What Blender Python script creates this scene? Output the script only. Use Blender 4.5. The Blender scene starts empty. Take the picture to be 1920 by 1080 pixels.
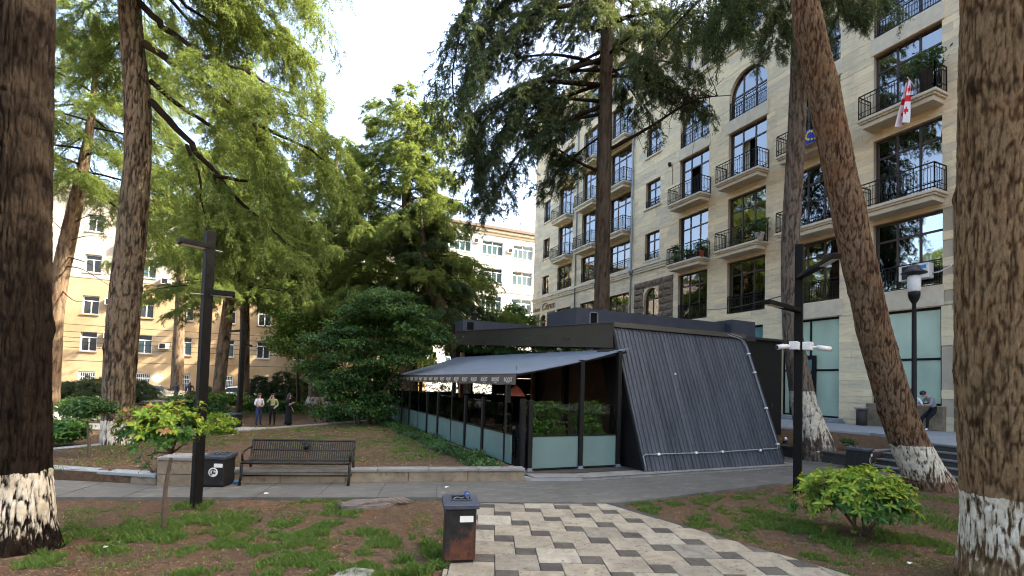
import bpy, bmesh, math, random
import numpy as np
from math import sin, cos, tan, pi, radians, sqrt, atan2, hypot
from mathutils import Vector, Matrix

# ------------------------------------------------------------------ camera, sky, sun, exposure
scene = bpy.context.scene
COL = scene.collection
FOC = 945.0                       # focal length in photograph pixels (1920 wide)
EYE = np.array([0.0, 0.0, 2.1])
YAW, PITCH, ROLL, SHIFT = radians(24.6), radians(2.2), radians(1.72), 144.0
FWD = np.array([sin(YAW)*cos(PITCH), cos(YAW)*cos(PITCH), sin(PITCH)])
_r0 = np.array([cos(YAW), -sin(YAW), 0.0]); _u0 = np.cross(_r0, FWD)
RGT = _r0*cos(ROLL) + _u0*sin(ROLL); UPV = -_r0*sin(ROLL) + _u0*cos(ROLL)
cam_data = bpy.data.cameras.new('camera'); cam = bpy.data.objects.new('camera', cam_data); COL.objects.link(cam)
cam_data.sensor_width = 36.0; cam_data.lens = FOC/1920*36
cam_data.shift_y = SHIFT/1920
cam_data.clip_start = 0.1; cam_data.clip_end = 3000
m = Matrix.Identity(4)
for i in range(3):
    m[i][0] = RGT[i]; m[i][1] = UPV[i]; m[i][2] = -FWD[i]; m[i][3] = EYE[i]
cam.matrix_world = m
scene.camera = cam

SUN_TO = np.array([1.0, -0.36, 0.86]); SUN_TO /= np.linalg.norm(SUN_TO)
SUN_EL = math.asin(SUN_TO[2]); SUN_AZ = atan2(SUN_TO[0], SUN_TO[1])     # azimuth clockwise from +Y
world = bpy.data.worlds.new('World'); scene.world = world; world.use_nodes = True
wn = world.node_tree.nodes; wl = world.node_tree.links; wn.clear()
sky = wn.new('ShaderNodeTexSky'); sky.sky_type = 'NISHITA'; sky.sun_disc = False
sky.sun_elevation = SUN_EL; sky.sun_rotation = SUN_AZ
sky.air_density = 1.0; sky.dust_density = 7.0; sky.ozone_density = 0.6
bg = wn.new('ShaderNodeBackground'); bg.inputs['Strength'].default_value = 0.15
wo = wn.new('ShaderNodeOutputWorld')
wl.new(sky.outputs[0], bg.inputs['Color']); wl.new(bg.outputs[0], wo.inputs['Surface'])
sun_data = bpy.data.lights.new('sun', 'SUN'); sun_data.energy = 4.0; sun_data.angle = radians(0.5); sun_data.color = (1.0, 0.90, 0.74)
sun = bpy.data.objects.new('sun', sun_data); COL.objects.link(sun)
sun.rotation_euler = Vector(-SUN_TO).to_track_quat('-Z', 'Y').to_euler(); sun.location = (40, -20, 40)
vs = scene.view_settings; vs.view_transform = 'Standard'; vs.look = 'None'; vs.gamma = 1.0; vs.use_curve_mapping = False
vs.exposure = 2.85
scene.render.engine = 'CYCLES'; scene.cycles.filter_width = 1.1; scene.cycles.use_denoising = True; scene.cycles.denoising_prefilter = 'FAST'
scene.cycles.max_bounces = 6; scene.cycles.diffuse_bounces = 3; scene.cycles.glossy_bounces = 3
scene.cycles.transparent_max_bounces = 12; scene.cycles.transmission_bounces = 4
scene.cycles.caustics_reflective = False; scene.cycles.caustics_refractive = False

rnd = random.Random(7)
rng = np.random.default_rng(11)

# ------------------------------------------------------------------ where a sight line of the survey meets a plane
def ray(px, py): return FWD + RGT*(px-960)/FOC + UPV*(540+SHIFT-py)/FOC
def at(px, py, d): return EYE + ray(px, py)*d
def on_z(px, py, z=0.0):
    d = ray(px, py); return EYE + d*((z-EYE[2])/d[2])
def on_x(px, py, x):
    d = ray(px, py); return EYE + d*(x/d[0])
def on_y(px, py, y):
    d = ray(px, py); return EYE + d*(y/d[1])

# ------------------------------------------------------------------ mesh helpers
class MB:
    """collects shapes into one mesh; every shape carries a material slot and a tone"""
    def __init__(s): s.v = []; s.f = []; s.m = []; s.t = []; s.cur = 0; s.tone = 0.5
    def add(s, vs_, fs_):
        o = len(s.v); s.v.extend([tuple(map(float, q)) for q in vs_]); s.t.extend([s.tone]*len(vs_))
        for f in fs_: s.f.append(tuple(i+o for i in f)); s.m.append(s.cur)
        return s
    def box(s, x0, y0, z0, x1, y1, z1):
        v = [(x0,y0,z0),(x1,y0,z0),(x1,y1,z0),(x0,y1,z0),(x0,y0,z1),(x1,y0,z1),(x1,y1,z1),(x0,y1,z1)]
        return s.add(v, [(0,3,2,1),(4,5,6,7),(0,1,5,4),(1,2,6,5),(2,3,7,6),(3,0,4,7)])
    def obox(s, c, ax, ay, az):
        """oriented box: centre and three half-axis vectors"""
        c, ax, ay, az = (np.array(q, float) for q in (c, ax, ay, az)); v = []
        for k in (-1, 1):
            for (i, j) in ((-1,-1),(1,-1),(1,1),(-1,1)): v.append(c+ax*i+ay*j+az*k)
        return s.add(v, [(0,3,2,1),(4,5,6,7),(0,1,5,4),(1,2,6,5),(2,3,7,6),(3,0,4,7)])
    def bar(s, a, b, w, h, up=(0,0,1)):
        a, b, up = np.array(a, float), np.array(b, float), np.array(up, float)
        d = b-a; L = np.linalg.norm(d); d /= L
        if abs(d @ up) > 0.98: up = np.array([1.0, 0, 0])
        sd = np.cross(d, up); sd /= np.linalg.norm(sd); u = np.cross(sd, d)
        return s.obox((a+b)/2, d*L/2, sd*w/2, u*h/2)
    def tube(s, pts, r, n=8, cap=True):
        pts = [np.array(p, float) for p in pts]
        rs = r if hasattr(r, '__len__') else [r]*len(pts)
        vs_ = []; fs_ = []
        ref = None
        for i, p in enumerate(pts):
            d = pts[min(i+1, len(pts)-1)] - pts[max(i-1, 0)]; d = d/(np.linalg.norm(d)+1e-9)
            if ref is None: ref = np.array([0, 0, 1.0]) if abs(d[2]) < .9 else np.array([1.0, 0, 0])
            a = np.cross(d, ref); a /= np.linalg.norm(a)+1e-9; b = np.cross(a, d); ref = b
            for k in range(n):
                t = 2*pi*k/n; vs_.append(p + (a*cos(t)+b*sin(t))*rs[i])
        for i in range(len(pts)-1):
            for k in range(n):
                k2 = (k+1) % n; fs_.append((i*n+k, i*n+k2, (i+1)*n+k2, (i+1)*n+k))
        if cap: fs_.append(tuple(range(n))[::-1]); fs_.append(tuple((len(pts)-1)*n+k for k in range(n)))
        return s.add(vs_, fs_)
    def lathe(s, prof, c=(0,0,0), n=20, sx=1.0, sy=1.0):
        """profile [(r,z)] about the vertical through c"""
        vs_ = []; fs_ = []
        for r, z in prof:
            for k in range(n):
                t = 2*pi*k/n; vs_.append((c[0]+r*cos(t)*sx, c[1]+r*sin(t)*sy, c[2]+z))
        for i in range(len(prof)-1):
            for k in range(n):
                k2 = (k+1) % n; fs_.append((i*n+k, i*n+k2, (i+1)*n+k2, (i+1)*n+k))
        fs_.append(tuple(range(n))[::-1]); fs_.append(tuple((len(prof)-1)*n+k for k in range(n)))
        return s.add(vs_, fs_)
    def prism(s, poly, z0, z1):
        """vertical prism over a counter-clockwise xy polygon; z1 may be one height or one per corner"""
        n = len(poly); zt = z1 if hasattr(z1, '__len__') else [z1]*n
        v = [(p[0], p[1], z0) for p in poly] + [(p[0], p[1], zt[i]) for i, p in enumerate(poly)]
        f = [tuple(range(n))[::-1], tuple(range(n, 2*n))] + [(i, (i+1) % n, n+(i+1) % n, n+i) for i in range(n)]
        return s.add(v, f)
    def extr(s, pts, vec):
        """extrude a planar 3-D polygon by vec"""
        n = len(pts); p = [np.array(q, float) for q in pts]; vec = np.array(vec, float)
        v = p + [q+vec for q in p]
        return s.add(v, [tuple(range(n))[::-1], tuple(range(n, 2*n))] + [(i, (i+1) % n, n+(i+1) % n, n+i) for i in range(n)])
    def mesh(s, name, mats, smooth=False):
        me = bpy.data.meshes.new(name); me.from_pydata(s.v, [], s.f)
        for mm in (mats if isinstance(mats, (list, tuple)) else [mats]): me.materials.append(mm)
        if s.m and max(s.m) > 0: me.polygons.foreach_set('material_index', s.m)
        at_ = me.attributes.new('tone', 'FLOAT', 'POINT'); at_.data.foreach_set('value', s.t)
        if smooth: me.polygons.foreach_set('use_smooth', [True]*len(me.polygons))
        bm = bmesh.new(); bm.from_mesh(me); bmesh.ops.recalc_face_normals(bm, faces=bm.faces); bm.to_mesh(me); bm.free()
        me.update(); return me

def np_mesh(name, v, f, mat, smooth=False, attrs=None):
    """fast mesh from arrays: v (n,3), f (m,k)"""
    me = bpy.data.meshes.new(name); k = f.shape[1]
    me.vertices.add(len(v)); me.vertices.foreach_set('co', np.ascontiguousarray(v, np.float32).ravel())
    me.loops.add(f.size); me.loops.foreach_set('vertex_index', np.ascontiguousarray(f, np.int32).ravel())
    me.polygons.add(len(f)); me.polygons.foreach_set('loop_start', np.arange(0, f.size, k, dtype=np.int32))
    me.polygons.foreach_set('loop_total', np.full(len(f), k, np.int32))
    if smooth: me.polygons.foreach_set('use_smooth', np.ones(len(f), bool))
    for mm in (mat if isinstance(mat, (list, tuple)) else [mat]): me.materials.append(mm)
    me.update(calc_edges=True)
    for an, av in (attrs or {}).items():
        a = me.attributes.new(an, 'FLOAT', 'POINT'); a.data.foreach_set('value', np.ascontiguousarray(av, np.float32))
    me.validate(); return me

def bevel(me, w, seg=1):
    bm = bmesh.new(); bm.from_mesh(me)
    bmesh.ops.bevel(bm, geom=[e for e in bm.edges if e.is_manifold and e.calc_face_angle(0) > .6], offset=w, segments=seg, affect='EDGES', clamp_overlap=True)
    bm.to_mesh(me); bm.free(); return me

# ------------------------------------------------------------------ scene tree helpers
def thing(name, label, cat, loc=(0,0,0), group=None, rz=0.0):
    o = bpy.data.objects.new(name, None); COL.objects.link(o); o.empty_display_size = .2
    o.location = tuple(map(float, loc)); o.rotation_euler[2] = rz
    o['label'] = label; o['category'] = cat
    if group: o['group'] = group
    return o
def put(name, me, parent=None, loc=None, label=None, kind=None, world=True):
    """an object for mesh me; world=True: me is in world coordinates under a parent that is only moved"""
    o = bpy.data.objects.new(name, me); COL.objects.link(o)
    if parent is not None:
        o.parent = parent
        if loc is not None: o.location = loc
        elif world and parent.parent is None and parent.type == 'EMPTY': o.location = -parent.location
    elif loc is not None: o.location = loc
    if label: o['label'] = label
    if kind: o['kind'] = kind
    return o
def solo(name, me, label, cat, loc=None, group=None):
    o = put(name, me, None, loc); o['label'] = label; o['category'] = cat
    if group: o['group'] = group
    return o
def setting(name, me, label=None):
    o = put(name, me); o['kind'] = 'structure'
    if label: o['label'] = label
    return o
def copy_tree(o, loc, rz=None, label=None, group=None):
    c = o.copy(); COL.objects.link(c); c.location = tuple(map(float, loc))
    if rz is not None: c.rotation_euler[2] = rz
    if label: c['label'] = label
    if group: c['group'] = group
    for ch in list(o.children):
        d = ch.copy(); COL.objects.link(d); d.parent = c
        for g in list(ch.children):
            e = g.copy(); COL.objects.link(e); e.parent = d
    return c

# ------------------------------------------------------------------ noise on arrays
def _h(i, j, k, s):
    n = (i*374761393 + j*668265263 + k*2147483647 + s*974634777) & 0xffffffff
    n = ((n ^ (n >> 13))*1274126177) & 0xffffffff
    return ((n ^ (n >> 16)) & 0xffff)/65535.0
def vnoise(p, seed=0):
    p = np.asarray(p, float); b = np.floor(p).astype(np.int64); f = p-b; f = f*f*(3-2*f); out = 0
    for dx in (0, 1):
        for dy in (0, 1):
            for dz in (0, 1):
                w = (f[:,0] if dx else 1-f[:,0])*(f[:,1] if dy else 1-f[:,1])*(f[:,2] if dz else 1-f[:,2])
                out = out + w*_h(b[:,0]+dx, b[:,1]+dy, b[:,2]+dz, seed)
    return out
def fbm(p, seed=0, o=4):
    a = .5; s = 0; t = 0; p = np.asarray(p, float)
    for i in range(o): s = s + a*vnoise(p*2**i, seed+i); t += a; a *= .5
    return s/t
def worley(p, seed=0):
    """F2-F1 of a jittered grid: zero on the cracks between cells"""
    p = np.asarray(p, float); b = np.floor(p).astype(np.int64)
    f1 = np.full(len(p), 9.0); f2 = np.full(len(p), 9.0)
    for dx in (-1, 0, 1):
        for dy in (-1, 0, 1):
            for dz in (-1, 0, 1):
                c = b + (dx, dy, dz)
                q = np.stack([c[:,a] + _h(c[:,0], c[:,1], c[:,2], seed+17*a) for a in range(3)], 1)
                d = np.linalg.norm(p-q, axis=1)
                f2 = np.where(d < f1, f1, np.minimum(f2, d)); f1 = np.minimum(f1, d)
    return f2-f1

# ------------------------------------------------------------------ materials
class Nd:
    def __init__(s, name):
        s.m = bpy.data.materials.new(name); s.m.use_nodes = True; s.nt = s.m.node_tree; s.nt.nodes.clear()
        s.out = s.new('ShaderNodeOutputMaterial')
    def new(s, t, **kw):
        n = s.nt.nodes.new(t)
        for k, v in kw.items(): setattr(n, k, v)
        return n
    def link(s, a, b): s.nt.links.new(a, b)
    def pos(s): return s.new('ShaderNodeNewGeometry').outputs['Position']
    def objc(s): return s.new('ShaderNodeTexCoord').outputs['Object']
    def scale(s, v, sc):
        n = s.new('ShaderNodeMapping'); n.inputs['Scale'].default_value = sc if hasattr(sc, '__len__') else (sc,)*3
        s.link(v, n.inputs['Vector']); return n.outputs[0]
    def noise(s, v, sc, det=4, rough=.6, dist=0.0):
        n = s.new('ShaderNodeTexNoise'); n.inputs['Scale'].default_value = sc; n.inputs['Detail'].default_value = det
        n.inputs['Roughness'].default_value = rough; n.inputs['Distortion'].default_value = dist
        s.link(v, n.inputs['Vector']); return n.outputs['Fac']
    def voro(s, v, sc, feat='F1'):
        n = s.new('ShaderNodeTexVoronoi'); n.inputs['Scale'].default_value = sc; n.feature = feat
        s.link(v, n.inputs['Vector']); return n.outputs['Distance']
    def ramp(s, f, stops):
        n = s.new('ShaderNodeValToRGB'); e = n.color_ramp.elements
        while len(e) < len(stops): e.new(.5)
        for i, (p, c) in enumerate(stops):
            e[i].position = p; e[i].color = (c, c, c, 1) if not hasattr(c, '__len__') else (*c, 1)
        s.link(f, n.inputs['Fac']); return n.outputs['Color']
    def math(s, op, a, b=None, c=None, clamp=False):
        n = s.new('ShaderNodeMath', operation=op, use_clamp=clamp)
        for i, q in enumerate((a, b, c)):
            if q is None: continue
            if isinstance(q, (int, float)): n.inputs[i].default_value = q
            else: s.link(q, n.inputs[i])
        return n.outputs[0]
    def mix(s, f, a, b, mode='MIX'):
        n = s.new('ShaderNodeMix', data_type='RGBA', blend_type=mode)
        for k, q in ((0, f), (6, a), (7, b)):
            if isinstance(q, (int, float)): n.inputs[k].default_value = q
            elif isinstance(q, (tuple, list)): n.inputs[k].default_value = (*q, 1)
            else: s.link(q, n.inputs[k])
        return n.outputs[2]
    def attr(s, name): return s.new('ShaderNodeAttribute', attribute_name=name).outputs['Fac']
    def rand(s): return s.new('ShaderNodeObjectInfo').outputs['Random']
    def bsdf(s, col, rough=.8, metal=0.0, spec=.5, bump=None, bs=.3, bd=.01):
        n = s.new('ShaderNodeBsdfPrincipled')
        for k, q in (('Base Color', col), ('Roughness', rough), ('Metallic', metal), ('Specular IOR Level', spec)):
            if isinstance(q, (int, float)): n.inputs[k].default_value = q
            elif isinstance(q, (tuple, list)): n.inputs[k].default_value = (*q, 1)
            else: s.link(q, n.inputs[k])
        if bump is not None:
            b = s.new('ShaderNodeBump'); b.inputs['Strength'].default_value = bs; b.inputs['Distance'].default_value = bd
            s.link(bump, b.inputs['Height']); s.link(b.outputs[0], n.inputs['Normal'])
        return n
    def done(s, sh): s.link(sh.outputs[0] if hasattr(sh, 'outputs') else sh, s.out.inputs['Surface']); return s.m

def C(c, k): return tuple(min(1.0, x*k) for x in c)
def plain(name, col, rough=.7, metal=0.0, var=.25, sc=3.0, bs=.15, bsc=40.0, spec=.4, dirt=None, tone=0.0):
    """weathered surface: base colour with broad blotches, fine grain relief, optional dirt colour"""
    n = Nd(name); p = n.pos(); f = n.noise(p, sc, 5, .65)
    c = n.ramp(f, [(.25, C(col, 1-var)), (.75, C(col, 1+var))])
    if tone: c = n.mix(tone, c, n.ramp(n.attr('tone'), [(0, C(col, .6)), (1, C(col, 1.4))]))
    if dirt:
        g = n.ramp(n.noise(p, sc*2.3, 6, .7, .4), [(.52, 0), (.7, 1)]); c = n.mix(n.math('MULTIPLY', g, .8), c, dirt)
    g2 = n.noise(p, bsc, 3, .6)
    r = n.math('ADD', n.math('MULTIPLY', f, .2), rough-.1, clamp=True)
    return n.done(n.bsdf(c, r, metal, spec, g2, bs))

M = {}
M['black_metal'] = plain('black_painted_metal', (.007, .0065, .006), .55, .0, .35, 4, .1, 60, .2)
M['post_black'] = plain('lamp_post_paint', (.0055, .005, .004), .6, .0, .3, 3, .08, 60, .1)
M['dark_metal'] = plain('charcoal_metal', (.018, .018, .020), .5, .0, .3, 2.5, .08, 50, .3)
M['fascia'] = plain('brown_black_fascia', (.036, .032, .022), .55, .0, .2, 1.2, .06, 30, .25)
M['navy_box'] = plain('blue_grey_sheet', (.035, .040, .055), .45, .1, .2, 1.5, .05, 40, .4)
M['iron'] = plain('wrought_iron', (.008, .0075, .007), .55, .0, .3, 5, .1, 60, .2)
M['wood_frame'] = plain('brown_window_frame', (.045, .025, .016), .45, 0, .3, 5, .1, 50)
M['white_frame'] = plain('white_window_frame', (.72, .72, .70), .5, 0, .1, 4, .05, 50)
M['stone'] = plain('travertine_band', (.42, .355, .25), .8, 0, .18, 1.4, .25, 30, .3, tone=.0)
M['slab_soffit'] = plain('balcony_stone', (.56, .485, .35), .8, 0, .15, 2, .2, 30, .3)
M['concrete'] = plain('concrete', (.24, .235, .22), .85, 0, .22, 1.0, .3, 35, .3, dirt=(.13, .12, .10))
M['kerb'] = plain('kerb_stone', (.19, .18, .16), .85, 0, .25, 2.0, .3, 35, .3, dirt=(.12, .10, .07))
M['wall_stone'] = plain('sandstone_block', (.20, .155, .10), .85, 0, .35, 2.5, .4, 25, .3, dirt=(.08, .062, .042))
M['dark_stone'] = plain('dark_stone', (.05, .044, .036), .8, 0, .3, 2.5, .3, 30, .3)
M['grey_slab'] = plain('bluish_slab', (.22, .235, .235), .7, 0, .2, 1.5, .2, 30, .4)
M['asphalt'] = plain('asphalt', (.06, .06, .06), .85, 0, .2, .8, .3, 60, .3)
M['plaza'] = plain('pale_paving', (.34, .32, .27), .85, 0, .15, 1.0, .2, 40, .3)
M['white_plastic'] = plain('white_plastic', (.62, .60, .55), .45, 0, .12, 6, .05, 50)
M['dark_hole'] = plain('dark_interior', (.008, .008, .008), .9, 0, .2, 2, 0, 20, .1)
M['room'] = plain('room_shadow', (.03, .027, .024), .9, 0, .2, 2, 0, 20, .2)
M['curtain'] = plain('net_curtain', (.58, .57, .47), .9, 0, .2, 2, 0, 20, .2)
M['pipe'] = plain('grey_zinc_pipe', (.20, .22, .23), .5, .3, .15, 3, .05, 40)
M['chrome'] = plain('steel', (.55, .55, .55), .3, .9, .1, 3, .02, 40)
M['gold'] = plain('dull_brass', (.14, .085, .025), .5, .3, .25, 6, .05, 40)
M['white_print'] = plain('white_print', (.60, .57, .50), .8, 0, .1, 9, 0, 40)
M['rail_dark'] = M['black_metal']
M['cable'] = plain('black_cable', (.02, .02, .02), .7)
M['brickwood'] = plain('orange_brown_plank', (.33, .17, .075), .7, 0, .35, 3, .2, 30)
M['awning'] = plain('blue_grey_canvas', (.115, .135, .155), .8, 0, .12, 1.5, .1, 120, .3)
M['valance'] = plain('brown_canvas', (.11, .085, .065), .85, 0, .15, 2, .1, 120, .2)
M['terracotta'] = plain('terracotta', (.30, .09, .05), .8)
M['step_tread'] = plain('worn_dark_tread', (.10, .10, .095), .8, 0, .25, 2.5, .3, 30, .3, dirt=(.05, .046, .04))
M['cafe_wood'] = plain('dark_cafe_wood', (.10, .058, .032), .7, 0, .4, 2.0, .2, 30, .3)
M['red_shade'] = plain('red_lamp_shade', (.24, .05, .025), .6)
M['roof_brown'] = plain('brown_roof_edge', (.12, .085, .06), .8)
M['white_wall'] = plain('white_render', (.78, .76, .70), .9, 0, .06, .5, .1, 20, .2)
M['cream'] = plain('cream_band', (.58, .52, .38), .9, 0, .08, 1, .1, 20, .2)
M['upper_grey'] = plain('grey_render', (.33, .30, .245), .9, 0, .15, .6, .15, 20, .2, dirt=(.22, .195, .155))
M['bark_thin'] = plain('thin_bark', (.085, .062, .042), .9, 0, .35, 14, .5, 60, .2)
M['bronze'] = plain('dark_bronze', (.055, .05, .048), .55, .4, .3, 4, .2, 30)

def m_yellow():
    n = Nd('ochre_render'); p = n.pos()
    c = n.ramp(n.noise(p, .35, 6, .65, .3), [(.3, (.26, .172, .088)), (.52, (.33, .235, .13)), (.75, (.40, .315, .20))])
    st = n.ramp(n.noise(n.scale(p, (.8, .8, .12)), 1.6, 4, .6), [(.5, 0), (.75, 1)])
    c = n.mix(n.math('MULTIPLY', st, .35), c, (.42, .30, .17))
    br = n.noise(n.scale(p, (3.0, 3.0, 7.0)), 1.0, 2, .5)
    return n.done(n.bsdf(c, .9, 0, .2, br, .25))
M['yellow'] = m_yellow()

def m_slab(name, base, warm):
    n = Nd(name); p = n.pos(); t = n.attr('tone')
    v = n.noise(n.scale(p, (1.0, .8, 6.0)), 2.2, 6, .65, .6)           # sedimentary bands along the bed
    c = n.mix(t, C(base, .84), C(warm, 1.08))
    c = n.mix(1.0, c, n.ramp(v, [(.25, .72), (.5, 1.0), (.8, 1.10)]), 'MULTIPLY')
    pit = n.ramp(n.noise(n.scale(p, (3, 3, 14)), 3.0, 3, .6), [(.64, 0), (.72, 1)])
    c = n.mix(n.math('MULTIPLY', pit, .55), c, C(base, .45))
    streak = n.ramp(n.noise(n.scale(p, (.9, .9, .10)), 1.3, 4, .6), [(.50, 0), (.8, 1)])
    c = n.mix(n.math('MULTIPLY', streak, .35), c, C(base, .62))
    return n.done(n.bsdf(c, .8, 0, .3, v, .2))
M['cladding'] = m_slab('travertine_cladding', (.63, .545, .385), (.74, .595, .36))

def m_rock():
    n = Nd('rusticated_rock'); p = n.pos()
    v = n.noise(p, 3.5, 8, .7, .5)
    c = n.ramp(v, [(.3, (.085, .072, .058)), (.55, (.18, .15, .115)), (.8, (.28, .235, .18))])
    c = n.mix(n.math('MULTIPLY', n.attr('tone'), .4), c, (.20, .12, .07))
    return n.done(n.bsdf(c, .9, 0, .2, v, .7, .03))
M['rock'] = m_rock()

def m_glass(name, tint, refl=.85, trans=.6, ior=2.1, add=.10):
    n = Nd(name); p = n.pos()
    g = n.new('ShaderNodeBsdfGlossy'); g.inputs['Roughness'].default_value = .015; g.inputs['Color'].default_value = (refl, refl, refl, 1)
    b = n.new('ShaderNodeBump'); b.inputs['Strength'].default_value = .06; b.inputs['Distance'].default_value = .05
    n.link(n.noise(p, 1.1, 2, .5), b.inputs['Height']); n.link(b.outputs[0], g.inputs['Normal'])
    t = n.new('ShaderNodeBsdfTransparent'); t.inputs['Color'].default_value = (*C(tint, trans), 1)
    fr = n.new('ShaderNodeFresnel'); fr.inputs['IOR'].default_value = ior
    mx = n.new('ShaderNodeMixShader'); n.link(n.math('ADD', fr.outputs[0], add, clamp=True), mx.inputs[0])
    n.link(t.outputs[0], mx.inputs[1]); n.link(g.outputs[0], mx.inputs[2])
    return n.done(mx)
M['glass'] = m_glass('window_glass', (.93, .98, .94), .92, .97, 2.0, .12)
M['clear_glass'] = m_glass('clear_screen_glass', (.9, .97, .93), .6, .97, 1.3, .02)
def m_frost(name, col):
    n = Nd(name); p = n.pos()
    c = n.ramp(n.noise(n.scale(p, (1, 1, .5)), .8, 3, .5), [(.3, C(col, .85)), (.7, C(col, 1.12))])
    return n.done(n.bsdf(c, .22, 0, .6, n.noise(p, 1.0, 1, .5), .03))
M['frost'] = m_frost('frosted_green_glass', (.125, .185, .165))
M['film'] = m_frost('pale_green_film_glass', (.40, .50, .38))
M['teal_film'] = m_frost('teal_film_glass', (.10, .21, .21))
M['far_glass'] = m_frost('teal_window_glass', (.045, .085, .09))
M['dark_glass'] = m_frost('dark_window_glass', (.02, .024, .024))

def m_soil():
    n = Nd('soil'); p = n.pos()
    a = n.noise(p, .55, 6, .7, .5); b = n.noise(p, 9, 6, .75); d = n.noise(n.scale(p, (30, 30, 30)), 1.0, 4, .7)
    c = n.ramp(b, [(.25, (.034, .022, .014)), (.5, (.100, .065, .039)), (.78, (.205, .145, .092))])
    c = n.mix(n.ramp(a, [(.42, 0), (.64, 1)]), c, n.ramp(d, [(.3, (.040, .027, .017)), (.7, (.125, .084, .050))]))
    red = n.ramp(n.noise(p, 1.7, 5, .7), [(.48, 0), (.68, 1)]); c = n.mix(n.math('MULTIPLY', red, .7), c, n.ramp(d, [(.3, (.066, .030, .015)), (.7, (.18, .088, .044))]))
    gr = n.ramp(n.noise(p, 1.1, 5, .7, 1.0), [(.60, 0), (.72, 1)]); c = n.mix(n.math('MULTIPLY', gr, .55), c, (.065, .080, .024))
    h = n.math('ADD', n.math('MULTIPLY', b, .6), n.math('MULTIPLY', d, .4))
    return n.done(n.bsdf(c, .95, 0, .05, h, 1.0, .05))
M['soil'] = m_soil()

def m_path():
    n = Nd('worn_concrete_path'); p = n.pos()
    a = n.noise(p, .6, 6, .65, .6); b = n.noise(n.scale(p, (1, 2.2, 1)), 2.4, 6, .7, .8); g = n.noise(p, 90, 3, .7)
    c = n.ramp(a, [(.3, (.074, .069, .056)), (.7, (.112, .105, .087))])
    c = n.mix(n.ramp(b, [(.5, 0), (.72, .6)]), c, (.20, .19, .16))
    c = n.mix(n.ramp(n.noise(p, 3.3, 6, .75, .5), [(.60, 0), (.70, .6)]), c, (.06, .057, .05))
    c = n.mix(1.0, c, n.ramp(g, [(.2, .8), (.8, 1.18)]), 'MULTIPLY')
    return n.done(n.bsdf(c, .85, 0, .3, g, .3, .006))
M['path'] = m_path()

def m_tile(name, cols, pits):
    n = Nd(name); p = n.pos(); r = n.rand()
    pr = n.new('ShaderNodeVectorMath', operation='ADD'); n.link(p, pr.inputs[0])
    cx = n.new('ShaderNodeCombineXYZ'); n.link(n.math('MULTIPLY', r, 53.0), cx.inputs[0]); n.link(n.math('MULTIPLY', r, 31.0), cx.inputs[1]); n.link(cx.outputs[0], pr.inputs[1]); q = pr.outputs[0]
    v = n.noise(q, 4.0, 7, .68, 1.2)
    c = n.ramp(v, [(.25, cols[0]), (.5, cols[1]), (.78, cols[2])])
    c = n.mix(1.0, c, n.ramp(r, [(0, (.70, .70, .70)), (.3, (.92, .89, .82)), (.7, (1.02, .97, .87)), (1, (1.18, 1.18, 1.14))]), 'MULTIPLY')
    pit = n.ramp(n.noise(q, 17, 5, .75), [(.575, 0), (.64, 1)]); pit = n.math('MULTIPLY', pit, n.ramp(n.noise(q, 3, 3, .6), [(.40, 0), (.56, 1)]))
    c = n.mix(n.math('MULTIPLY', pit, pits), c, (.05, .045, .035))
    st = n.ramp(n.noise(p, 1.2, 5, .7, .8), [(.5, 0), (.75, .6)]); c = n.mix(n.math('MULTIPLY', st, .75), c, C(cols[0], .6)); c = n.mix(n.ramp(n.noise(p, 7, 6, .75), [(.56, 0), (.70, .55)]), c, C(cols[0], .45))
    return n.done(n.bsdf(c, .8, 0, .3, n.math('SUBTRACT', v, pit), .35, .01))
M['tile_light'] = m_tile('pale_travertine_tile', ((.17, .145, .105), (.255, .225, .172), (.34, .31, .245)), .9)
M['tile_dark'] = m_tile('dark_basalt_tile', ((.048, .042, .033), (.074, .066, .053), (.105, .095, .078)), .4)

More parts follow.
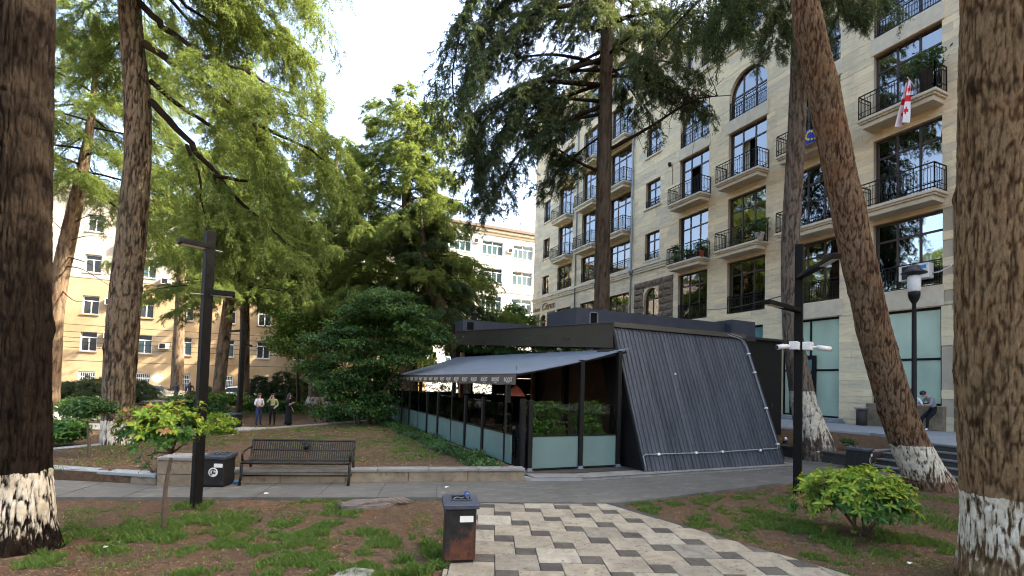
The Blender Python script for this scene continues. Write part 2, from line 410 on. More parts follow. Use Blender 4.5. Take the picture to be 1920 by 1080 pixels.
def m_bark(name, lo, hi, wash=0.0, red=.25, cover=.56):
    """cracked bark from the mesh's own crack depth; whitewash on the ridges up to height wash"""
    n = Nd(name); o = n.objc(); p = n.pos(); cr = n.attr('crack')
    f = n.noise(n.scale(p, (1, 1, .30)), 44, 6, .75); w = n.noise(p, 1.6, 5, .65)
    c = n.ramp(cr, [(.05, C(lo, .45)), (.35, C(lo, 1.3)), (.70, hi), (1, C(hi, 1.2))])
    f2 = n.noise(n.scale(p, (1, 1, .20)), 62, 5, .7, .5)
    c = n.mix(1.0, c, n.ramp(f, [(.3, .72), (.5, 1.0), (.75, 1.28)]), 'MULTIPLY'); c = n.mix(1.0, c, n.ramp(f2, [(.36, .62), (.52, 1.0), (.72, 1.25)]), 'MULTIPLY')
    c = n.mix(n.math('MULTIPLY', n.ramp(w, [(.5, 0), (.7, 1)]), red), c, (hi[0]*1.1, hi[1]*.62, hi[2]*.42))
    c = n.mix(n.math('MULTIPLY', n.ramp(n.noise(p, .9, 4, .6), [(.5, 0), (.75, 1)]), .3), c, (hi[0]*.75, hi[1]*.92, hi[2]*.85))
    if wash:
        z = n.new('ShaderNodeSeparateXYZ'); n.link(p, z.inputs[0])
        edge = n.math('ADD', n.math('MULTIPLY', n.noise(n.scale(p, (9, 9, 3)), 1.0, 3, .6), .10), wash-.05)
        below = n.math('LESS_THAN', z.outputs[2], edge)
        fade = n.math('MULTIPLY', n.ramp(n.math('DIVIDE', n.math('SUBTRACT', edge, z.outputs[2]), wash), [(.5, 0), (1, .34)]), 1.0)
        cov = n.math('ADD', n.math('MULTIPLY', cr, .34), n.math('MULTIPLY', n.noise(n.scale(p, (1, 1, .15)), 44, 4, .7, .5), .62))
        cov = n.math('ADD', cov, n.math('MULTIPLY', n.noise(p, 5, 4, .6), .22))
        cov = n.math('SUBTRACT', cov, fade)
        k = n.math('MULTIPLY', below, n.ramp(cov, [(cover-.09, 0), (cover+.07, 1)]))
        paint = n.ramp(n.noise(p, 6, 5, .7), [(.3, (.36, .30, .20)), (.65, (.60, .545, .43))])
        c = n.mix(k, c, paint)
    h = n.math('ADD', n.math('MULTIPLY', f, .6), n.math('MULTIPLY', cr, .4))
    return n.done(n.bsdf(c, .95, 0, .04, h, .9, .025))

def m_leaf(name, cols, trans=.35, rough=.55):
    """leaf colour from the mesh's tone attribute, light passing through thin blades"""
    n = Nd(name); t = n.attr('tone')
    if 'needle' in name: t = n.math('ADD', n.math('MULTIPLY', t, .55), n.math('MULTIPLY', n.rand(), .45), clamp=True)
    c = n.ramp(t, [(i/(len(cols)-1), q) for i, q in enumerate(cols)])
    b = n.bsdf(c, rough, 0, .22)
    tr = n.new('ShaderNodeBsdfTranslucent'); n.link(n.mix(.5, c, (.20, .24, .03)), tr.inputs['Color'])
    mx = n.new('ShaderNodeMixShader'); mx.inputs[0].default_value = trans
    n.link(b.outputs[0], mx.inputs[1]); n.link(tr.outputs[0], mx.inputs[2])
    return n.done(mx)
M['needle'] = m_leaf('cedar_needles', [(.055, .090, .020), (.12, .175, .038), (.19, .24, .062), (.24, .26, .09)], .55)
M['needle_dark'] = m_leaf('dark_cedar_needles', [(.016, .030, .016), (.032, .055, .028), (.065, .09, .042)], .3)
M['needle_blue'] = m_leaf('bluish_cedar_needles', [(.022, .046, .022), (.048, .085, .036), (.09, .125, .05)], .35)
M['leaf_dark'] = m_leaf('dark_broad_leaves', [(.014, .040, .012), (.034, .092, .024), (.085, .17, .04)], .35, .5)
M['leaf_mid'] = m_leaf('mid_green_leaves', [(.025, .052, .018), (.05, .10, .028), (.09, .15, .04)], .3, .45)
M['leaf_bright'] = m_leaf('bright_spring_leaves', [(.05, .11, .02), (.10, .19, .03), (.19, .25, .05)], .4, .5)
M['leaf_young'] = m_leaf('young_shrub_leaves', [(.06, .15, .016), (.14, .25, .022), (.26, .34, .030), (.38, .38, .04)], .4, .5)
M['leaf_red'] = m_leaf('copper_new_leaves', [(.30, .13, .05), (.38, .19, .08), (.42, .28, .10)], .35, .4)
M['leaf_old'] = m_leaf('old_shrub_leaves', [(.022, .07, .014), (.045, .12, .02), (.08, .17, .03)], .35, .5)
M['grass'] = m_leaf('grass_blades', [(.030, .068, .012), (.058, .122, .018), (.11, .175, .03), (.20, .19, .06)], .4, .6)
M['litter'] = m_leaf('dry_litter', [(.05, .03, .018), (.13, .07, .038), (.22, .14, .078), (.32, .25, .17)], .05, .9)
# ================================================================== THE SETTING: ground, paths, beds
def sstep(a, b, x): t = np.clip((x-a)/(b-a), 0, 1); return t*t*(3-2*t)
def ground_z(x, y):
    x = np.asarray(x, float); y = np.asarray(y, float)
    base = -.3*sstep(17, 22, x*.416+y*.909)
    p = np.stack([x, y, x*0], -1).reshape(-1, 3)
    n = (fbm(p*1.3, 3, 3)-.5)*.05 + (fbm(p*6, 9, 2)-.5)*.03
    return base - .018 + np.minimum(n.reshape(x.shape), .03)
xs = np.concatenate([[-400,-150,-60], np.arange(-30,-8,2), np.arange(-8,13,.11), np.arange(13,40,2), [60,150,400]])
ys = np.concatenate([[-200,-60,-20,-6,-2], np.arange(0,12,.11), np.arange(12,64,1.5), [90,200,700]])
gx, gy = np.meshgrid(xs, ys); nx, ny = len(xs), len(ys)
gv = np.stack([gx, gy, ground_z(gx, gy)], -1).reshape(-1, 3)
ii = (np.arange(ny-1)[:,None]*nx + np.arange(nx-1)[None,:]).ravel()
setting('ground', np_mesh('ground', gv, np.stack([ii, ii+1, ii+nx+1, ii+nx], 1), M['soil'], True))

b = MB(); b.prism([(-9,14.2),(-3.28,10.65),(2.65,8.82),(3.12,8.3),(5.58,7.47),(8.2,7.72),(11.0,8.0),(15.2,7.6),(15.2,12.5),(13.2,12.5),(13.0,9.52),(6.0,9.52),(4.8,9.85),(1.44,10.95),(-1.95,11.3),(-3.85,12.35),(-8,15.4)], -.25, .035)
setting('path', b.mesh('path', M['path']))
# joint lines cut into the path: thin recessed expansion strips of dark grit
b = MB()
for q in range(7):
    t = q/6; a_ = np.array([-3.28+5.9*t, 10.65-1.83*t]); e = a_ + np.array([.50, 1.62])*(.93-.25*t)
    b.bar((*a_, .0375), (*e, .0375), .014, .004)
put('joint', b.mesh('joint', M['dark_stone']), bpy.data.objects['path'])

# ---- paved path: two sizes of tile in a pinwheel bond, each tile an object
tile_poly = [(3.08,8.25),(5.62,7.42),(5.90,4.79),(6.10,3.4),(6.5,1.2),(.2,1.2),(1.15,3.95),(1.75,5.5)]
tile_poly = tile_poly[::-1]
def clip(poly, win):
    out = list(poly); n = len(win)
    for i in range(n):
        a, c = win[i], win[(i+1) % n]; inp = out; out = []
        if not inp: break
        side = lambda p: (c[0]-a[0])*(p[1]-a[1])-(c[1]-a[1])*(p[0]-a[0])
        for j in range(len(inp)):
            p, q = inp[j-1], inp[j]; sp, sq = side(p), side(q)
            if (sp >= 0) != (sq >= 0):
                t = sp/(sp-sq); out.append((p[0]+(q[0]-p[0])*t, p[1]+(q[1]-p[1])*t))
            if sq >= 0: out.append(q)
    return out
def area(poly): return abs(sum(poly[i-1][0]*poly[i][1]-poly[i][0]*poly[i-1][1] for i in range(len(poly)))/2)
if sum(tile_poly[i-1][0]*tile_poly[i][1]-tile_poly[i][0]*tile_poly[i-1][1] for i in range(len(tile_poly))) < 0: tile_poly = tile_poly[::-1]
b = MB(); b.prism(tile_poly, -.2, .004)
paved = setting('paved_path', b.mesh('paved_path', M['dark_stone']))
ed = ray(925, 719); ed = np.array([ed[0], ed[1]]); ed /= np.linalg.norm(ed); er = np.array([ed[1], -ed[0]])
org = on_z(1036.9, 1016.2, .03)[:2]; S = .258
def tl(a, b_): return org + er*a - ed*b_
for i in range(-16, 17):
    for j in range(-16, 17):
        o_ = np.array([S, 2*S])*i + np.array([2*S, -S])*j
        for kind, (u0, v0, w) in (('dark', (0, 0, S)), ('light', (S, 0, 2*S))):
            g = .0045
            q = [tl(o_[0]+u0+g, o_[1]+v0+g), tl(o_[0]+u0+g, o_[1]+v0+w-g), tl(o_[0]+u0+w-g, o_[1]+v0+w-g), tl(o_[0]+u0+w-g, o_[1]+v0+g)]
            c = sum(q)/4
            if c @ np.array([.416, .909]) < 4.2: continue
            pl = clip([tuple(p) for p in q], tile_poly)
            if len(pl) < 3 or area(pl) < .012: continue
            h = .028+rnd.uniform(-.0035, .0035)
            if sum(pl[k-1][0]*pl[k][1]-pl[k][0]*pl[k-1][1] for k in range(len(pl))) < 0: pl = pl[::-1]
            tb = MB(); tb.prism(pl, -.015, [h+rnd.uniform(-.0018, .0018) for _ in pl])
            me = bevel(tb.mesh('tile', M['tile_dark' if kind == 'dark' else 'tile_light']), .004)
            put('paving_tile', me, paved)

# ---- planting bed behind the bench
bed_poly = [(-6.6,14.35),(-3.85,12.45),(-1.95,11.32),(1.44,10.98),(4.55,10.05),(4.55,24.3),(3.77,24.1),(-1.5,19.5),(-4.2,16.6),(-4.9,15.72)]
b = MB(); b.prism(bed_poly, -.4, .2)
setting('planting_bed', b.mesh('planting_bed', M['soil']))
# soil relief on the bed
bx, by = np.meshgrid(np.arange(-6.6, 4.5, .16), np.arange(10.2, 24.1, .16))
def inside(px, py, poly):
    r = np.zeros(px.shape, bool); n = len(poly)
    for i in range(n):
        (x1, y1), (x2, y2) = poly[i-1], poly[i]
        r ^= ((y1 > py) != (y2 > py)) & (px < (x2-x1)*(py-y1)/(y2-y1+1e-12)+x1)
    return r
pp = np.stack([bx, by, bx*0], -1).reshape(-1, 3)
bz = (.200 + (fbm(pp*.7, 21, 4)-.45)*.06 + (fbm(pp*5, 22, 2)-.5)*.03).reshape(bx.shape)
ins = inside(bx, by, bed_poly); bz = np.where(ins, bz, .17)
nn = bx.shape[1]; ii = (np.arange(bx.shape[0]-1)[:,None]*nn+np.arange(nn-1)[None,:]).ravel()
ok = (ins.ravel()[ii] & ins.ravel()[ii+1] & ins.ravel()[ii+nn] & ins.ravel()[ii+nn+1]); ii = ii[ok]
setting('bed_soil', np_mesh('bed_soil', np.stack([bx.ravel(), by.ravel(), bz.ravel()], 1), np.stack([ii, ii+1, ii+nn+1, ii+nn], 1), M['soil'], True))

def wall_run(name, label, p0, p1, h, th, bl, cop=.06, mat='wall_stone', copmat='kerb', over=.03, z0=0.0, group=None):
    """a low wall of separate blocks under separate coping slabs, front face on p0-p1, body to the left of p0->p1"""
    p0, p1 = np.array(p0, float), np.array(p1, float); L = np.linalg.norm(p1-p0); d = (p1-p0)/L; nrm = np.array([-d[1], d[0]])
    t = thing(name, label, 'wall', (*p0, z0), group)
    k = max(1, round(L/bl)); rows = 2 if h > .38 else 1
    for r in range(rows):
        za, zb = z0+(h-cop)*r/rows, z0+(h-cop)*(r+1)/rows-.006
        for i in range(k):
            a = p0+d*(L*i/k+.004); e = p0+d*(L*(i+1)/k-.004); j = rnd.uniform(-.006, .006)
            m_ = MB(); m_.tone = rnd.random(); m_.prism([tuple(a+nrm*j), tuple(e+nrm*j), tuple(e+nrm*th), tuple(a+nrm*th)], za, zb)
            put('stone_block', bevel(m_.mesh('stone_block', M[mat]), .008), t)
    k2 = max(1, round(L/1.05))
    for i in range(k2):
        a = p0+d*(L*i/k2+.003); e = p0+d*(L*(i+1)/k2-.003); j = rnd.uniform(-.005, .005)
        m_ = MB(); m_.prism([tuple(a-nrm*(over+j)), tuple(e-nrm*(over+j)), tuple(e+nrm*(th+.02)), tuple(a+nrm*(th+.02))], z0+h-cop+.002, z0+h+rnd.uniform(-.004, .004))
        put('coping_stone', bevel(m_.mesh('coping_stone', M[copmat]), .006), t)
    return t
wall_run('retaining_wall', 'low stone wall with grey coping behind the black slatted bench', (-1.12,11.18), (4.86,9.78), .30, .26, 1.25)
wall_run('retaining_wall', 'low kerb wall with grey coping beside the whitewashed cedar', (-7.2,14.75), (-2.02,11.33), .22, .26, .9, copmat='grey_slab')
wall_run('stone_pier', 'square sandstone pier ending the low wall behind the tall lamp post', (-2.0,11.22), (-1.13,10.93), .56, .55, .9)
wall_run('kerb_wall', 'long dark kerb with grey top at the far edge of the bed', (3.9,24.22), (-1.5,19.58), .30, .22, 1.2, mat='dark_stone', copmat='kerb', z0=-.05)
wall_run('kerb_wall', 'short grey kerb beyond the young tree near the big left trunk', (-1.54,19.54), (-5.0,15.7), .28, .22, 1.2, mat='dark_stone', copmat='grey_slab', z0=-.05)

# ---- far side: plaza, lawn strips, street, pavement
def fz(d): return -.3
b = MB(); b.prism([(-14,22.2),(-5.5,17.4),(-1.6,20.6),(3.7,25.4),(4.2,27.6),(-.2,26.4),(-3.4,27.6),(-10,30)], -.6, -.278)
setting('far_path', b.mesh('far_path', M['plaza']))
b = MB(); b.prism([(-16,33.5),(-9,31.0),(-7,33.2),(-14,36.5)], -.6, -.270)
setting('sunlit_path', b.mesh('sunlit_path', M['plaza']))
b = MB(); b.prism([(-60,47.5),(60,47.5),(60,55.0),(-60,55.0)], -.7, -.284); setting('street', b.mesh('street', M['asphalt']))
b = MB(); b.prism([(-60,55.0),(60,55.0),(60,58.2),(-60,58.2)], -.7, -.16); setting('pavement', b.mesh('pavement', M['concrete']))

# ---- terrace, its steps and the earth bank in front
TER = .8
b = MB(); b.prism([(16.3,14.0),(17.64,11.81),(18.4,10.6),(18.4,9.0),(16.75,9.0),(16.75,2.0),(23.6,2.0),(23.6,30),(16.3,30)], -.2, TER)
setting('terrace', b.mesh('terrace', M['grey_slab']))
b = MB(); b.prism([(15.0,8.95),(18.45,8.95),(18.45,10.6),(17.68,11.83),(16.35,14.0),(15.0,13.5)], -.1, [.32,.66,.72,.76,.74,.34])
setting('earth_bank', b.mesh('earth_bank', M['soil']))
st = thing('stone_steps', 'dark grey stone steps up to the terrace behind the leaning cedar', 'steps', (14.6,5.5,0))
for k in range(5):
    x0 = 15.0+.35*k; z1 = .16*(k+1)
    m_ = MB(); m_.box(x0, 3.0, z1-.16+.002*k, 16.75+.002*k, 8.70-.004*k, z1-.045); put('riser', m_.mesh('riser', M['dark_stone']), st)
    for q in range(4):
        m_ = MB(); m_.box(x0-.03, 3.0+1.425*q+.004, z1-.043, x0+.36, 3.0+1.425*(q+1)-.004, z1); put('tread', bevel(m_.mesh('tread', M['step_tread']), .006), st)
wall_run('cheek_wall', 'sloping dark stone cheek wall beside the terrace steps', (16.9,8.95), (14.75,8.95), .50, -.22, 1.0, mat='dark_stone', copmat='kerb')
wall_run('bank_wall', 'low dark stone wall holding the earth bank by the right lamp post', (14.98,13.6), (14.98,9.0), .36, .22, 1.5, mat='dark_stone', copmat='dark_stone')

# ================================================================== THE STONE APARTMENT BUILDING
FX = 23.0
apt = thing('apartment_building', 'long pale stone apartment building with iron balconies and arched top windows', 'building', (FX, 28, 0))
def sub_int(iv, cuts):
    for c0, c1 in cuts:
        nv = []
        for a, e in iv:
            if c1 <= a or c0 >= e: nv.append((a, e)); continue
            if c0 > a: nv.append((a, c0))
            if c1 < e: nv.append((c1, e))
        iv = nv
    return iv
def cut_bands(y0, y1, z0, z1, ops, zs=()):
    """rectangles of [y0,y1]x[z0,z1] left after the openings (ya,yb,za,zb), split at heights zs"""
    cz = sorted({z0, z1} | {z for z in zs if z0 < z < z1} | {z for o in ops for z in (o[2], o[3]) if z0 < z < z1})
    for a, e in zip(cz, cz[1:]):
        m_ = (a+e)/2
        for ya, yb in sub_int([(y0, y1)], [(o[0], o[1]) for o in ops if o[2] < m_ < o[3]]): yield ya, yb, a, e
slab_list = []
def clad(xw, y0, y1, z0, z1, ops, tone=.5, course=.34):
    """backing wall plus a list of separate cladding slabs"""
    m_ = MB()
    for ya, yb, a, e in cut_bands(y0, y1, z0, z1, ops): m_.box(xw+.032, ya, a, xw+.42, yb, e)
    put('wall', m_.mesh('wall', M['stone']), apt)
    n = round((z1-z0)/course); zs = [z0+(z1-z0)*i/n for i in range(n+1)]
    for ya, yb, a, e in cut_bands(y0, y1, z0, z1, ops, zs):
        y = ya
        while y < yb-.02:
            L = rnd.uniform(.75, 1.5); ye = min(yb, y+L)
            if yb-ye < .3: ye = yb
            slab_list.append((xw+rnd.uniform(-.003, .003), y, ye, a, e, min(1, max(0, rnd.gauss(tone, .22))))); y = ye
panes = 0
def window(xw, y0, y1, z0, z1, cols=3, tz=.27, frame='wood_frame', arch=None, rail=0.0, curtain=.8, glass='glass', open_door=False, mid=False):
    """a window: frame (the part) with its panes, curtains and railing as sub-parts; arch = spring height"""
    X = xw+.20; w = .075; f = MB()
    W = y1-y0; ye = [y0+W*i/cols for i in range(cols+1)]
    zt = z1-(z1-z0)*tz if arch is None else arch
    for i, y in enumerate(ye):
        ya = y if i == 0 else (y-w if i == cols else y-w/2)
        zz = z1 if arch is None else arch+sqrt(max(0, (W/2)**2-(ya+w/2-(y0+y1)/2)**2))
        f.box(X, ya, z0, X+.08, ya+w, zz)
    f.box(X-.004, y0, z0, X+.084, y1, z0+w); f.box(X-.004, y0, zt-w/2, X+.084, y1, zt+w/2)
    if arch is None: f.box(X-.004, y0, z1-w, X+.084, y1, z1)
    else:
        pts = [(X+.04, (y0+y1)/2-cos(pi*k/14)*(W/2-w/2), arch+sin(pi*k/14)*(W/2-w/2)) for k in range(15)]
        for p, q in zip(pts, pts[1:]): f.bar(p, q, .09, w, (1, 0, 0))
    fr = put('window', f.mesh('window', M[frame]), apt)
    for i in range(cols):
        a, e = ye[i]+w/2, ye[i+1]-w/2
        if not (open_door and i == cols//2):
            m_ = MB(); m_.box(X+.035, a, z0+w, X+.045, e, zt-w/2); put('pane', m_.mesh('pane', M[glass]), fr)
        if arch is None:
            m_ = MB(); m_.box(X+.035, a, zt+w/2, X+.045, e, z1-w); put('pane', m_.mesh('pane', M[glass]), fr)
        else:
            cy = (y0+y1)/2; R_ = W/2-w/2; yy = np.linspace(a, e, 7)
            top = [(X+.035, y, arch+w/2+max(.02, sqrt(max(0, R_*R_-(y-cy)**2))-w/2)) for y in yy]
            m_ = MB(); m_.extr([(X+.035, a, arch+w/2), (X+.035, e, arch+w/2)] + top[::-1], (.01, 0, 0)); put('pane', m_.mesh('pane', M[glass]), fr)
    if glass == 'glass' and rnd.random() < curtain:
        for s in (0, 1):
            cw = W*rnd.uniform(.36, .5); ya = y0 if s == 0 else y1-cw
            k = max(6, int(cw/.06)); v = []; 
            for i in range(k+1):
                y = ya+cw*i/k; x = X+.30+.035*sin(i*1.9)+rnd.uniform(-.01, .01); v += [(x, y, z0+.02), (x, y, z1-.1)]
            m_ = MB(); m_.add(v, [(2*i, 2*i+2, 2*i+3, 2*i+1) for i in range(k)]); put('curtain', m_.mesh('curtain', M['curtain']), fr)
    if rail: put('railing', railing([(xw+.06, y0+.01), (xw+.06, y1-.01)], z0+.06, z0+rail).mesh('railing', M['iron']), fr)
    return fr
def railing(poly, z0, z1, sp=.115):
    m_ = MB()
    for (xa, ya), (xb, yb) in zip(poly, poly[1:]):
        a = np.array([xa, ya]); d = np.array([xb, yb])-a; L = np.linalg.norm(d); n = max(2, round(L/sp))
        for z, t in ((z1, .045), (z1-.16, .022), (z0+.04, .028), (z0+.26, .018)):
            m_.bar((xa, ya, z), (xb, yb, z), .03 if z == z1 else .02, t)
        for i in range(n+1):
            p = a+d*i/n
            w = .035 if i in (0, n) else .016
            m_.box(p[0]-w/2, p[1]-w/2, z0, p[0]+w/2, p[1]+w/2, z1-.01 if i % 2 == 0 or i in (0, n) else z1-.165)
    return m_
def balcony(xw, y0, y1, zt, depth=.90):
    """stepped stone slab with an iron railing; zt = floor height"""
    m_ = MB(); xf = xw-depth
    m_.box(xf, y0, zt-.12, xw+.02, y1, zt); m_.box(xf+.06, y0+.06, zt-.20, xw+.018, y1-.06, zt-.122); m_.box(xf+.14, y0+.14, zt-.40, xw+.016, y1-.14, zt-.202)
    s = put('balcony', bevel(m_.mesh('balcony', M['slab_soffit']), .012), apt)
    put('railing', railing([(xw-.02, y0+.06), (xf+.06, y0+.06), (xf+.06, y1-.06), (xw-.02, y1-.06)], zt+.03, zt+1.02).mesh('railing', M['iron']), s)
    return s
def spandrel(xw, y0, y1, zs, z1):
    cy = (y0+y1)/2; R_ = (y1-y0)/2
    for s in (-1, 1):
        arc = [(cy+s*R_*cos(t), zs+R_*sin(t)) for t in np.linspace(0, pi/2, 10)]
        m_ = MB(); m_.extr([(xw, y, z) for y, z in arc]+[(xw, cy, z1+.002), (xw, cy+s*R_, z1+.002)], (.40, 0, 0))
        put('arch_stone', m_.mesh('arch_stone', M['cladding']), apt)
def sill(xw, y0, y1, z):
    m_ = MB(); m_.box(xw-.10, y0-.12, z-.13, xw+.19, y1+.12, z); put('sill', bevel(m_.mesh('sill', M['slab_soffit']), .01), apt)

# right-hand section: four wide bays, one narrow bay and the attic
ops = []; bays = [(10.65, 13.15), (14.6, 17.1), (18.5, 21.0), (22.48, 24.93)]; south = [(5.6, 8.1), (.6, 3.1), (-4.4, -1.9)]
for (a, e) in bays+south:
    ops += [(a, e, 6.45, 9.4), (a, e, 10.03, 13.1), (a, e, 13.92, 16.9), (a, e, 17.68, 17.68+1.30+(e-a)/2)]
ops += [(10.70, 13.2, 1.75, 5.6), (14.6, 17.5, .98, 5.65), (18.6, 21, .98, 5.65), (22.5, 24.9, .98, 5.65)]
NB = (26.78, 28.28)
ops += [(*NB, 11.02, 12.95), (*NB, 14.74, 16.6), (*NB, 18.42, 20.42), (*NB, 6.2, 9.05)]
ops += [(24.04, 24.68, 22.25, 24.05), (22.70, 23.35, 22.25, 24.05), (26.75, 28.25, 22.30, 24.05), (19.0, 20.6, 22.25, 24.05), (14.9, 16.8, 22.25, 24.05), (10.9, 12.9, 22.25, 24.05)]
clad(FX, -26, 29.6, 0, 21.72, ops, .62)
clad(FX+.12, -26, 29.6, 21.96, 24.4, ops, .12)  # attic slabs toned cooler: the skylight on them is put into their colour
for (a, e) in bays+south:
    for k, (z0, z1) in enumerate(((6.45, 9.4), (10.03, 13.1), (13.92, 16.9))):
        od = (a, k) in ((18.5, 2), (22.48, 2))
        window(FX, a, e, z0, z1, 3, .26, rail=1.0 if k == 0 else 0, open_door=od, curtain=1.0 if k < 2 else .6)
        if k and a > 5: balcony(FX, a-.22+(.02 if k == 1 else 0), e+.18, z0-.04)
    window(FX, a, e, 17.68, 17.68+1.30+(e-a)/2, 3, arch=18.98, rail=1.02); spandrel(FX, a, e, 18.98, 18.98+(e-a)/2)
    m_ = MB(); m_.box(FX-.05, a-.10, 16.92, FX+.02, e+.10, 17.66); put('spandrel_panel', bevel(m_.mesh('spandrel_panel', M['slab_soffit']), .01), apt)
for z0, z1 in ((11.02, 12.95), (14.74, 16.6), (18.42, 20.42)):
    window(FX, *NB, z0, z1, 2, .3, rail=.55); sill(FX, *NB, z0)
window(FX, *NB, 6.2, 9.05, 2, arch=8.30, rail=.9); spandrel(FX, *NB, 8.30, 9.05)
for a, e in ((24.04, 24.68), (22.70, 23.35), (26.75, 28.25), (19.0, 20.6), (14.9, 16.8), (10.9, 12.9)):
    window(FX+.12, a, e, 22.3 if a > 26 else 22.25, 24.05, 1 if e-a < 1 else 2, .3, rail=.5, curtain=.2)
m_ = MB(); m_.box(FX-.16, -26.01, 21.74, FX+.45, 29.62, 21.94); m_.box(FX-.08, -26.005, 21.60, FX+.03, 29.61, 21.738); put('cornice', bevel(m_.mesh('cornice', M['slab_soffit']), .02), apt)
m_ = MB(); m_.box(FX-.05, -26.02, 24.42, FX+12, 29.63, 24.62); put('roof', m_.mesh('roof', M['slab_soffit']), apt)
# shop windows on the terrace
def shop(y0, y1, z0, z1, cols, glass, mid):
    X = FX+.16; w = .09; f = MB(); ye = [y0+(y1-y0)*i/cols for i in range(cols+1)]
    for i, y in enumerate(ye): f.box(X, y-w/2 if 0 < i < cols else (y if i == 0 else y-w), z0, X+.08, (y+w/2) if 0 < i < cols else (y+w if i == 0 else y), z1)
    for z in (z0+w/2, mid, z1-w/2): f.box(X-.004, y0, z-w/2, X+.084, y1, z+w/2)
    fr = put('shop_window', f.mesh('shop_window', M['black_metal']), apt)
    for i in range(cols):
        a, e = ye[i]+w/2, ye[i+1]-w/2
        for za, zb in ((z0+w, mid-w/2), (mid+w/2, z1-w)):
            m_ = MB(); m_.box(X+.03, a, za, X+.045, e, zb); put('pane', m_.mesh('pane', M[glass]), fr)
    return fr
shop(10.70, 13.2, 1.75, 5.6, 1, 'film', 3.58)
shop(14.6, 17.5, .98, 5.65, 2, 'film', 3.2); shop(18.6, 21.0, .98, 5.65, 2, 'teal_film', 3.2); shop(22.5, 24.9, .98, 5.65, 2, 'teal_film', 3.2)
dr = put('door', MB().box(FX+.02, 15.75, .985, FX+.15, 17.05, 3.9).mesh('door', M['black_metal']), apt)
put('pane', MB().box(FX+.004, 15.9, 1.2, FX+.018, 16.9, 3.0).mesh('pane', M['teal_film']), dr)
put('pane', MB().box(FX+.004, 15.9, 3.15, FX+.018, 16.9, 3.7).mesh('pane', M['teal_film']), dr)
m_ = MB(); m_.box(FX-.55, 14.3, TER, FX+.1, 17.4, TER+.10); m_.box(FX-.28, 14.4, TER+.10, FX+.1, 17.3, TER+.19); put('door_step', bevel(m_.mesh('door_step', M['grey_slab']), .01), apt)
m_ = MB(); m_.box(FX-.16, 10.55, TER, FX+.02, 13.35, 1.74); put('plinth', bevel(m_.mesh('plinth', M['wall_stone']), .015), apt)
m_ = MB(); m_.box(FX-.04, 10.6, 5.63, FX+.01, 13.3, 6.42); m_.box(FX-.04, 14.45, 5.68, FX+.01, 17.55, 6.42); put('lintel_panel', bevel(m_.mesh('lintel_panel', M['slab_soffit']), .01), apt)

# left-hand section, set back slightly
LX = FX+.20; ops2 = []; lb = [(30.25, 32.95), (34.35, 36.95), (38.5, 41.05)]; nl = (42.72, 44.02)
rows = ((11.0, 13.15), (13.86, 16.9), (17.5, 20.5), (21.12, 24.1), (24.75, 27.6))
nrow = ((10.98, 12.8), (14.55, 16.5), (18.18, 20.3), (21.9, 23.9), (25.3, 27.4))
for a, e in lb: ops2 += [(a, e, z0, z1) for z0, z1 in rows] + [(a, e, 6.0, 9.2)]
ops2 += [(*nl, z0, z1) for z0, z1 in nrow] + [(43.0, 44.3, 6.6, 9.0)]
clad(LX, 29.6, 46, 0, 28.8, ops2, .36)
for a, e in lb:
    for k, (z0, z1) in enumerate(rows):
        window(LX, a, e, z0, z1, 3, .26, rail=.75 if k in (0, 4) else 0)
        if 0 < k < 4: balcony(LX, a-.15, e+.15, z0-.06, .85)
    window(LX, a, e, 6.0, 9.2, 3, .26)
for z0, z1 in nrow: window(LX, *nl, z0, z1, 2, .3, rail=.6); sill(LX, *nl, z0)
window(LX, 43.0, 44.3, 6.6, 9.0, 2, arch=8.35, rail=0); spandrel(LX, 43.0, 44.3, 8.35, 9.0)
m_ = MB()
m_.box(LX-.14, 29.75, 10.64, LX+.03, 46.05, 10.84); m_.box(LX-.07, 29.76, 10.46, LX+.028, 46.04, 10.638); m_.box(LX-.10, 29.77, 10.30, LX+.026, 46.03, 10.40)
put('string_course', bevel(m_.mesh('string_course', M['slab_soffit']), .012), apt)
m_ = MB()
m_.box(FX-.14, 25.25, 10.64, FX+.03, 29.5, 10.84); m_.box(FX-.07, 25.26, 10.46, FX+.028, 29.49, 10.638); m_.box(FX-.10, 25.27, 10.30, FX+.026, 29.48, 10.40)
put('string_course', bevel(m_.mesh('string_course', M['slab_soffit']), .012), apt)
m_ = MB(); m_.box(LX-.55, 29.58, 28.82, LX+12, 46.5, 29.3); m_.box(LX-.30, 29.585, 28.5, LX+.02, 46.3, 28.818); put('eave', bevel(m_.mesh('eave', M['cream']), .03), apt)
# dark rooms, floors and back so that light does not leak
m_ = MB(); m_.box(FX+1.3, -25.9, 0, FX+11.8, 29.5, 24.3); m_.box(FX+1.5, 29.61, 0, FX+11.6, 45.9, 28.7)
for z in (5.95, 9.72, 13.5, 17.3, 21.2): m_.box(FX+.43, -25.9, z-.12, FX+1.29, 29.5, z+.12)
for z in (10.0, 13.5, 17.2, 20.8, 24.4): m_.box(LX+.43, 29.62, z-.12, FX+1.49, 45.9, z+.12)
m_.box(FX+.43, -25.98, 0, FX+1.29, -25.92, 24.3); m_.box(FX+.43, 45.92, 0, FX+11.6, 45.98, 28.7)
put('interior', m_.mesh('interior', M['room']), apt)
m_ = MB(); m_.tube([(FX-.10, 29.66, TER), (FX-.10, 29.66, 21.5)], .075, 10)
for z in range(2, 21, 2): m_.lathe([(.09, 0), (.095, .03), (.09, .06)], (FX-.10, 29.66, z), 10)
m_.lathe([(.10, 0), (.19, .25), (.19, .40)], (FX-.10, 29.66, 10.3), 10); m_.lathe([(.10, 0), (.20, .3), (.2, .45)], (FX-.10, 29.66, 21.2), 10)
put('downpipe', m_.mesh('downpipe', M['pipe'], True), apt)
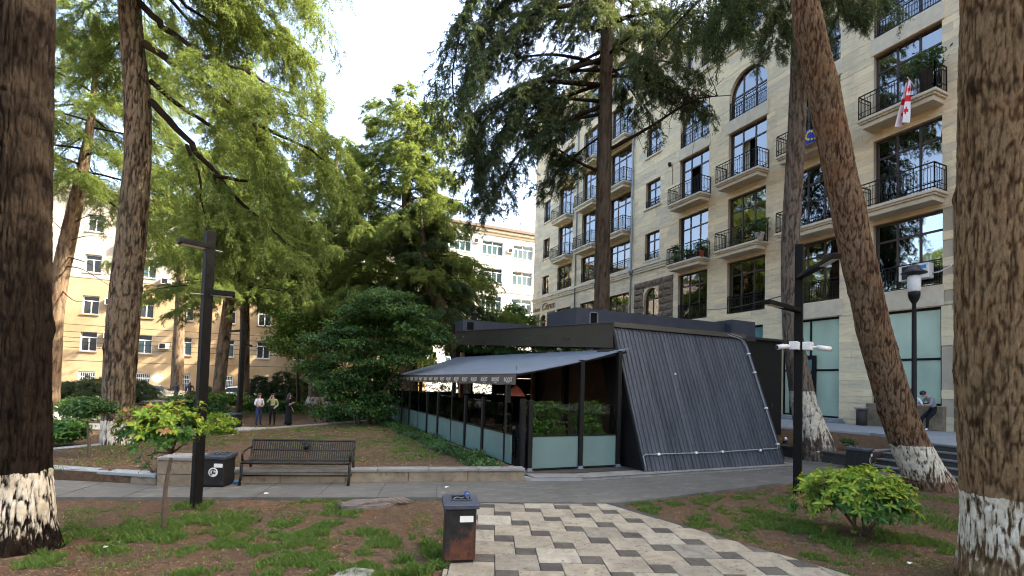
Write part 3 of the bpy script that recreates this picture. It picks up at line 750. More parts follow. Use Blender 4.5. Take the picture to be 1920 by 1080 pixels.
m_ = MB(); m_.tube([(LX-.08, 37.75, 6), (LX-.08, 37.75, 28)], .05, 8); put('downpipe', m_.mesh('downpipe', M['pipe'], True), apt)
m_ = MB(); m_.lathe([(.02, .25), (.10, .2), (.11, 0), (.05, -.05)], (FX-.14, 25.75, 16.9), 10); m_.tube([(FX, 25.75, 16.9), (FX-.14, 25.75, 16.95)], .02, 6); m_.tube([(FX-.02, 25.6, 16.8), (FX-.02, 25.6, 15.6)], .012, 6)
put('wall_lamp', m_.mesh('wall_lamp', M['black_metal']), apt)

# rusticated blocks
def rock(x, y0, y1, z0, z1, bulge, tone):
    g = .012; n1, n2 = 5, 4; v = []; f = []
    for j in range(n2+1):
        for i in range(n1+1):
            u, w = i/n1, j/n2; e = min(u, 1-u, w*.8, (1-w)*.8)*4
            h = bulge*min(1, e)**.6*(.6+.8*rnd.random()) if 0 < i < n1 and 0 < j < n2 else 0
            v.append((x-.02-h, y0+g+(y1-y0-2*g)*u, z0+g+(z1-z0-2*g)*w))
    for j in range(n2):
        for i in range(n1): a = j*(n1+1)+i; f.append((a, a+1, a+n1+2, a+n1+1))
    o = len(v); ring = [i for i in range(n1+1)]+[(j+1)*(n1+1)-1 for j in range(1, n2+1)]+[n2*(n1+1)+i for i in range(n1-1, -1, -1)]+[j*(n1+1) for j in range(n2-1, 0, -1)]
    for r in ring: v.append((x+.05, v[r][1], v[r][2]))
    for k in range(len(ring)): k2 = (k+1) % len(ring); f.append((ring[k], o+k, o+k2, ring[k2]))
    m_ = MB(); m_.tone = tone; m_.add(v, f); return m_
def rust(xw, y0, y1, z0, z1, ops_, h=.46):
    n = round((z1-z0)/h)
    for k in range(n):
        za, zb = z0+(z1-z0)*k/n, z0+(z1-z0)*(k+1)/n
        for a, e in sub_int([(y0, y1)], [(o[0], o[1]) for o in ops_ if o[2] < (za+zb)/2 < o[3]]):
            y = a
            while y < e-.05:
                ye = min(e, y+rnd.uniform(.55, 1.05))
                if e-ye < .35: ye = e
                put('rock_block', rock(xw, y, ye, za, zb, .10, rnd.random()).mesh('rock_block', M['rock']), apt); y = ye
rust(FX, 25.35, 29.35, 5.0, 9.6, [(26.72, 28.34, 5.9, 9.1)])
rust(FX, 9.55, 10.30, TER, 9.5, [])
rust(LX, 41.3, 45.95, 5.6, 9.2, [(42.9, 44.4, 6.2, 9.0)])
rust(LX, 33.1, 34.2, 5.6, 9.2, [])
# cladding slabs: those nearest the photograph's eye singly, the rest as one part
slab_list = [s for s in slab_list if not (s[1] > 25.4 and s[2] < 29.3 and s[4] < 9.6 and s[0] < FX+.1) and not (9.55 < (s[1]+s[2])/2 < 10.3 and s[4] < 9.5)]
def slab_key(s):
    yc, zc = (s[1]+s[2])/2, (s[3]+s[4])/2
    if yc < 9.0 or zc > 21 or (zc < 5.5 and yc > 17.8): return 1e6+yc
    return hypot(yc-10, 0)+abs(zc-6)*.1
slab_list.sort(key=slab_key)
m_ = MB()
for i, (x, ya, yb, za, zb, t) in enumerate(slab_list):
    q = m_ if i >= 285 else MB(); q.tone = t
    q.box(x, ya+.004, za+.004, x+.030, yb-.004, zb-.004)
    if i < 285: put('cladding_slab', q.mesh('cladding_slab', M['cladding']), apt)
put('cladding', m_.mesh('cladding', M['cladding']), apt, kind='stuff')

def text_mesh(s, size, mat, shear=0.0, ext=.02):
    cu = bpy.data.curves.new('lettering', 'FONT'); cu.body = s; cu.size = size; cu.shear = shear; cu.extrude = ext; cu.resolution_u = 3
    o = bpy.data.objects.new('lettering', cu); COL.objects.link(o); bpy.context.view_layer.update()
    me = bpy.data.meshes.new_from_object(o.evaluated_get(bpy.context.evaluated_depsgraph_get()))
    bpy.data.objects.remove(o); bpy.data.curves.remove(cu); me.materials.clear(); me.materials.append(mat); return me
def xform(me, mat4): me.transform(mat4); me.update(); return me
def face_x(me, x, y, z):     # text reading along -Y on a wall that faces -X
    R_ = Matrix(((0, 0, -1, x), (-1, 0, 0, y), (0, 1, 0, z), (0, 0, 0, 1))); return xform(me, R_)
put('lettering', face_x(text_mesh('Hotel', .62, M['gold'], .25), LX-.06, 45.75, 9.45), apt)
put('lettering', face_x(text_mesh('Citrus', 1.0, M['gold'], .35), LX-.06, 43.95, 9.45), apt)

# ================================================================== OCHRE BUILDING ACROSS THE STREET
och = thing('ochre_building', 'ochre rendered building with grey upper floors and white framed windows', 'building', (-8, 58, 0))
YB = 58.0; wx = [-27.6,-24.0,-20.2,-16.1,-11.9,-8.65,-5.0,-1.75,1.75,5.2,8.6,12.0]
wr = [(.35, 2.12), (3.95, 5.72), (7.35, 9.05), (11.2, 12.85), (15.0, 16.55)]
wops = [(x-.62, x+.62, a, e) for x in wx for a, e in wr]
for nm, z0, z1, mt in (('lower_wall', -.3, 10.65, 'yellow'), ('upper_wall', 10.65, 18.6, 'upper_grey')):
    m_ = MB()
    for a, e, za, zb in cut_bands(-50, 15.5, z0, z1, wops): m_.box(a, YB+(0 if nm[0] == 'l' else -.03), za, e, YB+.4, zb)
    put(nm, m_.mesh(nm, M[mt]), och)
m_ = MB(); m_.box(-50, YB-.10, -.3, 15.52, YB-.002, .28); put('plinth', m_.mesh('plinth', M['concrete']), och)
m_ = MB(); m_.box(-50.2, YB-.55, 18.62, 15.7, YB+12, 18.95); m_.box(-50.1, YB-.3, 18.3, 15.6, YB-.05, 18.618); put('roof', m_.mesh('roof', M['upper_grey']), och)
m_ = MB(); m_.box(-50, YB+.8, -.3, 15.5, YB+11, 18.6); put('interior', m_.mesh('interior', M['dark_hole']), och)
for x in wx:
    for k, (a, e) in enumerate(wr):
        f = MB(); Y = YB+.18; w = .085
        for xa in (x-.62, x-w/2, x+.62-w): f.box(xa, Y, a, xa+w, Y+.06, e if xa != x-w/2 else a+(e-a)*.70)
        for z in (a, a+(e-a)*.70, e-w): f.box(x-.62, Y-.004, z, x+.62, Y+.064, z+w)
        fr = put('window', f.mesh('window', M['white_frame']), och)
        g = 'far_glass' if rnd.random() < .25 else 'dark_glass'
        for xa, xb in ((x-.62+w, x-w/2), (x+w/2, x+.62-w)): put('pane', MB().box(xa, Y+.02, a+w, xb, Y+.03, a+(e-a)*.70).mesh('pane', M[g]), fr)
        put('pane', MB().box(x-.62+w, Y+.02, a+(e-a)*.70+w, x+.62-w, Y+.03, e-w).mesh('pane', M['dark_glass']), fr)
        m_ = MB(); m_.box(x-.70, YB-.09, a-.09, x+.70, YB+.17, a-.002); put('sill', m_.mesh('sill', M['cream' if k > 2 else 'yellow']), fr)
        if k == 0:
            m_ = MB()
            for q in range(9): m_.box(x-.6+.147*q, YB+.05, a, x-.575+.147*q, YB+.07, e)
            for z in (a+.1, (a+e)/2, e-.12): m_.box(x-.62, YB+.045, z, x+.62, YB+.075, z+.03)
            put('grille', m_.mesh('grille', M['white_frame']), fr)
def ac_unit(p, face, label, group='air conditioners on the far facades', s=1.0):
    """outdoor unit: casing, round fan grille, bracket; face = outward direction (unit xy)"""
    n_ = np.array([face[0], face[1], 0.0]); u = np.array([-face[1], face[0], 0.0]); z = np.array([0, 0, 1.0]); p = np.array(p, float)
    t = thing('air_conditioner', label, 'air conditioner', p, group)
    m_ = MB(); m_.obox(p+n_*.2*s, u*.42*s, n_*.16*s, z*.28*s); put('casing', bevel(m_.mesh('casing', M['white_plastic']), .015), t)
    m_ = MB(); c = p+n_*.365*s-u*.10*s
    for r in (.22, .15, .08): m_.tube([c+(u*cos(q)+z*sin(q))*r*s for q in np.linspace(0, 2*pi, 17)], .012*s, 5)
    m_.obox(c-n_*.004, u*.235*s, n_*.003, z*.235*s); put('fan_grille', m_.mesh('fan_grille', M['dark_metal']), t)
    m_ = MB()
    for k in (-1, 1): m_.bar(p+u*k*.3*s-z*.3*s, p+u*k*.3*s-z*.3*s+n_*.4*s, .03, .03)
    put('bracket', m_.mesh('bracket', M['iron']), t); return t
for x, z, l in ((-14.6, 8.6, 'white air conditioner beside a window high on the ochre wall'), (-14.55, 5.5, 'white air conditioner beside the pale lit window on the ochre wall'), (-10.3, 4.75, 'white air conditioner between two dark windows of the ochre wall'), (3.4, 4.9, 'white air conditioner behind the dark broadleaf tree on the ochre wall'), (-13.9, 13.9, 'white air conditioner on the grey upper storey'), (-10.4, 11.0, 'white air conditioner at the seam of ochre and grey render')):
    ac_unit((x, YB, z), (0, -1), l)
m_ = MB(); m_.lathe([(.02, 0), (.28, .06), (.42, .16), (.44, .17), (.30, .09), (.04, .03)], (0, 0, 0), 16)
ds = m_.mesh('satellite_dish', M['white_plastic'], True); ds.transform(Matrix.Translation((-10.6, YB-.35, 1.6)) @ Matrix.Rotation(radians(65), 4, 'X'))
m_ = MB(); m_.tube([(-10.6, YB, 1.5), (-10.6, YB-.35, 1.6)], .02, 6); t = solo('satellite_dish', ds, 'white satellite dish low on the ochre wall', 'satellite dish'); put('bracket', m_.mesh('bracket', M['iron']), t)

# ================================================================== WHITE BUILDING AT THE END OF THE STREET
whi = thing('white_building', 'white office building with teal windows and cream eaves', 'building', (26, 60, 0))
YW = 60.0; wxs = [(14.0, 17.0), (18.35, 21.3), (22.75, 25.72), (27.15, 30.1), (31.6, 34.5), (36, 39)]
wrs = [(18.72, 20.55), (15.2, 17.05), (11.35, 13.4), (7.6, 9.6), (3.9, 5.8)]
wo2 = [(a, e, z0, z1) for a, e in wxs for z0, z1 in wrs]
m_ = MB()
for a, e, za, zb in cut_bands(13, 48, -.3, 21.6, wo2): m_.box(a, YW, za, e, YW+.4, zb)
put('wall', m_.mesh('wall', M['white_wall']), whi)
m_ = MB(); m_.box(12.6, YW-.60, 22.0, 48.4, YW+12, 22.35); put('roof', m_.mesh('roof', M['roof_brown']), whi)
m_ = MB(); m_.box(12.8, YW-.40, 21.602, 48.2, YW+.42, 21.998); m_.box(12.9, YW-.15, 21.25, 48.1, YW-.002, 21.6); put('eave', bevel(m_.mesh('eave', M['cream']), .05), whi)
m_ = MB(); m_.box(13, YW-.14, 14.05, 48, YW-.002, 14.3); m_.box(13, YW-.08, 10.4, 48, YW-.003, 10.55); put('string_course', m_.mesh('string_course', M['white_wall']), whi)
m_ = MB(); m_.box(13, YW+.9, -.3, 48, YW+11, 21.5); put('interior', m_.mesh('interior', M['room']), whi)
for i, (a, e) in enumerate(wxs):
    for k, (z0, z1) in enumerate(wrs):
        f = MB(); Y = YW+.2; w = .11
        for q in range(5):
            xa = a+(e-a-w)*q/4; f.box(xa, Y, z0, xa+w, Y+.06, z1 if q % 2 == 0 else z0+(z1-z0)*.68)
        for z in (z0, z0+(z1-z0)*.68, z1-w): f.box(a, Y-.004, z, e, Y+.064, z+w)
        fr = put('window', f.mesh('window', M['white_frame']), whi)
        for q in range(4):
            xa = a+(e-a-w)*q/4+w; xb = a+(e-a-w)*(q+1)/4
            put('pane', MB().box(xa, Y+.02, z0+w, xb, Y+.03, z0+(z1-z0)*.68).mesh('pane', M['far_glass']), fr)
        put('pane', MB().box(a+w, Y+.021, z0+(z1-z0)*.68+w, e-w, Y+.031, z1-w).mesh('pane', M['dark_glass' if k == 1 else 'far_glass']), fr)
        m_ = MB(); m_.box(a-.1, YW-.10, z0-.10, e+.1, YW+.19, z0-.002); put('sill', m_.mesh('sill', M['white_wall']), fr)
for x, z, l in ((21.9, 20.2, 'air conditioner under the eaves at the left of the white building'), (26.7, 19.55, 'air conditioner between the top windows of the white building'), (23.1, 15.4, 'air conditioner in front of a middle window of the white building')):
    ac_unit((x, YW, z), (0, -1), l, s=1.05)
m_ = MB(); m_.box(23.0, YW+1.5, 22.36, 24.0, YW+2.5, 23.0); m_.box(22.9, YW+1.4, 23.002, 24.1, YW+2.6, 23.1); t = solo('roof_vent', m_.mesh('roof_vent', M['upper_grey']), 'small boxy vent on the roof of the white building', 'roof vent')
put('opening', MB().box(23.25, YW+1.485, 22.5, 23.75, YW+1.499, 22.9).mesh('opening', M['dark_hole']), t)
m_ = MB(); m_.tube([(29.0, YW+2, 22.36), (29.0, YW+2, 24.6)], .03, 6); m_.lathe([(.01, 0), (.10, .05), (.10, .3), (.01, .36)], (29.0, YW+2, 23.1), 8); m_.lathe([(.01, 0), (.09, .05), (.09, .2), (.01, .25)], (29.0, YW+2, 24.0), 8)
solo('roof_antenna', m_.mesh('roof_antenna', M['dark_metal']), 'thin antenna mast on the roof of the white building', 'antenna')
# ================================================================== THE CAFE PAVILION
caf = thing('cafe_pavilion', 'black cafe pavilion with sloping ribbed metal wall and striped glass terrace', 'pavilion', (9, 10, 0))
PZ = .12
m_ = MB(); m_.prism([(4.62,10.02),(5.02,9.72),(6.05,9.44),(13.15,9.44),(13.15,26),(4.62,26)], -.1, PZ-.03); put('plinth', m_.mesh('plinth', M['concrete']), caf)
for q, (a, e) in enumerate(((5.04, 6.08), (6.09, 7.9), (7.91, 9.7), (9.71, 11.5), (11.51, 13.16))):
    ya, yb = (9.71, 9.43) if q == 0 else (9.41, 9.41)
    m_ = MB(); m_.prism([(a, ya), (e, yb), (e, yb+.45), (a, ya+.45)], PZ-.028, PZ); put('kerb_slab', bevel(m_.mesh('kerb_slab', M['kerb']), .008), caf)
put('floor', MB().box(4.7, 10.0, PZ-.028, 13.0, 25.5, PZ-.006).mesh('floor', M['dark_stone']), caf)
for q in range(11):                                                     # the narrow brown base course under the side screens
    m_ = MB(); m_.box(4.84, 10.95+1.405*(q-1)+.03 if q else 10.45, PZ, 4.93, 10.95+1.405*q-.03, PZ+.12); put('plank', m_.mesh('plank', M['brickwood']), caf)
# sloping ribbed wall
SX0, SX1 = 7.93, 12.75; B0 = np.array([0, 9.58, PZ]); T0 = np.array([0, 10.99, 3.75]); SV = T0-B0; SL = np.linalg.norm(SV); SU = SV/SL; SN = np.array([0, -SU[2], SU[1]])
def sl(x, s, h=0.0): return np.array([x, 0, 0]) + B0 + SU*s + SN*h
NP = 37; pw = (SX1-SX0)/NP
prof = [(0, 0), (.62, 0), (.70, .026), (.90, .026), (.985, 0)]
m_ = MB(); v = []
for s in (0, SL): v += [sl(u*pw, s, h) for u, h in prof] + [sl(prof[-1][0]*pw, s, -.012), sl(0, s, -.012)]
n_ = len(prof)+2; m_.add(v, [tuple(range(n_)), tuple(range(n_, 2*n_))[::-1]] + [(i, i+n_, (i+1) % n_+n_, (i+1) % n_) for i in range(n_)])
def m_ribs():
    n = Nd('ribbed_sheet_metal'); p = n.pos(); r = n.rand()
    a = n.noise(n.scale(p, (2.2, .5, .35)), 1.4, 5, .65, .3)
    c = n.ramp(a, [(.3, (.030, .034, .041)), (.55, (.050, .055, .064)), (.8, (.072, .078, .088))])
    c = n.mix(1.0, c, n.ramp(r, [(0, .82), (1, 1.18)]), 'MULTIPLY')
    du = n.ramp(n.noise(n.scale(p, (9, 1, .6)), 2.0, 4, .7), [(.52, 0), (.78, .5)]); c = n.mix(du, c, (.095, .098, .10))
    return n.done(n.bsdf(c, n.math('ADD', .40, n.math('MULTIPLY', a, .25)), .1, .34, n.noise(p, 3, 3, .6), .16))
M['ribs'] = m_ribs()
pm_ = m_.mesh('cladding_panel', M['ribs'])
for i in range(NP): put('cladding_panel', pm_, caf, loc=np.array([SX0+pw*i, 0, rnd.uniform(-.002, .002)])-np.array(caf.location))
m_ = MB(); m_.add([sl(SX0+.01, 0, -.02), sl(SX1-.01, 0, -.02), sl(SX1-.01, SL, -.02), sl(SX0+.01, SL, -.02), sl(SX0+.01, 0, -.08), sl(SX1-.01, 0, -.08), sl(SX1-.01, SL, -.08), sl(SX0+.01, SL, -.08)], [(0,1,2,3),(7,6,5,4),(0,4,5,1),(1,5,6,2),(2,6,7,3),(3,7,4,0)])
put('backing_sheet', m_.mesh('backing_sheet', M['dark_metal']), caf)
m_ = MB(); m_.obox(sl((SX0+SX1)/2, SL-.02, .045), (2.43, 0, 0), SU*.075, SN*.03); put('flashing', m_.mesh('flashing', M['fascia']), caf)
for xx in (SX0-.012, SX1+.012): put('edge_trim', MB().obox(sl(xx, SL/2, .01), (.012, 0, 0), SU*(SL/2-.09), SN*.035).mesh('edge_trim', M['dark_metal']), caf)
m_ = MB(); m_.tube([sl(SX0-.005, .02, .06), sl(SX0+.0, .36, .06), sl(SX0+.08, .40, .06), sl(10.2, .385, .06), sl(SX1-.14, .43, .06), sl(SX1-.10, .50, .06), sl(SX1-.10, SL-.35, .06), sl(SX1-.22, SL-.12, .06), sl(SX1-.75, SL-.03, .09)], .017, 6)
m_.tube([sl(SX1-.05, .43, .06), sl(SX1-.055, SL-.3, .06), sl(SX1-.2, SL-.06, .08), sl(SX1-.6, SL+.02, .08)], .012, 6)
put('conduit', m_.mesh('conduit', M['pipe'], True), caf)
m_ = MB()
for x in (8.4, 9.6, 10.5, 11.9): m_.obox(sl(x, .395, .06), (.03, 0, 0), SU*.028, SN*.028)
for s in (.55, 1.6, 2.7, 3.3): m_.obox(sl(SX1-.09, s, .06), (.05, 0, 0), SU*.02, SN*.026)
put('conduit_clip', m_.mesh('conduit_clip', M['white_plastic']), caf)
put('junction_box', MB().obox(sl(9.62, 2.55, .03), (.022, 0, 0), SU*.022, SN*.02).mesh('junction_box', M['white_plastic']), caf)
m_ = MB(); m_.extr([(SX0+.04, 9.66, PZ), (SX0+.04, 11.05, 3.7), (SX0+.04, 11.75, 3.7), (SX0+.04, 10.75, PZ)], (.10, 0, 0)); put('side_wall', m_.mesh('side_wall', M['black_metal']), caf)
m_ = MB(); m_.extr([(SX1-.10, 9.70, PZ), (SX1-.10, 11.06, 3.66), (SX1-.10, 13, 3.66), (SX1-.10, 13, PZ)], (.08, 0, 0)); put('side_wall', m_.mesh('side_wall', M['black_metal']), caf)
# rising roof with deep fascia
yA, yB, zA, zB = 10.97, 24.4, 3.80, 4.66
m_ = MB(); m_.extr([(SX0, yA, zA-.66), (SX0, yB, zB-.64), (SX0, yB, zB), (SX0, yA, zA)], (.10, 0, 0)); put('fascia', m_.mesh('fascia', M['fascia']), caf)
m_ = MB(); m_.extr([(SX0+.103, yA+.05, zA-.16), (SX0+.103, yB, zB-.16), (SX0+.103, yB, zB-.02), (SX0+.103, yA+.05, zA-.02)], (5.3, 0, 0)); put('roof', m_.mesh('roof', M['dark_metal']), caf)
m_ = MB(); m_.extr([(SX0+.103, yA+.1, zA-.5), (SX0+.103, yB, zB-.5), (SX0+.103, yB, zB-.42), (SX0+.103, yA+.1, zA-.42)], (5.25, 0, 0)); put('ceiling', m_.mesh('ceiling', M['black_metal']), caf)
put('roof_edge', MB().bar((SX0-.012, yA-.01, zA+.012), (SX0-.012, yB, zB+.012), .05, .02).mesh('roof_edge', M['navy_box']), caf)
put('back_wall', MB().box(12.75, 13.01, PZ, 12.85, 25.2, 3.5).mesh('back_wall', M['cafe_wood']), caf)
put('counter', bevel(MB().box(9.6, 15.0, PZ-.005, 10.2, 18.5, 1.15).mesh('counter', M['cafe_wood']), .01), caf)
for q in range(14): put('shelf_bottle', MB().lathe([(.035, 0), (.035, .20), (.014, .26), (.014, .31)], (9.75+.02*(q%3), 15.2+.23*q, 1.15), 8).mesh('shelf_bottle', M[('frost', 'white_print', 'brickwood')[q%3]], True), caf)
for q, (z0, z1) in enumerate(((PZ, 1.55), (2.42, 3.9))): put('rear_blackout', MB().box(8.0, 24.30, z0, 12.9, 24.38, z1).mesh('rear_blackout', M['black_metal']), caf)  # dark panels and posts added to shut out the bright ground behind
for x in (8.9, 10.1, 11.4): put('blackout_post', MB().box(x-.06, 24.29, 1.55, x+.06, 24.39, 2.42).mesh('blackout_post', M['black_metal']), caf)
put('rear_blackout', MB().box(10.16, 24.31, 1.56, 12.88, 24.37, 2.41).mesh('rear_blackout', M['black_metal']), caf)
for a, e in ((4.95, 6.4), (6.46, 7.94)): put('rear_blackout', MB().box(a, 24.45, PZ, e, 24.52, 1.62).mesh('rear_blackout', M['black_metal']), caf)
# roof boxes
Y1 = 14.6; pL, pR = on_y(1080, 576, Y1), on_y(1375, 599, Y1); pO = on_y(1105, 600, Y1); pO2 = on_y(1121, 600, Y1)
m_ = MB(); m_.box(pO2[0], Y1, 4.05, pR[0], Y1+2.0, pL[2]); m_.box(pL[0], Y1, 4.05, pO[0], Y1+2.0, pL[2]); m_.box(pO[0], Y1+.3, 4.05, pO2[0], Y1+1.9, pL[2]-.03); m_.box(pO[0], Y1, pL[2]-.10, pO2[0], Y1+.298, pL[2]-.002)
rb = put('roof_box', m_.mesh('roof_box', M['navy_box']), caf)
m_ = MB(); w = .035
for xx in (pO[0], pO2[0]-w): m_.box(xx, Y1-.02, 4.1, xx+w, Y1+.02, pL[2]-.10)
m_.box(pO[0], Y1-.02, pL[2]-.135, pO2[0], Y1+.02, pL[2]-.10); put('opening_frame', m_.mesh('opening_frame', M['pipe']), rb)
put('opening', MB().box(pO[0]+w, Y1+.02, 4.1, pO2[0]-w, Y1+.29, pL[2]-.14).mesh('opening', M['dark_hole']), rb)
q1, q2 = on_y(1372, 600, Y1-.3), on_y(1416, 604, Y1-.3)
m_ = MB(); m_.box(q1[0], Y1-.3, 3.9, q2[0], Y1+1.5, q1[2]+.02); put('roof_box', m_.mesh('roof_box', M['navy_box']), caf)
Y2 = 23.4; a2, b2 = on_y(868, 599, Y2), on_y(1003, 606, Y2)
m_ = MB(); m_.box(a2[0], Y2, 4.3, b2[0]+2.2, Y2+1.2, a2[2]); rb = put('roof_box', m_.mesh('roof_box', M['navy_box']), caf)
w1, w2 = on_y(876, 610, Y2), on_y(888, 610, Y2)
put('opening', MB().box(w1[0], Y2-.012, 4.72, w2[0], Y2-.002, a2[2]-.1).mesh('opening', M['dark_hole']), rb)
c_ = on_y(890, 598, Y2+.6); m_ = MB(); m_.lathe([(.12, 0), (.12, .35), (.10, .36), (.10, .42)], (c_[0], Y2+.6, a2[2]), 12); m_.lathe([(.20, .42), (.05, .58), (.01, .6)], (c_[0], Y2+.6, a2[2]), 12)
put('vent_cowl', m_.mesh('vent_cowl', M['black_metal']), rb)
# dark rear annexe to the right of the slope
an = on_y(1466, 642, 12.55)
m_ = MB(); m_.box(12.87, 12.55, 0, an[0], 16.5, an[2]); ax_ = put('annexe', m_.mesh('annexe', M['black_metal']), caf)
put('roof_edge', MB().box(12.8, 12.40, an[2]+.002, an[0]+.35, 16.6, an[2]+.08).mesh('roof_edge', M['dark_metal']), ax_)
put('switch_plate', MB().box(an[0]-.55, 12.535, 1.55, an[0]-.44, 12.548, 1.68).mesh('switch_plate', M['dark_metal']), ax_)
# awnings
def awning(y0, y1, n):
    xo, xi = 4.88, 8.02; zi = lambda y: 3.10+(y-10.4)*.020; v = []; k = 8
    for s in range(k+1):
        x = xi+(xo-xi)*s/k
        for y in (y0, y1): z = zi(y)+(2.345-zi(y))*s/k - .045*sin(pi*s/k); v.append((x, y, z))
    f = [(2*i, 2*i+1, 2*i+3, 2*i+2) for i in range(k)]; o = len(v); v += [(x, y, z-.018) for x, y, z in v]
    f += [(a+o, d+o, c+o, b_+o) for a, b_, c, d in f] + [(2*i, 2*i+2, 2*i+2+o, 2*i+o) for i in range(k)] + [(2*i+1, 2*i+1+o, 2*i+3+o, 2*i+3) for i in range(k)] + [(0, o, o+1, 1), (2*k, 2*k+1, 2*k+1+o, 2*k+o)]
    m_ = MB(); m_.add(v, f); aw = put('awning', m_.mesh('awning', M['awning']), caf)
    m_ = MB(); v = []; kk = 24
    for i in range(kk+1):
        y = y0+(y1-y0)*i/kk
        for j, z in enumerate((2.33, 2.20, 2.085)): v.append((xo-.012+.010*j*sin(i*1.3+y0), y, z+(.008*sin(i*.9) if j == 2 else 0)))
    m_.add(v, [(3*i+j, 3*i+3+j, 3*i+4+j, 3*i+1+j) for i in range(kk) for j in (0, 1)]); put('valance', m_.mesh('valance', M['valance']), aw)
    m_ = MB(); m_.bar((xo+.02, y0, 2.325), (xo+.02, y1, 2.325), .045, .045)
    for y in (y0+.1, y1-.1): m_.bar((xo+.03, y, 2.30), (8.0, y, zi(y)-.10), .035, .05)
    put('awning_arm', m_.mesh('awning_arm', M['black_metal']), aw)
    for i in range(n):
        y = y1-(y1-y0)*(i+.5)/n + .24
        R_ = Matrix(((0, 0, -1, xo-.046), (-1, 0, 0, y), (0, 1, 0, 2.155), (0, 0, 0, 1)))
        t = put('lettering', xform(text_mesh('ROOST', .145, M['white_print'], 0, .002), R_), aw)
        m_ = MB(); m_.box(xo-.049, y-.33, 2.125, xo-.045, y-.16, 2.135); put('underline', m_.mesh('underline', M['white_print']), t)
awning(10.38, 14.95, 6); awning(15.0, 19.9, 7); awning(19.95, 24.2, 6)
m_ = MB(); m_.bar((7.85, 10.80, 3.03), (7.85, 11.35, 3.03), .30, .12); put('awning_cassette', m_.mesh('awning_cassette', M['dark_metal']), caf)
# terrace posts and glass
py_ = [10.98+1.378*i for i in range(11)]
post_m = bevel(MB().box(-.05, -.055, 0, .05, .055, 1.62).mesh('post', M['black_metal']), .004)
tall_m = bevel(MB().box(-.05, -.06, 0, .05, .06, 2.2).mesh('post', M['black_metal']), .004)
shoe = bevel(MB().box(-.075, -.08, 0, .075, .08, .012).box(-.056, -.062, .012, .056, .062, .075).mesh('post_shoe', M['pipe']), .003)
for i, y in enumerate(py_):
    p = put('post', tall_m if i % 3 == 0 else post_m, caf, loc=Vector((4.945 if i % 3 == 0 else 4.88, y, PZ))-caf.location)
    put('post_shoe', shoe, p)
def screen(a, e, zb=.27, zt=.93, ct=1.66):
    a, e = np.array(a, float), np.array(e, float); d = (e-a)/np.linalg.norm(e-a); c = (a+e)/2; L = np.linalg.norm(e-a)/2; n = np.array([d[1], -d[0]])
    o = lambda z0, z1, th, dl=0: ((*c, (z0+z1)/2), (*(d*(L-dl)), 0), (*(n*th), 0), (0, 0, (z1-z0)/2))
    s = put('glass_screen', MB().obox(*o(zb, zt, .006)).mesh('glass_screen', M['frost']), caf)
    for za, zc in ((zb-.03, zb), (zt, zt+.03)): put('screen_rail', MB().obox(*o(za, zc, .018)).mesh('screen_rail', M['black_metal']), s)
    put('clear_pane', MB().obox(*o(zt+.035, ct, .004, .01)).mesh('clear_pane', M['clear_glass']), s)
for y0, y1 in zip(py_, py_[1:]): screen((4.88, y0+.06), (4.88, y1-.06))
screen((4.88, 10.55), (4.88, 10.91))
for x, h in ((5.08, 1.65), (5.27, 1.62), (6.64, 2.62), (7.74, 2.9)):
    p = put('post', bevel(MB().box(x-.055, 10.36, PZ, x+.055, 10.48, h+PZ).mesh('post', M['black_metal']), .004), caf)
    put('post_shoe', MB().box(x-.08, 10.33, PZ, x+.08, 10.50, PZ+.012).box(x-.058, 10.355, PZ+.012, x+.058, 10.485, PZ+.07).mesh('post_shoe', M['pipe']), p)
screen((5.33, 10.42), (6.58, 10.42), .17, .90); screen((6.70, 10.42), (7.68, 10.42), .17, .90)
for x, y in ((8.6, 14.5), (8.6, 19.0), (8.2, 23.9), (12.2, 23.9)):
    put('column', MB().box(x-.09, y-.09, PZ, x+.09, y+.09, 3.6).mesh('column', M['brickwood' if y > 23 else 'black_metal']), caf)
# furniture inside
def table(x, y, label):
    t = thing('cafe_table', label, 'table', (x, y, PZ), 'tables inside the cafe terrace')
    put('table_top', bevel(MB().box(-.38, -.38, .72, .38, .38, .75).mesh('table_top', M['brickwood']), .005), t, world=False)
    m_ = MB(); m_.lathe([(.22, 0), (.22, .015), (.03, .03), (.03, .72)], (0, 0, 0), 10); put('table_base', m_.mesh('table_base', M['black_metal']), t, world=False)
    for s in (-1, 1):
        c = thing('cafe_chair', 'dark chair on the %s side of the %s' % ('near' if s < 0 else 'far', label[6:].replace('the front of ', '').replace(' halfway along', ' midway along').replace('towards the far end of the terrace', 'furthest from the front')), 'chair', (x, y+s*.7, PZ), 'chairs inside the cafe terrace', 0 if s < 0 else pi)
        put('seat', MB().box(-.21, -.2, .43, .21, .22, .47).mesh('seat', M['dark_metal']), c, world=False); put('backrest', MB().box(-.2, -.23, .55, .2, -.2, .88).mesh('backrest', M['dark_metal']), c, world=False)
        for sx in (-1, 1):
            put('leg', MB().box(sx*.19-.015, -.22, 0, sx*.19+.015, -.19, .88).mesh('leg', M['black_metal']), c, world=False); put('leg', MB().box(sx*.19-.015, .18, 0, sx*.19+.015, .21, .43).mesh('leg', M['black_metal']), c, world=False)
table(6.0, 13.2, 'small cafe table nearest the front of the glass terrace'); table(6.0, 16.4, 'small cafe table halfway along the glass terrace'); table(6.0, 19.8, 'small cafe table towards the far end of the terrace')
m_ = MB(); m_.lathe([(.04, .26), (.09, .22), (.24, .02), (.25, 0), (.23, .015), (.05, .22)], (0, 0, 0), 16); L_ = at(967, 735, 12.6)
t = solo('pendant_lamp', m_.mesh('pendant_lamp', M['red_shade'], True), 'red pendant lamp under the edge of the grey awning', 'lamp', tuple(L_-np.array([0, 0, .1])))
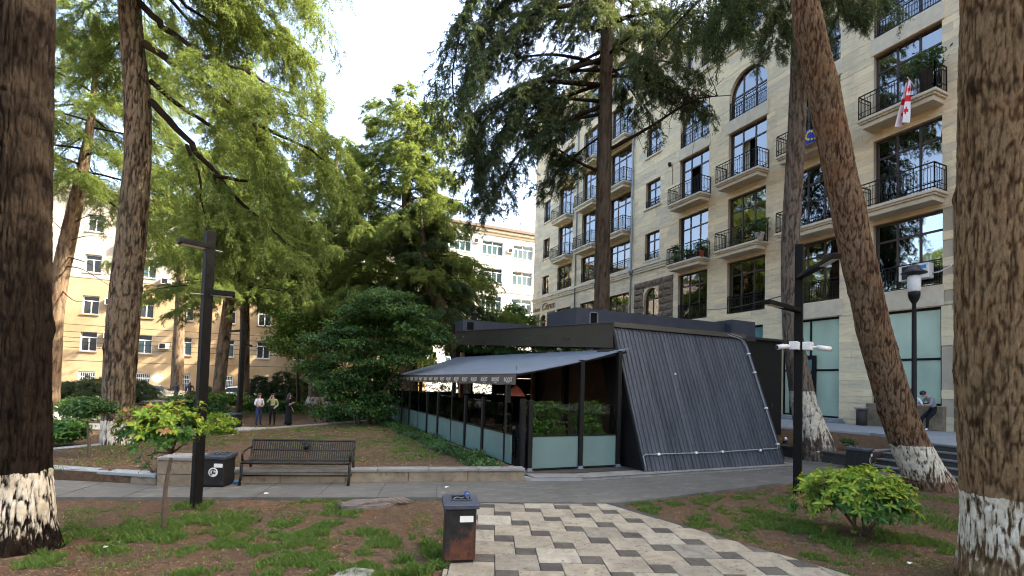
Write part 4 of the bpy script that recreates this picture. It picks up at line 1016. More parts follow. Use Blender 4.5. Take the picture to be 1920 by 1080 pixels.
put('cord', MB().tube([(0, 0, .25), (0, 0, .75)], .006, 5).mesh('cord', M['cable']), t)

# ================================================================== STREET FURNITURE
def lamp_post(label, base, h, arms, group='square lamp posts', w=.17, rz=.5):
    base = np.array(base, float); t = thing('street_lamp', label, 'street lamp', base, group)
    m_ = MB(); c, s = cos(rz), sin(rz); m_.obox(base+(0, 0, h/2-.1), (c*w/2, s*w/2, 0), (-s*w/2, c*w/2, 0), (0, 0, h/2+.1))
    put('pole', bevel(m_.mesh('pole', M['post_black']), .006), t)
    for z, end in arms:
        a = base+(0, 0, z); e = np.array(end, float); e = np.array([e[0], e[1], base[2]+z])
        m_ = MB(); m_.bar(a, e, .15, .085); ar = put('arm', bevel(m_.mesh('arm', M['post_black']), .006), t)
        d = (e-a)/np.linalg.norm(e-a); q = MB(); q.bar(e-d*.62-(0, 0, .046), e-d*.04-(0, 0, .046), .11, .006); put('lamp_panel', q.mesh('lamp_panel', M['white_plastic']), ar)
    return t
PL = on_z(367, 950, 0); PR = on_z(1495, 925, 0)
lamp_post('tall square lamp post beside the young orange-tipped tree', PL, 4.44, [(4.18, at(335, 447, 7.85)), (3.44, at(441, 549, 8.35))], w=.135)
lp = lamp_post('tall square lamp post carrying white cameras by the bright bush', PR, 5.25, [(4.55, at(1569, 484, 8.95)), (3.84, at(1437, 568, 9.75))], w=.15)
PF = on_z(447, 800, -.28)
fl = lamp_post('distant square lamp post behind the lawn with a white sticker', PF, 4.95, [(4.55, at(430, 638, 24.8)), (3.9, at(470, 657, 25.3))], w=.19)
sp_ = at(452, 693, 24.9); put('sticker', MB().obox(sp_, RGT*.09, FWD*.004, UPV*.15).mesh('sticker', M['white_print']), fl)
def cctv(p, d, label):
    p, d = np.array(p, float), np.array([d[0], d[1], -.12]); d /= np.linalg.norm(d)
    t = thing('security_camera', label, 'security camera', p, 'security cameras on the lamp post')
    m_ = MB(); m_.obox(p, (.10, .04, 0), (-.04, .07, 0), (0, 0, .085)); put('mount_box', bevel(m_.mesh('mount_box', M['white_plastic']), .01), t)
    e = p+d*.34; m_ = MB(); m_.tube([p+(0, 0, -.02), p+d*.16, e-d*.15], .022, 8); m_.tube([e-d*.16, e+d*.10], .052, 12); put('housing', m_.mesh('housing', M['white_plastic'], True), t)
    m_ = MB(); m_.tube([e+d*.101, e+d*.112], .045, 12); put('lens', m_.mesh('lens', M['dark_glass']), t)
q = PR+(0, 0, 3.08); lat = np.array([RGT[0], RGT[1], 0]); dep = np.array([FWD[0], FWD[1], 0])
cctv(q-lat*.14-dep*.10, -lat-dep*.25, 'white security camera aiming left from the lamp post'); cctv(q+lat*.14-dep*.10, lat-dep*.15, 'white security camera aiming right from the lamp post')
# round-headed lamp on the terrace
Lr = at(1714, 600, 15.0); Lr = np.array([Lr[0], Lr[1], TER]); t = thing('street_lamp', 'slim round lamp post with frosted cylinder head on the terrace', 'street lamp', Lr)
m_ = MB(); m_.lathe([(.10, 0), (.10, .5), (.07, .55), (.06, 3.7), (.05, 4.05), (.12, 4.18), (.155, 4.3), (.155, 4.4)], Lr, 14); put('pole', m_.mesh('pole', M['black_metal'], True), t)
m_ = MB(); m_.lathe([(.14, 4.4), (.165, 4.45), (.165, 4.86), (.13, 4.9)], Lr, 16); put('lamp_shade', m_.mesh('lamp_shade', M['white_plastic'], True), t)
m_ = MB(); m_.lathe([(.13, 4.9), (.16, 4.92), (.32, 4.96), (.33, 4.98), (.19, 5.07), (.12, 5.2), (.02, 5.24)], Lr, 18); put('cap', m_.mesh('cap', M['dark_metal'], True), t)
# conditioner hung on the first floor railing
ap = on_x(1722, 512, FX-.12)
t = thing('air_conditioner', 'white air conditioner with blue label outside the first floor window', 'air conditioner', ap)
put('casing', bevel(MB().box(ap[0]-.36, ap[1]-.52, ap[2]-.30, ap[0], ap[1]+.52, ap[2]+.30).mesh('casing', M['white_plastic']), .02), t)
m_ = MB(); c = np.array([ap[0]-.375, ap[1]+.14, ap[2]])
for r in (.24, .17, .10): m_.tube([c+(0, cos(k)*r, sin(k)*r) for k in np.linspace(0, 2*pi, 21)], .012, 5)
m_.box(c[0]+.005, c[1]-.26, c[2]-.26, c[0]+.013, c[1]+.26, c[2]+.26); put('fan_grille', m_.mesh('fan_grille', M['dark_metal']), t)
M['blue_label'] = plain('blue_label', (.03, .20, .50), .5); put('label', MB().box(ap[0]-.366, ap[1]-.44, ap[2]+.08, ap[0]-.361, ap[1]-.16, ap[2]+.22).mesh('label', M['blue_label']), t)
m_ = MB(); m_.tube([ap+(-.1, -.5, -.1), ap+(-.15, -.75, -.12), ap+(-.12, -1.1, .02), ap+(-.1, -1.35, .35)], .025, 6); put('hose', m_.mesh('hose', M['white_plastic'], True), t)

# bench
Bl, Br = np.array([-.61, 10.90, .035]), np.array([1.32, 10.34, .035]); bx_ = (Br-Bl)[:2]; bl = np.linalg.norm(bx_)
bench = thing('park_bench', 'black metal slatted park bench with round medallion on its back', 'bench', Bl, None, atan2(bx_[1], bx_[0]))
prof = [(-.02, .395), (-.035, .42), (-.01, .448), (.12, .45), (.30, .425), (.40, .415), (.44, .45), (.465, .54), (.505, .68), (.535, .775), (.555, .785)]
def strip(prof, w, th=.007):
    v = []; 
    for y, z in prof: v += [(-w/2, y, z), (w/2, y, z)]
    n = len(prof); f = [(2*i, 2*i+1, 2*i+3, 2*i+2) for i in range(n-1)]; o = len(v)
    for i, (y, z) in enumerate(prof):
        d = np.array(prof[min(i+1, n-1)])-np.array(prof[max(i-1, 0)]); d /= np.linalg.norm(d)
        v += [(-w/2, y+d[1]*th, z-d[0]*th), (w/2, y+d[1]*th, z-d[0]*th)]
    f += [(a+o, d_+o, c_+o, b_+o) for a, b_, c_, d_ in f] + [(2*i, 2*i+2, 2*i+2+o, 2*i+o) for i in range(n-1)] + [(2*i+1, 2*i+1+o, 2*i+3+o, 2*i+3) for i in range(n-1)]
    return MB().add(v, f)
M['bench'] = plain('worn_bench_paint', (.012, .010, .008), .5, .0, .45, 5, .15, 60, .25, dirt=(.045, .035, .025))
sm_ = strip(prof, .026).mesh('slat', M['bench'])
NS = 45
for i in range(NS): put('slat', sm_, bench, loc=(.06+(bl-.12)*i/(NS-1), 0, 0), world=False)
m_ = MB(); m_.tube([(.02, .555, .79), (bl-.02, .555, .79)], .022, 8); m_.tube([(.02, -.015, .41), (bl-.02, -.015, .41)], .020, 8); m_.bar((.02, .42, .40), (bl-.02, .42, .40), .04, .03); m_.bar((.02, .488, .60), (bl-.02, .488, .60), .012, .03)
m_.bar((.02, .10, .16), (bl-.02, .10, .16), .02, .03)
put('rail', m_.mesh('rail', M['bench'], True), bench, world=False)
m_ = MB(); c = np.array([bl*.52, .492, .665])
m_.tube([c+np.array([cos(k)*.085, sin(k)*.02, sin(k)*.085]) for k in np.linspace(0, 2*pi, 25)], .012, 6); m_.tube([c+(.0, -.012, 0), c+(0, .012, 0)], .055, 18); m_.bar(c+(-.05, -.016, -.02), c+(.05, -.016, .03), .012, .02)
put('medallion', m_.mesh('medallion', M['bench'], True), bench, world=False)
for x, nm in ((.015, 'side_frame'), (bl-.015, 'side_frame')):
    m_ = MB()
    m_.tube([(x, -.035, .42), (x, .05, .435), (x, .40, .40), (x, .47, .55), (x, .555, .79)], .022, 8)
    m_.tube([(x, .42, .42), (x, .46, .30), (x, .47, .15), (x, .52, .0)], [.024, .026, .024, .026], 8); m_.tube([(x, .0, .42), (x, -.03, .34), (x, -.02, .18), (x, -.09, .0)], [.024, .028, .024, .028], 8)
    m_.tube([(x, .50, .66), (x, .30, .66), (x, .05, .63), (x, -.01, .60), (x, -.01, .55), (x, .02, .44)], .022, 8)
    m_.tube([(x, .44, .2), (x, .2, .14), (x, -.02, .2)], .014, 6)
    put(nm, m_.mesh(nm, M['bench'], True), bench, world=False)

def m_binmat():
    n = Nd('rusting_black_bin'); p = n.objc(); w = n.pos()
    sx = n.new('ShaderNodeSeparateXYZ'); n.link(p, sx.inputs[0])
    nz = n.noise(w, 5, 6, .7, .4); low = n.math('SUBTRACT', n.math('ADD', n.math('MULTIPLY', nz, .9), n.math('MULTIPLY', sx.outputs[0], 1.1)), n.math('MULTIPLY', sx.outputs[2], 1.15))
    k = n.ramp(low, [(.02, 0), (.16, 1)])
    c = n.ramp(n.noise(w, 9, 5, .7), [(.3, (.007, .0065, .006)), (.7, (.020, .018, .016))])
    ru = n.ramp(n.noise(w, 14, 6, .75), [(.3, (.035, .015, .009)), (.55, (.10, .034, .015)), (.8, (.15, .06, .026))])
    sc = n.ramp(n.noise(n.scale(w, (8, 8, 1.2)), 4, 5, .7), [(.62, 0), (.70, .5)])
    c = n.mix(sc, c, (.06, .053, .046)); c = n.mix(n.math('MULTIPLY', k, .8), c, ru)
    return n.done(n.bsdf(c, n.math('ADD', .42, n.math('MULTIPLY', k, .4)), .0, .25, nz, .2))
M['bin_rust'] = m_binmat()
M['bin_top'] = plain('blue_black_bin_lid', (.028, .033, .045), .45, .1, .35, 9, .12, 60, .5, dirt=(.07, .07, .07))
M['bin_black'] = plain('black_bin', (.010, .0095, .008), .5, .0, .35, 6, .1, 60, .25, dirt=(.03, .027, .024))
def litter_bin(loc, rz, label, h=.74, w=.42, body='bin_black', emblem=False, plate=True, lid_t=.09):
    t = thing('litter_bin', label, 'litter bin', loc, 'black metal litter bins', rz); a = w/2
    put('body', bevel(MB().box(-a, -a, .03, a, a, h-lid_t).mesh('body', M[body]), .008), t, world=False)
    put('base', MB().box(-a+.02, -a+.02, 0, a-.02, a-.02, .03).mesh('base', M['black_metal']), t, world=False)
    m_ = MB(); m_.add([(-a-.03,-a-.03,h-lid_t+.004),(a+.03,-a-.03,h-lid_t+.004),(a+.03,a+.03,h-lid_t+.004),(-a-.03,a+.03,h-lid_t+.004),(-a-.03,-a-.03,h-.035),(a+.03,-a-.03,h-.035),(a+.03,a+.03,h),(-a-.03,a+.03,h)], [(0,3,2,1),(4,5,6,7),(0,1,5,4),(1,2,6,5),(2,3,7,6),(3,0,4,7)])
    lid = put('lid', bevel(m_.mesh('lid', M['bin_top']), .006), t, world=False)
    m_ = MB(); zt = lambda y: h-.035+.035*(y+a+.03)/(w+.06)
    o = .002; ya, yb = -.03, .13
    m_.add([(-.10, ya, zt(ya)+o), (.12, ya, zt(ya)+o), (.12, yb, zt(yb)+o), (-.10, yb, zt(yb)+o)], [(0,1,2,3)]); put('opening', m_.mesh('opening', M['dark_hole']), lid)
    m_ = MB(); e = .014
    for (x0, y0, x1, y1) in ((-.115,ya-e,.135,ya),(-.115,yb,.135,yb+e),(-.115,ya,-.10,yb),(.12,ya,.135,yb)): m_.add([(x0,y0,zt(y0)+.001),(x1,y0,zt(y0)+.001),(x1,y1,zt(y1)+.001),(x0,y1,zt(y1)+.001),(x0,y0,zt(y0)+.012),(x1,y0,zt(y0)+.012),(x1,y1,zt(y1)+.012),(x0,y1,zt(y1)+.012)], [(4,5,6,7),(0,1,5,4),(1,2,6,5),(2,3,7,6),(3,0,4,7)])
    put('opening_frame', m_.mesh('opening_frame', M['bin_top']), lid)
    m_ = MB(); m_.tube([(x, y, zt(y)+.006) for x, y in ((-.08,.02),(-.03,.08),(.02,.03),(.06,.09),(.10,.02))], .006, 5); put('ash_grid', m_.mesh('ash_grid', M['pipe']), lid)
    if plate: put('plate', MB().box(a-.19, -a-.006, h-.235, a-.035, -a-.001, h-.165).mesh('plate', M['white_print']), t, world=False)
    m_ = MB(); m_.box(a-.02, -a-.004, .06, a-.012, -a-.001, h-.12); m_.box(-a+.05, -a-.004, .06, -a+.056, -a-.001, h-.12); m_.tube([(-.03, -a-.012, h*.38), (-.03, -a-.001, h*.38)], .014, 8); put('door_seam', m_.mesh('door_seam', M['dark_metal']), t, world=False)
    if emblem:
        m_ = MB(); m_.tube([(0, -a-.004, h*.46), (0, -a-.001, h*.46)], .085, 24); em = put('emblem', m_.mesh('emblem', M['white_print']), t, world=False)
        m_ = MB(); y = -a-.007
        m_.tube([(.055*cos(k), y, h*.46+.055*sin(k)) for k in np.linspace(.5, 4.0, 12)], .008, 5); m_.box(-.02, y-.002, h*.46-.035, .012, y+.002, h*.46+.02); m_.box(-.012, y-.002, h*.46+.026, .010, y+.002, h*.46+.048); m_.box(.018, y-.002, h*.46-.03, .045, y+.002, h*.46); put('figure', m_.mesh('figure', M['bin_black']), em)
    return t
fb = on_z(862, 1058, .03); tb_ = np.array([fb[0]+.05, fb[1]+.20, .032])
litter_bin(tb_, radians(-14), 'rusty black litter bin with a can on its lid by the tiles', .70, .355, 'bin_rust')
litter_bin((-.98, 10.98, .035), radians(-22), 'black litter bin with round white emblem beside the bench', .60, .40, emblem=True)
rb_ = on_z(1625, 884, .035); litter_bin((rb_[0]+.1, rb_[1]+.25, .035), radians(18), 'black litter bin behind the bright bush and leaning cedar', .62, .50, emblem=True)
fbp = on_z(434, 801, -.278); litter_bin((fbp[0], fbp[1], -.278), radians(-30), 'distant black litter bin at the foot of a far lamp post', .66, .62, emblem=True, plate=True)
# can, bottle, scraps
M['can_blue'] = plain('blue_and_silver_can', (.06, .12, .30), .3, .6, .2, 10)
cd = Vector((.28, .96, 0)); cpos = Vector((tb_[0]+.10, tb_[1]+.03, 0.70+.013))
m_ = MB(); m_.lathe([(.022, 0), (.032, .008), (.032, .112), (.024, .12)], (0, 0, 0), 16); cm_ = m_.mesh('drink_can', M['can_blue'], True)
cm_.transform(Matrix.Translation(cpos+Vector((0, 0, .034))) @ Matrix.Rotation(radians(-14), 4, 'Z') @ Matrix.Rotation(radians(-88), 4, 'X'))
t = solo('drink_can', cm_, 'blue and silver drink can lying on the rusty bin lid', 'can')
m_ = MB(); m_.lathe([(.001, 0), (.024, 0), (.024, .003), (.020, -.002), (.001, -.002)], (0, 0, 0), 16); em_ = m_.mesh('can_lid', M['chrome']); em_.transform(Matrix.Translation(cpos+Vector((0, 0, .034))) @ Matrix.Rotation(radians(-14), 4, 'Z') @ Matrix.Rotation(radians(92), 4, 'X')); put('can_lid', em_, t)
M['blue_plastic'] = plain('blue_bottle_plastic', (.10, .20, .34), .25, 0, .3, 12, 0)
m_ = MB(); m_.lathe([(.02, 0), (.036, .02), (.036, .07), (.030, .10), (.036, .13), (.034, .19), (.014, .23), (.014, .25)], (0, 0, 0), 14); bm_ = m_.mesh('plastic_bottle', M['blue_plastic'], True)
bp = on_z(426, 906, .035); bm_.transform(Matrix.Translation(Vector(bp)+Vector((0, 0, .034))) @ Matrix.Rotation(radians(-20), 4, 'Z') @ Matrix.Rotation(radians(90), 4, 'Y'))
t = solo('plastic_bottle', bm_, 'blue plastic bottle lying between the emblem bin and the bench', 'bottle')
m_ = MB(); m_.lathe([(.016, 0), (.016, .018)], (0, 0, 0), 12); cm_ = m_.mesh('cap', M['white_plastic']); cm_.transform(Matrix.Translation(Vector(bp)+Vector((0, 0, .034))) @ Matrix.Rotation(radians(-20), 4, 'Z') @ Matrix.Rotation(radians(90), 4, 'Y') @ Matrix.Translation((0, 0, .25))); put('cap', cm_, t)
for (px, py, z, l) in ((1705, 1057, .0, 'crumpled white paper scrap on bare earth near the right trunk'), (838, 914, .04, 'small white paper scrap on the path behind the front bin'), (500, 926, .04, 'white paper scrap on the path in front of the bench'), (198, 1027, 0, 'white paper scrap on earth right of the big left trunk'), (437, 816, .22, 'white paper scrap on the far lawn near its kerb'), (1534, 848, .36, 'pale paper scrap on top of the dark bank wall')):
    p = on_z(px, py, z); s = .045 if py < 1000 else .032
    m_ = MB(); m_.add([(-s, -s*.5, .004), (s, -s*.7, .016), (s*1.2, s*.5, .006), (-s*.7, s*.6, .02), (0, 0, .024)], [(0,1,4),(1,2,4),(2,3,4),(3,0,4)])
    solo('paper_scrap', m_.mesh('paper_scrap', M['white_print']), l, 'litter', tuple(p), 'scraps of paper litter')
# bollard, planter on the terrace
bo = on_z(1472, 851, .035); t = thing('bollard', 'short dark bollard at the right foot of the sloping metal wall', 'bollard', bo)
m_ = MB(); m_.lathe([(.07, 0), (.07, .42), (.05, .44)], bo, 14); put('post', m_.mesh('post', M['dark_metal'], True), t); m_ = MB(); m_.lathe([(.075, .44), (.085, .47), (.05, .55), (.01, .57)], bo, 14); put('cap', m_.mesh('cap', M['chrome'], True), t)
pb = on_z(1640, 795, TER); t = thing('ash_bin', 'slim steel ash bin on the terrace against the stone wall', 'ash bin', (22.4, 13.25, TER))
m_ = MB(); m_.lathe([(.20, 0), (.20, .62), (.18, .64)], (0, 0, 0), 14); put('body', m_.mesh('body', M['dark_stone'], True), t, world=False); m_ = MB(); m_.lathe([(.19, .64), (.28, .74), (.29, .76), (.20, .70)], (0, 0, 0), 14); put('bowl', m_.mesh('bowl', M['chrome'], True), t, world=False)

# flags
M['flag_white'] = plain('white_flag_cloth', (.74, .73, .72), .85, 0, .05); M['flag_red'] = plain('red_flag_cloth', (.62, .02, .035), .85, 0, .08); M['flag_blue'] = plain('blue_flag_cloth', (.012, .03, .28), .85, 0, .08); M['flag_gold'] = plain('yellow_star_cloth', (.72, .55, .05), .85, 0, .05)
def cloth(nu, nv, fn, colour):
    m_ = MB(); v = [fn(i/nu, j/nv) for j in range(nv+1) for i in range(nu+1)]; m_.v = [tuple(map(float, q)) for q in v]; m_.t = [.5]*len(v)
    for j in range(nv):
        for i in range(nu): m_.f.append((j*(nu+1)+i, j*(nu+1)+i+1, (j+1)*(nu+1)+i+1, (j+1)*(nu+1)+i)); m_.m.append(colour((i+.5)/nu, (j+.5)/nv))
    return m_
g0 = on_x(1704, 150, 21.75); g1 = on_x(1693, 232, 21.75)
def geo(u, v): return np.array([g0[0]+.10*sin(u*9+v*2)*(.4+v), g0[1]+.02+(u-.5)*(.20+.20*v)*1.0 + (g1[1]-g0[1])*v, g0[2]+(g1[2]-g0[2])*(v*1.0)-.06*u])
def geoc(u, v):
    if abs(u-.5) < .09 or abs(v-.42) < .075: return 1
    for cx in (.25, .75):
        for cy in (.21, .71):
            if (abs(u-cx) < .05 and abs(v-cy) < .09) or (abs(u-cx) < .12 and abs(v-cy) < .035): return 1
    return 0
t = solo('flag', cloth(28, 40, geo, geoc).mesh('flag', [M['flag_white'], M['flag_red']], True), 'white flag with red crosses hanging from an upper balcony', 'flag')
put('flagpole', MB().tube([(22.9, g0[1], g0[2]-.5), (21.7, g0[1]+.03, g0[2]+.12)], .018, 6).mesh('flagpole', M['white_plastic']), t)
e0 = on_x(1521, 238, 21.85)
def euf(u, v): return np.array([e0[0]+.12*sin(u*6+v*2.5), e0[1]+.75-u*1.35-.25*v, e0[2]-.90*v-.35*u*(1-v)+.12*sin(u*4)])
t = solo('flag', cloth(20, 14, euf, lambda u, v: 0).mesh('flag', [M['flag_blue']], True), 'blue flag with yellow stars hanging behind the two leaning trunks', 'flag')
for k in range(12):
    a = 2*pi*k/12; c = euf(.5+.22*cos(a), .5+.32*sin(a)); 
    pts = [c+np.array([-.03, (.075 if i % 2 == 0 else .03)*sin(2*pi*i/10), (.075 if i % 2 == 0 else .03)*cos(2*pi*i/10)]) for i in range(10)]
    put('star', MB().extr(pts, (.012, 0, 0)).mesh('star', M['flag_gold']), t)
put('flagpole', MB().tube([(22.9, e0[1]+.6, e0[2]-.5), (21.8, e0[1]+.75, e0[2]+.1)], .018, 6).mesh('flagpole', M['white_plastic']), t)

# folding chair on the balcony with the flag
fc = np.array([22.45, 11.05, 13.90]); t = thing('folding_chair', 'white folding chair on the upper balcony above the flag', 'chair', fc)
for s in (-1, 1):
    put('leg', MB().bar(fc+(-.2, s*.2, 0), fc+(.2, s*.2, .85), .03, .03).mesh('leg', M['white_plastic']), t); put('leg', MB().bar(fc+(.22, s*.17, 0), fc+(-.2, s*.17, .46), .03, .03).mesh('leg', M['white_plastic']), t)
put('seat', MB().box(fc[0]-.22, fc[1]-.2, fc[2]+.44, fc[0]+.18, fc[1]+.2, fc[2]+.47).mesh('seat', M['white_plastic']), t); put('backrest', MB().box(fc[0]+.13, fc[1]-.2, fc[2]+.62, fc[0]+.17, fc[1]+.2, fc[2]+.86).mesh('backrest', M['white_plastic']), t)

# cables in front of the ochre wall
for k, (ya, yb, z) in enumerate(((6.3, 6.3, 0), (5.6, 5.9, 0), (5.2, 5.3, 0), (4.8, 5.0, 0), (4.3, 4.6, 0), (3.2, 3.5, 0))):
    pts = [(-30+44*i/14, 53.5+.15*k, ya+(yb-ya)*i/14+.35*((i/7-1)**2-1)) for i in range(15)]
    solo('overhead_cable', MB().tube(pts, .022, 4).mesh('overhead_cable', M['cable']), ('topmost black cable strung along the ochre wall', 'second cable from the top strung along the ochre wall', 'third cable from the top strung along the ochre wall', 'fourth cable from the top strung along the ochre wall', 'second lowest cable strung along the ochre wall', 'lowest cable strung along the ochre wall')[k], 'cable', group='cables along the ochre wall')
a_ = at(1490, 548, 10.5); c0 = on_x(1325, 590-10, FX-.1); mid = (a_+c0)/2-(0, 0, .25)
solo('overhead_cable', MB().tube([a_*(1-s)**2+mid*2*s*(1-s)+c0*s*s for s in np.linspace(0, 1, 14)], .012, 4).mesh('overhead_cable', M['cable']), 'thin cable from the right lamp post to the stone facade', 'cable')
# ================================================================== TREES
def smooth_path(P, ds):
    P = np.array(P, float); L = np.concatenate([[0], np.cumsum(np.linalg.norm(np.diff(P[:,:3], axis=0), axis=1))])
    s = ds(L[-1]) if callable(ds) else np.arange(0, L[-1], ds)
    out = np.stack([np.interp(s, L, P[:,k]) for k in range(P.shape[1])], 1)
    for _ in range(3):
        q = out.copy(); q[1:-1] = (out[:-2]+2*out[1:-1]+out[2:])/4; out = q
    return out
def trunk_mesh(P, mat, seed, nth=120, fine=.04, ztop=8.0, cell=.075, amp=.022, lump=.06, flare=0.0):
    """bark-covered trunk: radii along P (x,y,z,r), cracks cut into the surface"""
    P = np.array(P, float); tot = np.sum(np.linalg.norm(np.diff(P[:,:3], axis=0), axis=1))
    def ds(L): 
        s = [0.0]
        while s[-1] < L:
            z = np.interp(s[-1]/L, np.linspace(0, 1, len(P)), P[:,2]); s.append(s[-1]+(fine if z < ztop else .25))
        return np.array(s[:-1])
    Q = smooth_path(P, ds); n = len(Q); th = np.linspace(0, 2*pi, nth, endpoint=False)
    T = np.gradient(Q[:,:3], axis=0); T /= np.linalg.norm(T, axis=1)[:,None]
    A = np.cross(T, [0, 1.0, 0]); A /= np.linalg.norm(A, axis=1)[:,None]; B = np.cross(T, A)
    D = A[:,None,:]*np.cos(th)[None,:,None] + B[:,None,:]*np.sin(th)[None,:,None]
    R = Q[:,3][:,None]; base = Q[:,None,:3] + D*R[:,:,None]; p = base.reshape(-1, 3)
    lo = (fbm(p*np.array([1.3, 1.3, .45]), seed, 3)-.5).reshape(n, nth)
    wp = p + (np.stack([fbm(p*np.array([7, 7, 3.5]), seed+5, 2), fbm(p*np.array([7, 7, 3.5])+9, seed+6, 2), fbm(p*3+20, seed+7, 2)], 1)-.5)*np.array([cell*.9, cell*.9, cell*2])
    n1 = vnoise(wp/np.array([cell, cell, cell*6.5]), seed+3); n2 = vnoise(wp/np.array([cell*.45, cell*.45, cell*3.0])+5, seed+4)
    f1 = np.clip(np.abs(2*n1-1)*2.6, 0, 1); f2 = np.clip(np.abs(2*n2-1)*2.4, 0, 1); fine_n = fbm(p*np.array([30, 30, 12]), seed+8, 3)
    flake = vnoise(wp/np.array([cell*.8, cell*.8, cell*1.6])+31, seed+9)
    cr2 = np.clip(f1*.55+f2*.28+(flake-.5)*.30+(fine_n-.5)*.55+.08, 0, 1).reshape(n, nth)
    rr = R*(1+lo*lump*2) + amp*(cr2-.5)
    z0 = Q[1,2]+.3; hz = np.clip(Q[:,2]-z0, 0, None)[:,None]
    rr = rr*(1+flare*np.exp(-hz/.38)*(.55+.45*np.sin(th*5+seed)+.25*np.sin(th*3+2*seed))[None,:])
    RK = np.random.default_rng(seed)
    for _ in range(9):
        zk, tk, sk = z0+RK.uniform(1.2, min(ztop, 7)), RK.random()*2*pi, RK.uniform(.05, .10)
        g = np.exp(-(((th-tk+pi) % (2*pi)-pi)[None,:]*R/sk)**2-((Q[:,2]-zk)[:,None]/(sk*1.2))**2); rr = rr+g*sk*.38; cr2 = np.clip(cr2-g*.5, 0, 1)
    V = (Q[:,None,:3] + D*rr[:,:,None]).reshape(-1, 3)
    i = np.arange(n-1)[:,None]*nth; k = np.arange(nth)[None,:]; k2 = (k+1) % nth
    F = np.stack([i+k, i+k2, i+nth+k2, i+nth+k], -1).reshape(-1, 4)
    return np_mesh('trunk', V, F, mat, True, {'crack': cr2.ravel()})
def px_path(rows, d, below=.35):
    """trunk outline surveyed as (photo x, photo y, width in photo pixels) at distance d"""
    out = []
    for r in rows:
        dd = r[3] if len(r) > 3 else d
        out.append([*at(r[0], r[1], dd), r[2]/2*dd/FOC*cos(math.atan((r[0]-960)/FOC))])
    out = [[out[0][0], out[0][1], out[0][2]-below, out[0][3]*1.08]] + out
    return out

def limbs_mesh(branches, r0, mat, n=6, taper=.85):
    m_ = MB()
    for k, P in enumerate(branches):
        r = r0[k] if hasattr(r0, '__len__') else r0
        m_.tube(P, [max(.008, r*(1-taper*i/(len(P)-1))) for i in range(len(P))], n)
    return m_.mesh('limbs', mat, True)
def branch(p0, az, L, e0, droop, k=9, wob=.04, R=rng):
    t = np.linspace(0, 1, k); h = np.array([sin(az), cos(az), 0]); s = np.array([cos(az), -sin(az), 0])
    P = p0 + h*(L*t)[:,None] + np.array([0, 0, 1])*(L*(tan(e0)*t-droop*t*t))[:,None]
    return P + s*(np.cumsum(R.normal(0, wob*L/k, k)))[:,None] + np.array([0, 0, 1])*(np.cumsum(R.normal(0, wob*.5*L/k, k)))[:,None]
def unit(a): return a/(np.linalg.norm(a, axis=-1, keepdims=True)+1e-9)
def foliage(branches, per_m=9.0, samples=7, needles=7, tw=.30, twmin=.35, droop=.35, hang=.15, nl=(.09, .19), nw=.03, t0=.15, seed=0, tone=(.45, .22), tip=.25, scale=1.0):
    """feathery conifer foliage: twigs off every branch, drooping sprays on every twig, needle blades on every spray"""
    R = np.random.default_rng(seed); V = []; TN = []; SC = []
    for P in branches:
        P = np.asarray(P, float); k = len(P); seg = np.linalg.norm(np.diff(P, axis=0), axis=1); L = seg.sum()
        n = max(3, int(L*per_m)); t = t0+(1-t0)*R.random(n)**.85; u = t*(k-1); i = np.minimum(u.astype(int), k-2); f = (u-i)[:,None]
        base = P[i]*(1-f)+P[i+1]*f; tan_ = unit(P[i+1]-P[i])
        perp = unit(np.cross(tan_, [0, 0, 1.0])); sd = np.where(R.random(n) < .5, -1.0, 1.0)[:,None]
        dr = unit(tan_*R.uniform(.35, 1.0, (n, 1)) + perp*sd*R.uniform(.4, 1.0, (n, 1)) + np.array([0, 0, 1])*R.normal(.0, .22, (n, 1)))
        ln = (tw*L*(1-.62*t)*R.uniform(.5, 1.15, n)+twmin)[:,None]
        tb = np.clip(R.normal(tone[0], tone[1], n), 0, 1)
        q = (np.arange(samples)+R.random((n, samples)))/samples                      # (n,s)
        pos = base[:,None,:] + dr[:,None,:]*(ln*q)[:,:,None] + np.array([0, 0, -1.0])*((droop*ln*q**2)+hang*R.random((n, samples))**1.5)[:,:,None]
        pos = pos + R.normal(0, .035, pos.shape)
        dd = unit(dr[:,None,:]*.8 + np.array([0, 0, -1.0])*(.25+droop*1.2*q)[:,:,None])
        d = unit(dd.reshape(-1, 3)+R.normal(0, .30, (n*samples, 3))); V.append(pos.reshape(-1, 3)); TN.append(d); SC.append(np.repeat(scale*(1-.25*t), samples)*R.uniform(.65, 1.2, n*samples))
    return np.concatenate(V), np.concatenate(TN), np.concatenate(SC)
def spray_mesh(seed, mat, n=26, L=.42, drop=.10, nl=.075, nw=.020):
    """one needle-bearing twig spray along +X, tips hanging a little"""
    R = np.random.default_rng(seed); V = []; T = []
    stems = [(0, 0, 1.0, 0)] + [(R.uniform(.1, .75), s*R.uniform(.4, 1.0), R.uniform(.3, .6), s) for s in (-1, 1, -1, 1, -1, 1)]
    for x0, ang, sc, sd in stems:
        d = np.array([cos(ang), sin(ang), 0]); st = np.array([x0*L, 0, -drop*x0*x0]); k = max(5, int(n*sc))
        for i in range(k):
            q = (i+R.random())/k; p = st+d*L*sc*q+np.array([0, 0, -drop*sc*q*q*1.6]); dd = unit(d*.7+R.normal(0, .6, 3)+np.array([0, 0, -.1])); l = nl*R.uniform(.6, 1.25)
            s = unit(np.cross(dd, R.normal(0, 1, 3)))*nw*R.uniform(.6, 1.3)/2; V += [p-s, p+s, p+dd*l]; T += [min(1, max(0, .35+.35*q+R.normal(0, .15)))]*3
    V = np.array(V); return np_mesh('spray', V, np.arange(len(V)).reshape(-1, 3), mat, False, {'tone': np.array(T)})
SPRAYS = {}
